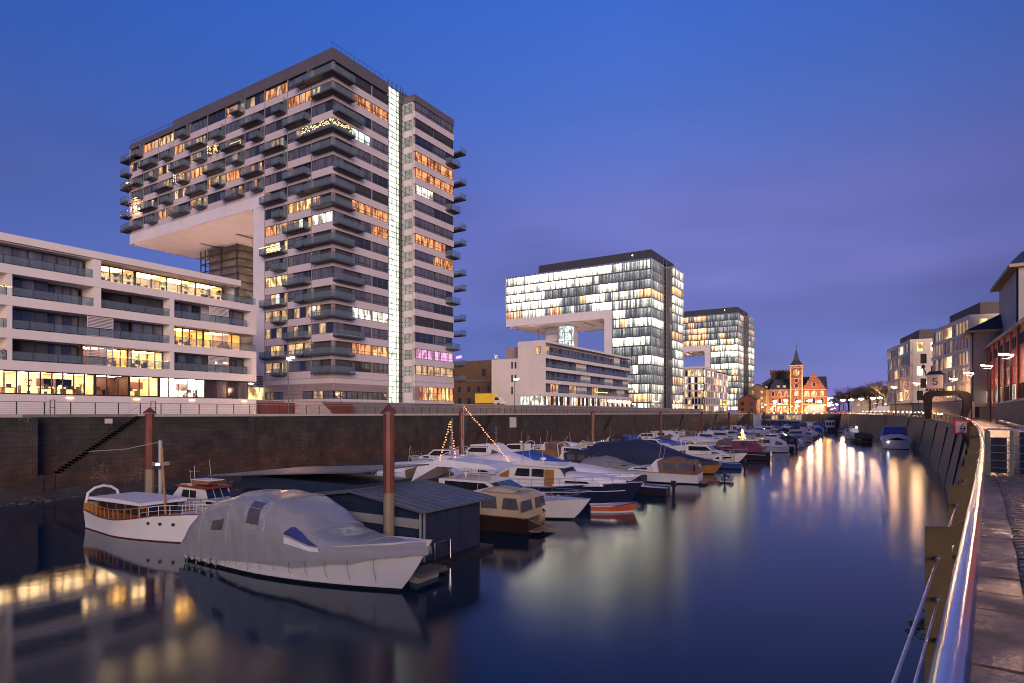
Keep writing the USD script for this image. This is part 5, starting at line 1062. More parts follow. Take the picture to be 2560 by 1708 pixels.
# vehicles on the roads
def truck(label, x, y, z, rot, body, name='delivery_truck'):
    t = thing(name, label, 'truck', (x, y, z), rotz=rot); MB().box(-4.2, 1.6, -1.15, 1.15, .75, 3.3).build('cargo_box', body, t)
    MB().hexa([(1.68, -1.05, .55), (4.1, -1.05, .55), (4.1, 1.05, .55), (1.68, 1.05, .55), (1.68, -1.0, 2.4), (3.0, -1.0, 2.4), (3.0, 1.0, 2.4), (1.68, 1.0, 2.4)]).build('cab', 'cabin_white', t); MB().box(3.1, 4.3, -1.0, 1.0, .5, 1.3).build('bonnet', 'cabin_white', t)
    MB().hexa([(2.0, -1.075, 1.5), (3.5, -1.075, 1.5), (3.5, -1.06, 1.5), (2.0, -1.06, 1.5), (2.0, -1.05, 2.25), (2.95, -1.05, 2.25), (2.95, -1.035, 2.25), (2.0, -1.035, 2.25)]).build('side_window', 'dark_glass', t)
    MB().box(-4.2, 4.2, -.9, .9, .45, .74).build('chassis', 'dark_metal', t)
    for wx in (-3.0, -1.9, 3.2):
        for wy in (-1.08, .8): MB().tube([(wx, wy, .42), (wx, wy + .28, .42)], .42, 14).build('wheel', 'black_paint', t)
    return t
truck('white delivery truck with yellow box parked beside the low white block', -90.4, 133.0, TZ, 0, 'truck_yellow')
truck('white box van parked on the road beyond the basin', -6.5, 322, 7.3, 180, 'cabin_white')
def car(label, x, y, z, rot, mat, group=None, src={}):
    if mat in src: return dup(src[mat], (x, y, z), rot, label, group)
    t = thing('parked_car', label, 'car', (x, y, z), rotz=rot, group=group); src[mat] = t
    F = Frame((0, -.82, 0), (1, 0, 0), (0, -1, 0)); MB().slab([(-2.1, .3), (2.1, .3), (2.15, .7), (1.2, .92), (-1.9, .98), (-2.15, .7)], F, -1.64, 0).build('body', mat, t)
    MB().slab([(-1.7, .99), (1.1, .93), (.4, 1.42), (-1.2, 1.45)], F, -1.55, -.09).build('cabin_glass', 'dark_glass', t)
    for wx in (-1.35, 1.35):
        for wy in (-.84, .62): MB().tube([(wx, wy, .32), (wx, wy + .22, .32)], .32, 12).build('wheel', 'black_paint', t)
    for wy in (-.6, .6): MB().box(2.1, 2.17, wy - .14, wy + .14, .55, .7).build('headlight', 'far_glow' if mat == 'cabin_white' else 'pale_metal', t)
    for wy in (-.6, .6): MB().box(-2.17, -2.1, wy - .16, wy + .16, .62, .78).build('tail_light', 'red_glow', t)
    return t
for i, (u, d, rot, mt, lab) in enumerate(((2055, 330, -95, 'cabin_white', 'white car with bright headlights coming along the far road'), (2070, 330, 75, 'car_dark', 'dark car with red tail lights on the far road'), (2085, 325, 75, 'car_dark', 'dark car with red tail lights on the far road'), (2100, 325, 75, 'car_red', 'red car with red tail lights on the far road'), (2118, 322, 75, 'car_dark', 'dark car with red tail lights on the far road'),
        (2190, 290, 20, 'cabin_white', 'white car parked left of the pale office corner'), (2206, 285, 20, 'car_dark', 'dark car parked left of the pale office corner'), (1580, 233, 90, 'car_dark', 'dark car parked below the bright glass tower'), (1730, 300, 90, 'car_red', 'red car parked below the gridded office'))):
    a = math.atan((u - 1280) / 1532) - math.radians(YAW); dist = d / math.cos(math.atan((u - 1280) / 1532))
    car(lab, dist * math.sin(a), dist * math.cos(a), 7.31 if i < 7 else TZ, rot, mt, 'dark cars on the far road' if i in (1, 2, 4) else None)

# ------------------------------------------------------------------ boats, piles, pontoons

def hull_parts(t, L, B, f0, f1, mat, boot='boot_black', rake=.9, n=18, fine=2.0, flare=1.0, deck='deck_white', stripe=None, stern=.86, rub='chrome', sheer=2.0, dip=.0, wl=.13):
    """Hull with its stern at x = 0 and the water at z = 0. Returns the gunwale: functions of t in 0..1."""
    ts = 1 - (1 - np.linspace(0, 1, n)) ** 1.35
    def bd(s): return B / 2 * (lerp(stern, 1, min(1, s / .45)) if s < .45 else max(.012, 1 - ((s - .45) / .55) ** fine))
    def bw(s): return B / 2 * .86 * (lerp(stern, 1, min(1, s / .4)) if s < .4 else max(.006, 1 - ((s - .4) / .6) ** (fine * .72))) if flare else bd(s)
    def zs(s): return f0 + (f1 - f0) * s ** sheer - dip * math.sin(math.pi * min(1, s * 1.3))
    def xs(s, z): return s * (L - rake) + rake * s ** 4 * max(0, min(1, z / f1)) ** .8
    def pt(s, q, side):
        """q: 0 keel, 1 water, 2 stripe, then up to the gunwale at 6."""
        if q == 0: return (xs(s, -.4) , 0, -.45)
        if q == 1: return (xs(s, 0), side * bw(s), -.05)
        if q == 2: return (xs(s, wl), side * lerp(bw(s), bd(s), .10), wl)
        k = (q - 2) / 4; z = lerp(wl, zs(s), k); return (xs(s, z), side * lerp(bw(s), bd(s), .1 + .9 * k ** (1.35 * flare if flare else 1)), z)
    h, b = MB(), MB()
    for side in (1, -1):
        g = [[pt(s, q, side) for q in (2, 3, 4, 5, 6)] for s in ts]; k = [[pt(s, q, side) for q in (0, 1, 2)] for s in ts]
        h.grid(g if side < 0 else [r[::-1] for r in g]); b.grid(k if side < 0 else [r[::-1] for r in k])
    c = [pt(0, q, 1) for q in (2, 3, 4, 5, 6)] + [pt(0, q, -1) for q in (6, 5, 4, 3, 2)]; m = np.mean(c, 0)
    h.add(c + [tuple(m)], [[i, (i + 1) % 10, 10] for i in range(10)]); c = [pt(0, q, 1) for q in (0, 1, 2)] + [pt(0, q, -1) for q in (2, 1)]; b.add(c, [[0, 1, 2], [0, 2, 3], [0, 3, 4]])
    hp = h.build('hull', mat, t, smooth=50); b.build('boot_stripe', boot, hp, smooth=50)
    MB().grid([[(xs(s, zs(s)), side * max(0, bd(s) - .05), zs(s) - .06) for side in (1, 0, -1)] for s in ts]).build('deck', deck, t)
    if rub:
        for side in (1, -1): MB().tube([(xs(s, zs(s)), side * bd(s), zs(s)) for s in ts], .035, 5).build('rubbing_rail', rub, hp)
    if stripe:
        for side in (1, -1): MB().tube([np.array(pt(s, 4.6, side)) + [0, side * .01, 0] for s in ts[1:-2]], .03, 4).build('side_stripe', stripe, hp)
    return bd, zs, lambda s: xs(s, zs(s)), hp
def super_(t, prof, w, taper, name, mat, wins=(), wmat='boat_glass', base=None, z0=None):
    """A cabin or cover: its side outline raised across the beam, drawn in towards the top."""
    z0 = min(p[1] for p in prof) if z0 is None else z0
    def make(poly, wd, m): 
        e = trimesh.creation.extrude_polygon(Polygon(poly), 2 * wd, engine='earcut'); v = e.vertices; y = (v[:, 2] - wd) * (1 - taper * (v[:, 1] - z0)); m.add(np.c_[v[:, 0], y, v[:, 1]], e.faces[:, ::-1]); return m
    c = make(prof, w, MB()).build(name, mat, t)
    for q in wins: make(q, w + .012, MB()).build('window', wmat, c)
    return c
def front_glass(t, c, x0, x1, z0, z1, w, n=3, mat='boat_glass'):
    for i in range(n):
        a, b = lerp(-w, w, i / n) + .04, lerp(-w, w, (i + 1) / n) - .04; o = .02
        MB().hexa([(x0, a, z0), (x0, b, z0), (x0 + o, b, z0), (x0 + o, a, z0), (x1, a * .93, z1), (x1, b * .93, z1), (x1 + o, b * .93, z1), (x1 + o, a * .93, z1)]).build('windscreen', mat, c)
def rails(t, bd, zs, xs, s0, s1, h=.6, n=7, mat='chrome', r=.018):
    m = MB()
    for side in (1, -1):
        ss = np.linspace(s0, s1, n); p = [np.array((xs(s), side * max(.05, bd(s) - .08), zs(s))) for s in ss]
        m.tube([q + [0, 0, h] for q in p], r, 5).tube([q + [0, 0, h * .5] for q in p], r * .6, 4)
        for q in p: m.tube([q, q + [0, 0, h]], r * .9, 4)
    a = [np.array((xs(s1), side * max(.05, bd(s1) - .08), zs(s1) + h)) for side in (1, -1)]; m.tube([a[0], (xs(1) + .05, 0, zs(1) + h), a[1]], r, 5)
    return m.build('guard_rail', mat, t)
def dome(t, bd, zs, xs, s0, s1, hfun, name, mat, over=.06, drop=.18, n=20, m_=13, seed=0, p=.75, wr=.05, q=.8, ang=60):
    P = []
    for s in np.linspace(s0, s1, n):
        row = []
        for th in np.linspace(0, math.pi, m_):
            y = (bd(s) + over) * math.copysign(abs(math.cos(th)) ** q, math.cos(th)); z = zs(s) - drop * abs(math.cos(th)) ** 6 + hfun(s) * max(0, math.sin(th)) ** p
            row.append((xs(s), y, z))
        P.append(row)
    P = np.array(P); k = meshkit.fbm(P * np.array([1.1, 1.1, 2.0]) + seed * 7.7, 3) - .5; P[..., 2] += wr * 1.2 * k; P[..., 0] += wr * k
    f1 = 1 - np.abs(2 * meshkit.fbm(P * np.array([1.5, 2.4, .8]) + seed * 3.1, 2) - 1); f2 = 1 - np.abs(2 * meshkit.noise(P @ np.array([[.8, .5, .9], [-.4, 1.2, .3], [.9, -.3, 1.6]]) * 1.7 + seed) - 1)
    side = np.sign(P[..., 1] + 1e-6); amp = wr * .55 * (f1 ** 3 + .8 * f2 ** 4 - .5); P[..., 1] += side * amp * (np.abs(P[..., 1]) / (np.abs(P[..., 1]).max() + 1e-6)); P[..., 2] += amp * .7
    dome.last = P
    g = MB().grid(P)
    for row in (P[0], P[-1]): g.add(np.vstack([row, row.mean(0)]), [[i, i + 1, m_] for i in range(m_ - 1)])
    return g.build(name, mat, t, smooth=ang)
def fenders(t, bd, xs, ss, side, z=.35):
    for s in ss: MB().tube([(xs(s), side * (bd(s) + .08), z - .28), (xs(s), side * (bd(s) + .1), z + .28)], .10, 8).build('fender', 'hull_white', t)
def outboard(t, x=-.25, y=0, z=.55): return MB().hexa([(x - .5, y - .2, z + .35), (x, y - .2, z + .35), (x, y + .2, z + .35), (x - .5, y + .2, z + .35), (x - .38, y - .14, z + .85), (x - .02, y - .14, z + .85), (x - .02, y + .14, z + .85), (x - .38, y + .14, z + .85)]).box(x - .35, x - .12, y - .07, y + .07, -.3, z + .36).build('outboard_motor', 'hull_black', t)
def rigging(t, x, z, h, mat='pale_metal'): return MB().tube([(x, 0, z), (x, 0, z + h)], .035, 6).bar((x - .0, -.5, z + h * .72), (x, .5, z + h * .72), .04).ball((x, 0, z + h), .07).build('mast', mat, t)

def fittings(t, x, w, z, L, radar=True):
    MB().tube([(x, w, z - .05), (x - .35, w, z + 2.1)], .014, 4).tube([(x, -w, z - .05), (x - .25, -w, z + 1.3)], .012, 4).build('aerial', 'deck_white', t)
    if radar: MB().cone(x + .5, 0, z, z + .22, .08, .08, 6).cone(x + .5, 0, z + .222, z + .42, .28, .24, 12).build('radar_dome', 'deck_white', t)
    MB().tube([(x - .6 + .28 * math.cos(a), w + .2, z - .5 + .28 * math.sin(a)) for a in np.linspace(0, 2 * math.pi, 15)], .06, 6, cap=False).build('lifebuoy', 'orange_paint', t)
    MB().tube([(-.0, w, .9), (-1.2, w * 1.2, .55), (-2.6, w * 1.5, .5)], .018, 4).build('mooring_line', 'canvas_beige', t)
    for sx in (.55, .8): MB().box(L * sx - .35, L * sx + .15, -.25, .25, 1.62 if L > 9.6 else 1.5, 1.68 if L > 9.6 else 1.56).build('hatch', 'boat_glass', t)
G_ROW = 'boats moored in the marina'
def boat(name, label, x, y, rot, group=None): return thing(name, label, 'boat', (x, y, 0), rotz=rot, group=group)

# classic white motor yacht with a wooden deckhouse
t = boat('classic_yacht', 'classic white motor yacht with mahogany deckhouse, farthest left in the marina', -44.9, 19.9, 1.5)
bd, zs, xs, hp = hull_parts(t, 11.5, 3.3, 1.25, 1.75, 'hull_white', 'boot_red', rake=.5, dip=.32, fine=2.3, deck='deck_white', rub='boot_red', stern=.62, sheer=1.6, wl=.06)
c = super_(t, [(2.0, 1.0), (7.0, 1.0), (7.1, 2.05), (1.9, 2.05)], 1.12, .03, 'deckhouse', 'mahogany', [[(a, 1.42), (a + .85, 1.42), (a + .85, 1.95), (a, 1.95)] for a in (2.2, 3.25, 4.3, 5.35, 6.2)])
front_glass(t, c, 7.11, 7.16, 1.4, 1.95, 1.05, 3)
super_(t, [(1.5, 2.06), (7.5, 2.06), (7.4, 2.22), (5, 2.3), (1.6, 2.22)], 1.42, .03, 'deckhouse_roof', 'deck_white')
m = MB()
for side in (1, -1):
    p = [np.array((lerp(.1, 8.0, i / 12), side * (bd(lerp(.01, .7, i / 12)) - .06), zs(lerp(.01, .7, i / 12)))) for i in range(13)]; m.tube([q + [0, 0, .62] for q in p], .035, 5)
    for q in p: m.tube([q, q + [0, 0, .62]], .03, 4)
m.build('bulwark_rail', 'varnish', t)
super_(t, [(.0, 1.15), (1.9, 1.15), (1.9, 1.6), (.0, 1.7)], 1.0, .02, 'stern_panelling', 'varnish'); rails(t, bd, zs, xs, .66, .96, .55, 6, 'deck_white', .022)
MB().tube([(7.6, 0, 1.4), (7.2, 0, 5.4)], .075, 7).build('mast', 'varnish', t); MB().tube([(.35, -1.0, 1.7), (.35, -.9, 2.3), (.35, -.5, 2.6), (.35, 0, 2.7), (.35, .5, 2.6), (.35, .9, 2.3), (.35, 1.0, 1.7)], .09, 7).build('stern_hoop', 'deck_white', t)
for s in (.72, .79, .86): MB().tube([(xs(s) - .06, -bd(s) * .93 - .05, 1.08), (xs(s) - .06, -bd(s) * .93 + .05, 1.1)], .09, 10).build('porthole', 'boat_glass', hp)
MB().box(8.6, 9.3, -.45, .1, 1.35, 1.55).build('hatch', 'canvas_beige', t)
# the covered boat in front
t = boat('covered_boat', 'large white boat shrouded in a grey tarpaulin, nearest in the marina', -31.0, 19.2, 0.5)
bd, zs, xs, hp = hull_parts(t, 15.0, 3.9, .95, 2.35, 'hull_white', 'boot_black', rake=1.8, fine=2.5, stern=.9, sheer=1.7, rub=None, stripe=None)
def hcov(s): return float(np.interp(s, [0, .05, .12, .3, .42, .55, .63, .70, .78, .9, 1.0], [.55, 1.6, 2.35, 2.85, 2.8, 2.45, 1.9, 1.05, .65, .35, .12]))
tp = dome(t, bd, lambda s: zs(s) - .38, xs, .0, .995, hcov, 'tarpaulin', 'tarp', over=.07, drop=.22, n=64, m_=33, seed=3, p=.52, wr=.075, q=.52, ang=50)
MB().grid([[(xs(s) , -(bd(s) + .035), zs(s) - .06 + .03 * math.sin(s * 60)), (xs(s), -(bd(s) * .985 + .06), zs(s) - .44 - .12 * meshkit.noise([[s * 22, 1, 0]])[0] - (.30 * math.sin(max(0, s - .35) / .65 * math.pi)))] for s in np.linspace(.02, .99, 60)]).build('tarpaulin_skirt', 'tarp', tp, smooth=True)
TP = dome.last; nr, nc = TP.shape[:2]
def surf(a, b):
    i, k = min(int(a), nr - 2), min(int(b), nc - 2); u, v = a - i, b - k
    return (TP[i, k] * (1 - u) + TP[i + 1, k] * u) * (1 - v) + (TP[i, k + 1] * (1 - u) + TP[i + 1, k + 1] * u) * v
def patch(name, mat, c, n=14, off=.035):
    """A piece of sheet lying on the tarpaulin, its corners given along the boat and round from port to starboard."""
    c = np.array(c, float); P = []
    for x in np.linspace(0, 1, n):
        row = []
        for y in np.linspace(0, 1, n):
            a, b = (c[0] * (1 - x) + c[1] * x) * (1 - y) + (c[3] * (1 - x) + c[2] * x) * y; p = surf(a, b); o = np.array([0, p[1], .6 * max(0, p[2] - 1.0)]); row.append(p + off * o / max(1e-6, np.linalg.norm(o)))
        P.append(row)
    MB().grid(P).build(name, mat, tp, smooth=True)
patch('blue_patch', 'tarp_blue', [(38.5, 28.5), (46.5, 28.2), (42.5, 25.2), (40.8, 25.2)]); patch('white_patch', 'hull_white', [(39, 30.2), (46.8, 30), (46.6, 28.7), (38.8, 29)])
patch('vinyl_window', 'vinyl', [(27, 28), (31, 28), (31, 22), (27.3, 22)]); patch('vinyl_window', 'vinyl', [(14, 29.2), (18.5, 29.3), (18.5, 27.4), (14, 27.4)])
patch('clear_sheet', 'clear_vinyl', [(25.5, 29), (33.5, 29), (33, 20.5), (26.5, 20.5)], off=.02)
for a in (9, 20, 33, 44, 54): MB().tube([TP[a, b] + np.array([0, TP[a, b, 1], TP[a, b, 2] - 1.0]) * .012 for b in range(1, nc - 1)], .016, 4, cap=False).build('tarpaulin_seam', 'seam_pale', tp)
MB().tube([surf(x, 24.5) + [0, -.02, .03] for x in np.linspace(6, 46, 60)], .014, 4).build('tie_rope', 'seam_pale', tp)
for a in range(4, 60, 4):
    p = TP[a, -1]; MB().tube([p + [0, -.02, .02], p + [.05, -.06, -.35], [p[0] + .1, p[1] + .05, .55]], .012, 4).build('lashing', 'pale_metal', tp)
for x0, x1, dz in ((2.0, 11.5, .0),): MB().tube([(lerp(x0, x1, i / 20), -.55 - .02 * math.sin(i), zs(.3) - .36 + float(hcov(lerp(x0, x1, i / 20) / 15.2)) * .97) for i in range(21)], .02, 4).build('tarpaulin_seam', 'tarp', tp)
for s in (.05, .09, .14, .2, .24): MB().tube([(xs(s), -bd(s) - .02, .62), (xs(s), -bd(s) - .05, .2)], .06, 6).build('fender', 'hull_grey', t)

# floating boathouse
t = thing('floating_house', 'dark blue floating boathouse with grey metal roof, behind the shrouded boat', 'houseboat', (-19.4, 22.7, 0))
F = Frame((0, 0, 0), (1, 0, 0), (0, -1, 0)); E = Frame((0, 0, 0), (0, 1, 0), (1, 0, 0))
MB().box(-16, .5, -.6, 5.4, -.3, .25).build('float', 'hull_black', t); MB().box(-15.5, 0, 0, 4.8, .26, 2.75).build('wall', 'house_blue', t)
for i in range(5): MB().fbox(E, lerp(.05, 4.75, i / 5) + .01, lerp(.05, 4.75, (i + 1) / 5) - .01, .3, 2.7, .003, .04).build('wall_board', 'house_blue', t)
for fr, a in ((F, -.15), (E, .0)): MB().fbox(fr, a, a + .14, .3, 2.74, .05, .07).build('corner_trim', 'house_grey', t)
MB().fbox(F, -15.4, -.2, 1.9, 2.35, .003, .05).build('fascia', 'house_grey', t)
for i in range(3): MB().fbox(F, -4.6 + i * 1.45, -3.4 + i * 1.45, .6, 1.8, .003, .06).build('shutter', 'canvas_navy', t)
def roofplane(p0, p1, p2, p3, nm='roof', mat='house_roof', k=0):
    p0, p1, p2, p3 = (np.array(p, float) for p in (p0, p1, p2, p3)); up = np.array([0, 0, .08]); r = MB().hexa([p0, p1, p2, p3, p0 + up, p1 + up, p2 + up, p3 + up]).build(nm, mat, t)
    for i in range(k): a, b = lerp(p0, p3, i / (k - 1)), lerp(p1, p2, i / (k - 1)); MB().bar(a + up * 1.2, b + up * 1.2, .035, .05).build('seam', mat, r)
roofplane((.55, -.6, 2.76), (-4.3, -.6, 3.42), (-4.3, 5.5, 3.42), (.55, 5.5, 2.76), k=11); roofplane((-9.2, -.6, 2.78), (-4.32, -.6, 3.42), (-4.32, 5.5, 3.42), (-9.2, 5.5, 2.78), k=11)
MB().slab([(-9, 2.76), (-.05, 2.76), (-4.3, 3.34)], F, -4.7, -.02).build('gable', 'house_blue', t)
roofplane((-17, -.5, 3.55), (-5.0, .6, 4.3), (-5.0, 6.5, 4.3), (-17, 6.5, 3.55), 'rear_roof'); MB().box(-16.5, -6.0, 1.5, 6, 2.76, 3.5).build('rear_wall', 'house_blue', t)
for y in (.4, 1.6): MB().tube([(.45, y, .26), (.45, y, 1.2)], .025, 5).build('rail_post', 'chrome', t)
MB().tube([(.45, .4, 1.2), (.45, 1.6, 1.2)], .025, 5).build('rail', 'chrome', t)
for i in range(3): MB().box(.55, 1.5, -1.0 + i * .4, -.64 + i * .4, .12, .2).build('deck_plank', 'pontoon_wood', t)
t = thing('float_raft', 'small floating pontoon with white float beside the dark blue boathouse', 'raft', (-18.0, 21.3, 0)); MB().box(-.5, .5, -.9, .9, .35, .5).build('raft_deck', 'pontoon_wood', t); MB().tube([(-.1, -.7, .1), (-.1, .7, .1)], .28, 10).build('float', 'hull_grey', t)

# mooring piles
PILES = [(-49.6, 25.5), (-20.5, 21.55), (-46, 61.3), (-46, 100), (-46, 137), (-46, 172), (-46, 204), (-46, 235), (-46, 265), (-46, 294)]
PL = ['rusty mooring pile behind the classic yacht with wooden deckhouse', 'thick rusty mooring pile with pale foot between shrouded boat and boathouse', 'rusty mooring pile beside the mast with slanting fairy lights', 'rusty mooring pile rising behind the white cruisers in mid marina', 'rusty mooring pile behind the navy covered boat']
for i, (x, y) in enumerate(PILES):
    t = thing('mooring_pile', PL[i] if i < 5 else 'rusty mooring pile in the far part of the marina', 'pile', (x, y, 0), group=None if i < 5 else 'far mooring piles'); zp = (3.1, 3.7)[i] if i < 2 else 1.6; r_ = .27 if i == 1 else .34
    MB().cone(0, 0, -1.5, zp, r_ - .005, r_ - .005, 10).build('pile_foot', 'pile_pale', t); MB().cone(0, 0, zp + .002, 7.45, r_, r_, 10).build('pile_shaft', 'rust_red', t)
    MB().cone(0, 0, 7.46, 7.56, r_ * 1.35, r_ * 1.35, 10).cone(0, 0, 7.561, 7.95, r_ * 1.35, .03, 10).build('pile_cap', 'rust_red', t)
    if i == 1: MB().box(-.34, .34, -.34, .34, .3, .42).build('collar', 'hull_black', t)
t = thing('pontoon', 'long floating jetty the boats are moored to, under the rusty piles', 'pontoon', (-45, 150, 0), world=True)
for i in range(28):
    y0 = 23 + i * 10; MB().box(-46.0, -44.2, y0 + .05, y0 + 9.95, -.2, .42).build('pontoon_float', 'hull_black', t); MB().box(-46.1, -44.1, y0 + .06, y0 + 9.94, .43, .5).build('jetty_deck', 'pontoon_wood', t)
for i in range(11):
    y0 = 25 + i * 20; MB().box(-44.0, -31.5, y0, y0 + .9, -.1, .45).build('finger', 'pontoon_wood', t)
for x, y in ((-45.2, 20), (-45.2, 33), (-45.2, 60), (-45.2, 90)): MB().cone(x, y, .51, 1.5, .12, .12, 8).build('power_post', 'hull_white', t)
t = thing('davit', 'pale curved steel lamp standard on the jetty left of the shrouded boat', 'lamp post', (-45.6, 24.2, .5)); MB().tube([(0, 0, 0), (0, 0, 5.0)], .14, 8).build('pole', 'house_grey', t); MB().cone(0, 0, 2.9, 3.2, .2, .62, 12).cone(0, 0, 3.2, 3.4, .62, .6, 12).build('lamp_bowl', 'pale_metal', t); MB().tube([(0, 0, 4.9), (-.8, -2.0, 4.45), (-1.6, -4.0, 4.35)], .025, 5).build('cable', 'house_grey', t)

# kinds of motor boats -------------------------------------------------
def cruiser(label, x, y, rot, L=11.0, hull='hull_white', top='canvas_white', cab='hull_white', stripe=None, group=None, cover=False, arch=True):
    t = boat('motor_cruiser', label, x, y, rot, group); B = L * .31
    bd, zs, xs, hp = hull_parts(t, L, B, 1.05, 1.55, hull, rake=1.4, fine=2.2, stripe=stripe)
    k = L / 11.0
    c = super_(t, [(2.6 * k, .95), (8.4 * k, 1.25), (7.2 * k, 1.75), (6.6 * k, 1.82), (5.6 * k, 2.55), (2.6 * k, 2.6)], B * .40, .05, 'cabin', cab, [[(3.0 * k, 1.75), (6.3 * k, 1.78), (5.5 * k, 2.4), (3.0 * k, 2.45)], [(6.3 * k, 1.38), (7.6 * k, 1.42), (7.1 * k, 1.62), (6.3 * k, 1.62)]])
    front_glass(t, c, 6.62 * k, 5.64 * k, 1.86, 2.5, B * .37, 3)
    if cover: super_(t, [(.3, 1.0), (2.6 * k, 1.0), (2.7 * k, 2.7), (5.8 * k, 2.65), (5.5 * k, 2.85), (2.0 * k, 2.95), (.5, 1.9)], B * .42, .05, 'canopy', top, [[(.9, 1.45), (2.2 * k, 1.5), (2.1 * k, 2.3), (1.1, 1.9)]], 'vinyl')
    else: super_(t, [(.6, .9), (2.55 * k, .9), (2.5 * k, 1.35), (.6, 1.3)], B * .38, .0, 'cockpit', 'deck_teak')
    if arch: MB().tube([(2.2 * k, -B * .4, 1.2), (1.9 * k, -B * .38, 2.9), (1.8 * k, 0, 3.15), (1.9 * k, B * .38, 2.9), (2.2 * k, B * .4, 1.2)], .06, 6).build('radar_arch', 'deck_white', t)
    rails(t, bd, zs, xs, .5, .96, .6, 7); fenders(t, bd, xs, (.25, .5), -1); fittings(t, 3.2 * k, B * .3, 2.6, L)
    MB().slab([(lerp(7.2, 8.6, .5) * k, .72), (9.2 * k, .80), (9.0 * k, .98), (7.4 * k, .92)], Frame((0, -B * .43, 0), (1, 0, 0), (0, -1, 0)), .0, .03).build('hull_window', 'boat_glass', hp)
    return t
def covered(label, x, y, rot, L=9.0, hull='hull_white', cov='canvas_white', h=1.3, group=None, fore=True, name='covered_boat', seed=1, boot='boot_black'):
    t = boat(name, label, x, y, rot, group); B = L * .33
    bd, zs, xs, hp = hull_parts(t, L, B, .95, 1.45, hull, boot, rake=1.1, fine=2.2)
    dome(t, bd, zs, xs, .02, .98 if fore else .72, lambda s: float(np.interp(s, [0, .12, .45, .62, .8, 1], [.4 * h, .85 * h, h, .72 * h, .3 * h, .08])), 'tarpaulin', cov, n=28, m_=15, seed=seed, p=.7, wr=.06)
    if not fore: rails(t, bd, zs, xs, .72, .96)
    return t
def wheelhouse(label, x, y, rot, L=12.0, hull='hull_navy', cab='hull_white', fore='canvas_white', top='hull_white', group=None, wood=True, stripe='hull_white'):
    t = boat('motor_yacht', label, x, y, rot, group); B = L * .30; k = L / 12
    bd, zs, xs, hp = hull_parts(t, L, B, 1.35, 2.05, hull, rake=1.5, fine=2.5, stripe=stripe, dip=.1)
    c = super_(t, [(1.4 * k, 1.2), (9.6 * k, 1.7), (9.0 * k, 2.1), (6.9 * k, 2.15), (6.4 * k, 3.0), (2.6 * k, 3.1), (1.4 * k, 2.1)], B * .40, .04, 'cabin', cab, [[(3.0 * k, 2.2), (4.2 * k, 2.2), (4.2 * k, 2.85), (3.2 * k, 2.85)], [(4.35 * k, 2.2), (5.3 * k, 2.2), (5.3 * k, 2.85), (4.35 * k, 2.85)], [(6.9 * k, 1.78), (8.7 * k, 1.85), (8.5 * k, 2.0), (6.9 * k, 2.0)]])
    if wood: MB().slab([(5.4 * k, 1.5), (6.1 * k, 1.5), (6.1 * k, 2.85), (5.4 * k, 2.85)], Frame((0, -B * .40, 0), (1, 0, 0), (0, -1, 0)), -.1, .02).build('door', 'varnish', c); MB().slab([(1.6 * k, 1.4), (2.5 * k, 1.4), (2.6 * k, 2.7), (1.9 * k, 2.3)], Frame((0, -B * .40, 0), (1, 0, 0), (0, -1, 0)), -.1, .02).build('wood_panel', 'varnish', c)
    front_glass(t, c, 6.92 * k, 6.46 * k, 2.2, 2.95, B * .35, 3)
    super_(t, [(2.2 * k, 3.11), (6.9 * k, 3.02), (6.7 * k, 3.2), (2.3 * k, 3.28)], B * .42, .0, 'cabin_roof', top)
    if fore: dome(t, lambda s: bd(s) * .82, lambda s: zs(s) + .12, xs, .55, .93, lambda s: float(np.interp(s, [.55, .62, .8, .93], [1.0, .95, .55, .1])), 'foredeck_cover', fore, n=18, m_=11, seed=4, p=.7, over=0, drop=.1, wr=.05)
    rails(t, bd, zs, xs, .05, .97, .65, 11); fenders(t, bd, xs, (.3, .6), -1, .6); rigging(t, 3.0 * k, 3.25, 1.5); fittings(t, 4.2 * k, B * .3, 3.28, L); return t
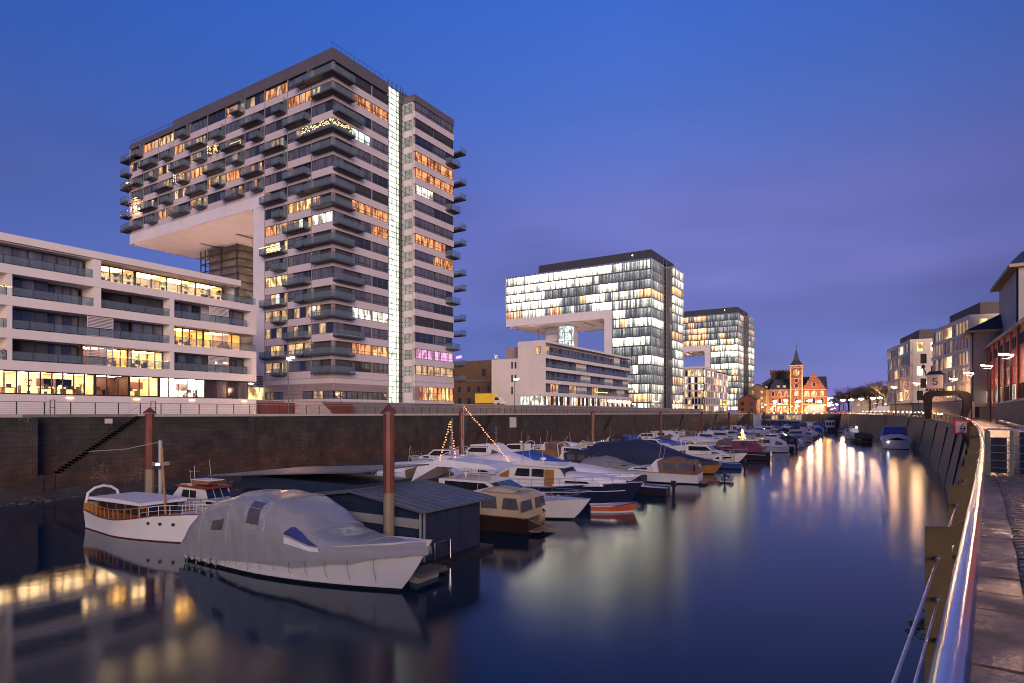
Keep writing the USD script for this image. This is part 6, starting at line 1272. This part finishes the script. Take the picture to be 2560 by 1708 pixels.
def canvas_cab(label, x, y, rot, L=9.0, hull='hull_dark', cv='canvas_beige', group=None, motor=False):
    """Boat with an upright canvas cabin over the cockpit; its stern shows."""
    t = boat('canvas_cabin_boat', label, x, y, rot, group); B = L * .34; k = L / 9
    bd, zs, xs, hp = hull_parts(t, L, B, 1.05, 1.45, hull, rake=1.2, fine=2.2, rub='varnish')
    c = super_(t, [(.2, 1.0), (3.4 * k, 1.0), (3.6 * k, 2.35), (3.2 * k, 2.5), (.6, 2.45), (.3, 2.2)], B * .44, .05, 'canvas_cabin', cv, [[(.6, 1.5), (1.7 * k, 1.5), (1.6 * k, 2.2), (.8, 2.2)], [(2.0 * k, 1.5), (3.1 * k, 1.5), (3.1 * k, 2.2), (2.1 * k, 2.2)]], 'vinyl')
    for a in (-.4, .4): MB().hexa([(.17, (a - .3) * B * .8, 1.45), (.17, (a + .3) * B * .8, 1.45), (.19, (a + .3) * B * .8, 1.45), (.19, (a - .3) * B * .8, 1.45), (.27, (a - .28) * B * .75, 2.1), (.27, (a + .28) * B * .75, 2.1), (.29, (a + .28) * B * .75, 2.1), (.29, (a - .28) * B * .75, 2.1)]).build('rear_window', 'vinyl', c)
    super_(t, [(3.45 * k, 1.0), (6.6 * k, 1.25), (6.0 * k, 1.6), (4.4 * k, 1.75), (3.8 * k, 2.5), (3.65 * k, 2.5)], B * .38, .05, 'cabin', 'hull_white', [[(4.6 * k, 1.35), (6.0 * k, 1.38), (5.8 * k, 1.52), (4.7 * k, 1.6)]])
    dome(t, lambda s: .8, lambda s: 2.45, lambda s: lerp(1.2, 3.4, s) * k, 0, 1, lambda s: .35 * math.sin(math.pi * min(1, .15 + s * .8)), 'canvas_top', cv, n=8, m_=9, over=0, drop=0)
    rails(t, bd, zs, xs, .5, .96, .55, 6); fittings(t, 3.6 * k, B * .3, 2.45, L, False)
    if motor: outboard(t, -.05)
    MB().box(-.7, -.05, -B * .4, B * .4, .22, .3).build('swim_platform', 'deck_teak', t); return t
def open_boat(label, x, y, rot, L=6.5, hull='hull_white', cv='canvas_blue', group=None, frame=True, motor=True):
    t = boat('open_motorboat', label, x, y, rot, group); B = L * .34; k = L / 6.5
    bd, zs, xs, hp = hull_parts(t, L, B, .75, 1.05, hull, rake=.9, fine=2.1)
    c = super_(t, [(2.6 * k, .75), (5.4 * k, .98), (4.6 * k, 1.2), (3.3 * k, 1.25), (2.6 * k, 1.2)], B * .36, .05, 'fore_cabin', 'hull_white', [[(3.4 * k, .98), (4.6 * k, 1.0), (4.4 * k, 1.12), (3.5 * k, 1.14)]])
    super_(t, [(2.3 * k, 1.1), (3.5 * k, 1.22), (2.75 * k, 1.75), (2.3 * k, 1.72)], B * .37, .12, 'spray_hood', cv, [[(2.5 * k, 1.25), (3.1 * k, 1.3), (2.75 * k, 1.62), (2.5 * k, 1.6)]], 'boat_glass')
    if frame: 
        m = MB()
        for dx in (0, .35): m.tube([(.9 + dx, -B * .4, .8), (.95 + dx, -B * .38, 2.3), (1.0 + dx, 0, 2.45), (.95 + dx, B * .38, 2.3), (.9 + dx, B * .4, .8)], .03, 5)
        m.build('targa_frame', 'chrome', t)
    rails(t, bd, zs, xs, .55, .95, .4, 5)
    if motor: outboard(t)
    return t

# the front row from the camera outwards
canvas_cab('dark brown boat with beige canvas cabin, right of the dark blue boathouse', -19.3, 33.6, 186, 9.5)
t = cruiser('big white motor yacht with dark glass band behind the beige canvas boat', -33.0, 37.6, 5, 15.0, cover=False, arch=False)
super_(t, [(1.0, 2.2), (3.3, 3.45), (8.6, 3.42), (7.6, 3.75), (4.0, 4.0), (1.6, 3.6)], 1.75, .05, 'flybridge_cover', 'canvas_white')
t = boat('dinghy', 'small orange and white dinghy between the big white yacht and navy hulled yacht', -19.8, 42.6, 30); hull_parts(t, 3.6, 1.5, .5, .75, 'orange_paint', 'hull_white', rake=.4); MB().box(.9, 1.3, -.6, .6, .4, .46).build('thwart', 'varnish', t)
wheelhouse('navy hulled yacht with white cabin, varnished door and white foredeck cover', -31.2, 45.4, 5, 14.2)
t = open_boat('small dark open boat with white rails just behind the navy hulled yacht bow', -17.6, 54.5, 185, 6.0, 'hull_black', 'canvas_navy', frame=False)
canvas_cab('white boat with brown canvas cabin and outboard dinghy at its stern', -17.8, 66.0, 186, 10.5, 'hull_white', 'canvas_brown')
t = boat('inflatable', 'grey inflatable tender behind the brown canvas boat', -15.8, 68.2, 100); m = MB().tube([(0, -.6, .35), (2.2, -.6, .4), (2.9, 0, .5), (2.2, .6, .4), (0, .6, .35)], .24, 8).build('tube_ring', 'hull_grey', t); MB().box(0, 2.2, -.4, .4, .15, .25).build('floor_board', 'hull_grey', t); outboard(t, .1, 0, .3)
t = covered('large boat under a navy blue cover with varnished wooden bow', -36.0, 75.6, 4, 18.0, 'varnish', 'canvas_navy', 3.1, seed=6)
open_boat('white and blue cabin boat right of the navy covered boat', -17.8, 86.0, 187, 7.0, 'hull_blue', 'canvas_white')
cruiser('white cruiser with raked windscreen behind the navy covered boat', -30.5, 95.5, 3, 11.5, top='canvas_white')
wheelhouse('dark hulled boat with red cabin and golden lit tree on its roof', -17.0, 104.0, 184, 10.0, 'hull_dark', 'hull_red', None, 'canvas_white', wood=False)
t = thing('lit_tree', 'small golden lit tree on the roof of the red cabin boat', 'tree', (-21.3, 103.7, 2.8)); MB().tube([(0, 0, 0), (0, 0, 2.0)], .05, 5).build('trunk', 'bare_branch', t); m = MB(); g = rnd(5)
for i in range(60): z = g.random() * 1.9; a = g.random() * 6.28; r = (2.0 - z) * .45 * g.random() ** .5; c = (r * math.cos(a), r * math.sin(a), .2 + z); m.box(*sum(([q - .06, q + .06] for q in c), []))
m.build('crown', 'fairy_glow', t)
# middle row, sterns to the long jetty
t = wheelhouse('white wheelhouse boat with red roof trim behind the classic yacht', -44.2, 24.6, 3, 10.5, 'hull_white', 'hull_white', None, 'hull_red', wood=False, stripe=None); MB().hexa([(3.4, -.6, 3.3), (5.4, -.6, 3.3), (5.4, .6, 3.3), (3.4, .6, 3.3), (3.1, -.75, 3.65), (5.8, -.75, 3.65), (5.8, .75, 3.65), (3.1, .75, 3.65)]).build('roof_dinghy', 'varnish', t); MB().box(3.15, 5.75, -.7, .7, 3.66, 3.72).build('dinghy_cover', 'canvas_white', t); UsdGeom.Xform(stage.GetPrimAtPath(t)).AddScaleOp().Set(Gf.Vec3f(.8, .8, .78))
open_boat('white and blue sports boat with chrome frame behind the boathouse', -40.0, 38.0, 8, 8.5, 'hull_white', 'canvas_blue')
canvas_cab('varnished wooden boat with brown canvas, behind the thick rusty pile', -34.0, 43.0, 184, 9.0, 'varnish', 'canvas_brown')
covered('white covered cruiser with lit blue side window behind the boathouse', -44.0, 45.6, 3, 12.5, cov='canvas_white', h=1.9, seed=11)
t = cruiser('white boat with tall white tent cover behind the big white yacht', -43.8, 53.0, 3, 12.0, cover=True); rigging(t, 2.5, 2.9, 2.5)
covered('boat under a boxy white tarpaulin behind the navy hulled yacht', -42.0, 59.0, 2, 11.0, cov='canvas_white', h=2.0, seed=12)
covered('low boat under a long white tarpaulin left of the brown canvas boat', -33.0, 57.5, 3, 12.0, cov='canvas_white', h=1.2, seed=13)
covered('boat under a bright blue tarpaulin in mid marina', -43.8, 68.0, 3, 9.5, 'hull_white', 'canvas_blue', 1.7, seed=14)
canvas_cab('white boat with black canvas top beside the bright blue tarpaulin', -33.0, 72.0, 184, 9.0, 'hull_white', 'canvas_black')
covered('boat under a grey peaked tarpaulin left of the navy covered boat', -32.0, 66.0, 3, 8.5, 'hull_white', 'canvas_grey', 1.5, seed=15)
cruiser('white cruiser behind the grey peaked tarpaulin', -44.0, 80.5, 2, 10.5)
cruiser('white cruiser with beige canopy behind the navy covered boat', -44.0, 88.0, 3, 11.0, cover=True, top='canvas_beige')
covered('boat under a navy cover with white hull, beyond the largest navy cover', -44.0, 97.0, 2, 10.0, 'hull_white', 'canvas_navy', 1.8, seed=16)
# string light masts
for i, (x, y, h, lab, sl) in enumerate(((-38.0, 49.0, 5.6, 'white mast with two strands of orange lights behind the boathouse', ((-1.1, -.9), (.35, .4))), (-42.5, 57.0, 7.2, 'white mast with one slanting strand of orange lights beside a rusty pile', ((6.0, .6),)))):
    t = thing('lit_mast', lab, 'mast', (x, y, 1.4)); MB().tube([(0, 0, -.6), (0, 0, h)], .05, 6).build('pole', 'pale_metal', t)
    for q in sl: fairy(t, [(-.25 if i == 0 else .1, 0, h - .4), (q[0], q[1], .6)], 'fairy_orange', .048, .26, seed=i, drop=0)
# row along the wall, and the far crowd of boats as copies
C0 = '/World/motor_cruiser'; V0 = '/World/covered_boat_001'
protos = [p for p in ('/World/motor_cruiser_001', '/World/motor_cruiser_002', '/World/motor_cruiser_003', '/World/canvas_cabin_boat_002', '/World/covered_boat_004', '/World/open_motorboat_002', '/World/canvas_cabin_boat_003', '/World/covered_boat_005', '/World/open_motorboat') if stage.GetPrimAtPath(p)]
def kind_of(p):
    w = stage.GetPrimAtPath(p).GetCustomData()['label'].split()
    return {'motor_cruiser_001': 'white cruiser with radar arch', 'motor_cruiser_002': 'white cruiser with white tent cover', 'motor_cruiser_003': 'white motor cruiser with open cockpit', 'canvas_cabin_boat_002': 'varnished boat with brown canvas cabin', 'covered_boat_004': 'low boat under long white tarpaulin', 'open_motorboat_002': 'small white and blue sports boat', 'canvas_cabin_boat_003': 'white boat with black canvas cabin', 'covered_boat_005': 'white boat under blue tarpaulin', 'open_motorboat': 'small dark open motorboat'}[p.split('/')[-1]]
g = rnd(81)
NEARL = {0: 'white boat moored under the wall beyond the tall white tent cover', 1: 'boat by the wall left of the mid marina rusty pile', 2: 'boat by the wall right of the mid marina rusty pile'}
i = 0
for y in np.arange(66, 300, 9.0):
    p = protos[i % len(protos)]; lab = NEARL.get(i, 'moored boat in the row under the far quay wall'); dup(p, (-47.2 - g.uniform(0, .6), y, 0), 180 + g.uniform(-4, 4), lab if i < 3 else kind_of(p) + ' in the row under the far quay wall', None if i < 3 else kind_of(p) + 's under the wall'); i += 1
for y in np.arange(105, 300, 7.5):
    p = protos[(i * 5 + 2) % len(protos)]; dup(p, (-43.9, y + g.uniform(-1, 1), 0), g.uniform(-4, 6), kind_of(p) + ' in the middle row of the far marina', kind_of(p) + 's in the middle row'); i += 1
for y in np.arange(112, 292, 7.0):
    p = protos[(i * 7 + 1) % len(protos)]; xb = -17.5 - max(0, (y - 150)) * .05; k = g.random() < .5
    dup(p, (xb if k else xb - 11.5, y + g.uniform(-1, 1), 0), (184 if k else 3) + g.uniform(-4, 4), kind_of(p) + (' with stern' if k else ' with bow') + ' to the channel in the far outer row', kind_of(p) + ('s, sterns' if k else 's, bows') + ' to the channel'); i += 1
# far pontoons, kiosk and houseboats at the end of the basin
def at_water(u, d): a = math.atan((u - 1280) / 1532) - math.radians(YAW); k = d / math.cos(math.atan((u - 1280) / 1532)); return k * math.sin(a), k * math.cos(a)
x, y = at_water(1893, 255); t = thing('kiosk', 'tall white kiosk on a dark float at the far end of the marina', 'kiosk', (x, y, 0)); MB().box(-1.6, 1.6, -1.5, 1.5, -.2, 1.8).build('float', 'hull_black', t); MB().box(-1.35, 1.35, -1.3, 1.3, 1.81, 7.2).build('wall', 'kiosk_white', t); MB().box(-1.5, 1.5, -1.5, 1.5, 7.21, 7.4).build('roof', 'pale_metal', t); MB().tube([(-.2, -1.31, 6.4), (-.2, -1.36, 6.4)], .25, 10).build('round_window', 'boat_glass', t)
x, y = at_water(1948, 268); t = thing('marina_office', 'long dark floating building with white window band at the far end', 'houseboat', (x, y, 0)); MB().box(-8.5, 8.5, -2.5, 3, -.2, 4.4).build('lower_wall', 'house_blue', t); MB().box(-8.5, 8.5, -2.5, 3, 4.41, 7.0).build('upper_wall', 'kiosk_white', t); MB().box(-8.9, 8.9, -3, 3.4, 7.01, 7.3).build('roof', 'pale_metal', t)
F = Frame((0, -2.5, 0), (1, 0, 0), (0, -1, 0)); pn = Panes(t)
for i in range(6): window(pn, t, F, -8 + i * 2.7, -5.7 + i * 2.7, 4.7, 6.6, 2, 'lit_dim' if i in (2, 4, 5) else 'curtain_glass', d=.05)
x, y = at_water(2052, 252); t = thing('houseboat', 'blue and white houseboat on a dark hull at the head of the basin', 'houseboat', (x, y, 0)); MB().box(-4.8, 5.4, -2.2, 2.2, -.3, 1.7).build('hull', 'hull_black', t); MB().box(-4.2, 1.6, -1.8, 1.8, 1.71, 3.6).build('cabin', 'hull_blue', t); MB().box(1.8, 5.0, -1.6, 1.6, 1.71, 4.4).build('wheelhouse', 'kiosk_white', t); MB().box(1.5, 5.4, -2, 2, 4.41, 4.6).build('roof', 'pale_metal', t); MB().box(-4.9, -2.8, -1.9, -1.85, 1.75, 3.4).build('panel', 'kiosk_white', t)
for xx in (2.1, 3.1, 4.1): MB().box(xx, xx + .75, -1.64, -1.61, 2.6, 3.8).build('window', 'boat_glass', t)
x, y = at_water(2010, 258); t = thing('house_float', 'low white and blue float house beside the marina office', 'houseboat', (x, y, 0)); MB().box(-7, 4.5, -2, 2, -.3, .9).build('float', 'hull_black', t); MB().box(-5, 2.6, -1.7, 1.7, .91, 3.4).build('wall', 'hull_blue', t); MB().box(1, 4, -1.6, 1.6, .92, 3.8).build('annex', 'kiosk_white', t); MB().box(-6, 4.3, -2, 2, 3.81, 3.95).build('roof', 'house_grey', t)
dup('/World/motor_cruiser_001', (*at_water(2095, 240), 0), 10, 'white motorboat moored right of the blue and white houseboat')
# along the near bank
x, y = at_water(2243, 128); t = boat('covered_boat_with_hood', 'white boat with blue canopy moored by the curved quay wall, stern towards camera', x, y - 1.5, 96)
bd, zs, xs, hp = hull_parts(t, 11.5, 5.2, 1.9, 2.2, 'hull_white', 'boot_black', rake=1.0, stern=.95, rub=None)
dome(t, bd, zs, xs, .0, .5, lambda s: 1.0 + .2 * s, 'stern_cover', 'canvas_white', n=14, m_=13, p=.8, seed=9); super_(t, [(3.2, 2.0), (9.2, 2.0), (8.4, 4.6), (4.0, 4.6)], 2.3, .06, 'blue_canopy', 'canvas_blue'); MB().ball((-.03, 1.6, 1.5), .16, 1).build('stern_light', 'cool_glow', t)
x, y = at_water(2168, 150); canvas_cab('dark motorboat with outboard left of the blue canopy boat', x, y, 120, 9.0, 'hull_black', 'canvas_black', motor=True)
x, y = at_water(2140, 172); t = wheelhouse('white fishing boat with mast and bright stern light by the curved quay wall', x, y, 110, 10.0, 'hull_white', 'hull_white', None, 'hull_white', wood=False, stripe=None); rigging(t, 6.5, 3, 4.5); MB().ball((1.0, -.4, 3.5), .25, 1).build('deck_light', 'cool_glow', t)

t = thing('wall_plant', 'yellowing plant growing out of the near quay wall below the handrail', 'plant', (0, 0, 0), world=True); g = rnd(9)
wx, wy = float(_cs(7.0)), 7.0; m = MB(); MB().tube([(wx - .12, wy, 5.35), (wx - .3, wy, 5.5), (wx - .58, wy - .05, 5.42)], .008, 5).tube([(wx - .3, wy, 5.5), (wx - .45, wy + .1, 5.62)], .006, 5).build('stem', 'bare_branch', t)
for i in range(60):
    c = np.array([wx - g.uniform(.28, .56), wy + g.uniform(-.1, .12), 5.36 + g.uniform(0, .22)]); d = np.array([g.uniform(-1, 1), g.uniform(-1, 1), g.uniform(-.8, .3)]) * .05; e = np.array([g.uniform(-1, 1), g.uniform(-1, 1), .2]) * .025; m.quad(c - d, c - e, c + d, c + e)
m.build('leaf_cluster', 'leaf_yellow', t)
# signs and marks on the far wall
t = thing('wall_notice', 'pale square notice board on the far quay wall', 'sign', (QX + .02, y_on_x(1282, QX), 5.7)); MB().box(0, .05, -1.15, 1.15, -.95, 1.0).build('board', 'pale_panel', t)
t = thing('wall_plate', 'small pale plate near the top of the far quay wall, left', 'sign', (QX + .02, y_on_x(272, QX), 6.75)); MB().box(0, .04, -.36, .3, -.22, .22).build('board', 'pale_panel', t)
t = thing('wall_ladder', 'iron ladder at the foot of the steps in the far quay wall', 'ladder', (QX + .08, 23.6, 0))
for yy in (-.45, .45): MB().box(0, .06, yy - .04, yy + .04, .3, 2.2).build('stile', 'frame_metal', t)
ladder0 = t
for z in np.arange(.5, 2.1, .3): MB().box(0.01, .05, -.4, .4, z, z + .04).build('rung', 'frame_metal', t)

t = thing('wall_ladder', 'tall iron ladder down the far quay wall behind the boathouse', 'ladder', (QX + .03, 44.0, 0))
for yy in (-.24, .24): MB().box(0, .07, yy - .03, yy + .03, -.3, 7.1).build('stile', 'frame_metal', t)
for z in np.arange(.2, 7.0, .32): MB().box(0.01, .05, -.21, .21, z, z + .035).build('rung', 'frame_metal', t)
tall = t
for y, l in ((72, 'tall iron ladder down the far quay wall left of the notice board'), (118, 'tall iron ladder down the far quay wall behind the navy covered boat'), (165, 'tall iron ladder far along the far quay wall')): dup(tall, (QX + .03, y, 0), 0, l)
for i, y in enumerate((36.0, 39.5, 52.0, 60.5, 79.0)):
    t = thing('mooring_ring', 'rusty mooring ring set in the far quay wall', 'ring', (QX + .03, y, 3.6), group='mooring rings in the far quay wall'); MB().tube([(.06, .2 * math.cos(a), .2 * math.sin(a)) for a in np.linspace(0, 2 * math.pi, 13)], .035, 6, cap=False).build('ring', 'rust_red', t); MB().box(0, .1, -.1, .1, .14, .34).build('plate', 'frame_metal', t)
# ------------------------------------------------------------------ the handrail beside the camera
t = thing('handrail', 'polished tubular steel handrail with flat steel posts and cables beside the camera', 'railing', (1, 4, near_z(4)), world=True)
RZ = 6.93
def rp(y, off=0.0, z=0.0): n_ = rail_dir(y); return np.array([rail_x(y) - n_[1] * off, y + n_[0] * off, z])
def rz(y): return near_z(y) + 1.08
SP = [4.35 + 2.62 * i for i in range(-2, 24)]
for a in range(len(SP) - 1):
    ys_ = np.linspace(SP[a], SP[a + 1], 7); MB().tube([rp(y, 0, rz(y)) for y in ys_], .036, 24 if a < 8 else 12, cap=False).build('rail_tube', 'rail_steel', t, smooth=True)
for k, y in enumerate(SP):
    n_ = rail_dir(y); z = rz(y); o = np.array([-n_[1], n_[0], 0]); tt = np.array([n_[0], n_[1], 0]); base = rp(y)
    if y < 3: continue
    for dy in (-.05, .05):
        d = rp(y + dy, 0, rz(y + dy)); MB().tube([d - tt * .012, d + tt * .012], .041, 24, cap=False).build('sleeve', 'steel', t, smooth=True)
    pts = [(.235, z - .10), (.10, z - .085), (.035, z - .03), (.0, z - .045), (.035, z - .14), (.105, z - .2), (.14, z - 1.9), (.235, z - 1.9)]
    fr = Frame(base, o, tt); p = MB().slab(pts, fr, -.006, .006).build('post', 'post_ochre', t)
    for h in (.28, .52, .76):
        c = base + o * .17 + np.array([0, 0, z - h]); MB().tube([c - tt * .03, c + tt * .03], .014, 10).build('cable_eye', 'steel', p)
for h in (.28, .52, .76):
    for a in range(len(SP) - 1):
        ys_ = np.linspace(SP[a], SP[a + 1], 4); MB().tube([rp(y, .17, rz(y) - h) for y in ys_], .0075, 8, cap=False).build('cable', 'steel', t, smooth=True)
y0 = SP[-1]; ys_ = np.linspace(y0, 300, 60)
for a in range(0, 59, 6): MB().tube([rp(y, 0, rz(y)) for y in ys_[a:a + 7]], .036, 8, cap=False).build('rail_tube', 'rail_steel', t)
for y in np.arange(y0 + 2.62, 300, 2.62 if True else 5):
    b = rp(y); MB().tube([b + [0, 0, near_z(y)], b + [0, 0, rz(y)]], .04, 6).build('far_post', 'post_ochre', t)
for h in (.4, .75): MB().tube([rp(y, 0, rz(y) - h) for y in ys_], .015, 4, cap=False).build('cable', 'steel', t)
# small lights set along the far part of the near quay
for i, y in enumerate(np.arange(120, 250, 6.5)): 
    tl = thing('bollard_light', 'small bollard light along the edge of the curving near quay', 'bollard', tuple(rp(y, -.5, near_z(y))), group='bollard lights on the near quay'); MB().cone(0, 0, 0, .85, .08, .08, 8).build('post', 'dark_metal', tl); MB().cone(0, 0, .851, 1.0, .1, .1, 8).build('lamp_cap', 'bollard_glow', tl)
# parapet and sign 4
t = thing('parapet', 'concrete parapet on the curved near quay behind the red bordered sign', 'wall', tuple(rp(70, 0, near_z(70))), world=True)
MB().grid([[rp(y, .20, near_z(y) - .3), rp(y, .20, near_z(y) + .95), rp(y, .0, near_z(y) + .95), rp(y, .0, near_z(y) - .3)] for y in np.linspace(66, 84, 12)]).build('parapet_wall', 'quay_concrete', t)
y = 52.0; b = rp(y, .35, 0); n_ = rail_dir(y); cdir = np.array([-b[0], -b[1], 0]); ang = math.degrees(math.atan2(-b[0], b[1]))
t = thing('quay_sign', 'square white sign with red border and black number 4 on the curved quay', 'sign', (b[0] - .1, b[1], 6.55), rotz=ang)
MB().box(-.5, .5, 0, .03, -.48, .48).build('sign_panel', 'cabin_white', t)
for x0, x1, z0, z1 in ((-.52, .52, .38, .5), (-.52, .52, -.5, -.38), (-.52, -.40, -.378, .378), (.40, .52, -.378, .378)): MB().box(x0, x1, -.02, .035, z0, z1).build('border', 'sign_red', t)
m = meshkit.text_mesh('4', .46, .012); v = m.vertices - [(m.vertices[:, 0].min() + m.vertices[:, 0].max()) / 2, 0, 0]; MB().add(np.c_[v[:, 0], -.004 - v[:, 2], v[:, 1] - .23], m.faces).build('number', 'black_paint', t)
MB().tube([(0, .06, -1.5), (0, .06, -.4)], .03, 6).build('bracket', 'dark_metal', t)
# steel gate enclosure by the rail
gy = 20.6; b = rp(gy, -.1, 0); t = thing('gate_frame', 'green grey steel gate frame with wire infill beside the handrail', 'gate', (b[0], b[1], near_z(gy)), rotz=-5)
for x, yy in ((.05, 0), (.85, 0), (.05, 3.0), (.85, 3.0)): MB().box(x - .05, x + .05, yy - .05, yy + .05, 0, 1.18).build('post', 'green_metal', t)
MB().box(-.05, 1.25, -.12, .05, 1.2, 1.25).build('top_rail', 'steel', t); MB().bar((.95, 0, 1.22), (.35, 3.0, 1.42), .06).build('side_rail', 'steel', t)
for z in (.2, .4, .6, .8, 1.0): MB().tube([(.05, 0, z), (.85, 0, z)], .012, 5).build('wire', 'steel', t)
MB().box(.5, .58, -.02, .02, .01, 1.19).build('bar', 'green_metal', t); MB().box(.7, .8, .06, 2.9, .05, 1.15).build('side_panel', 'green_metal', t)
MB().box(.11, .45, .3, .34, .05, 1.0).build('back_panel', 'dark_metal', t)
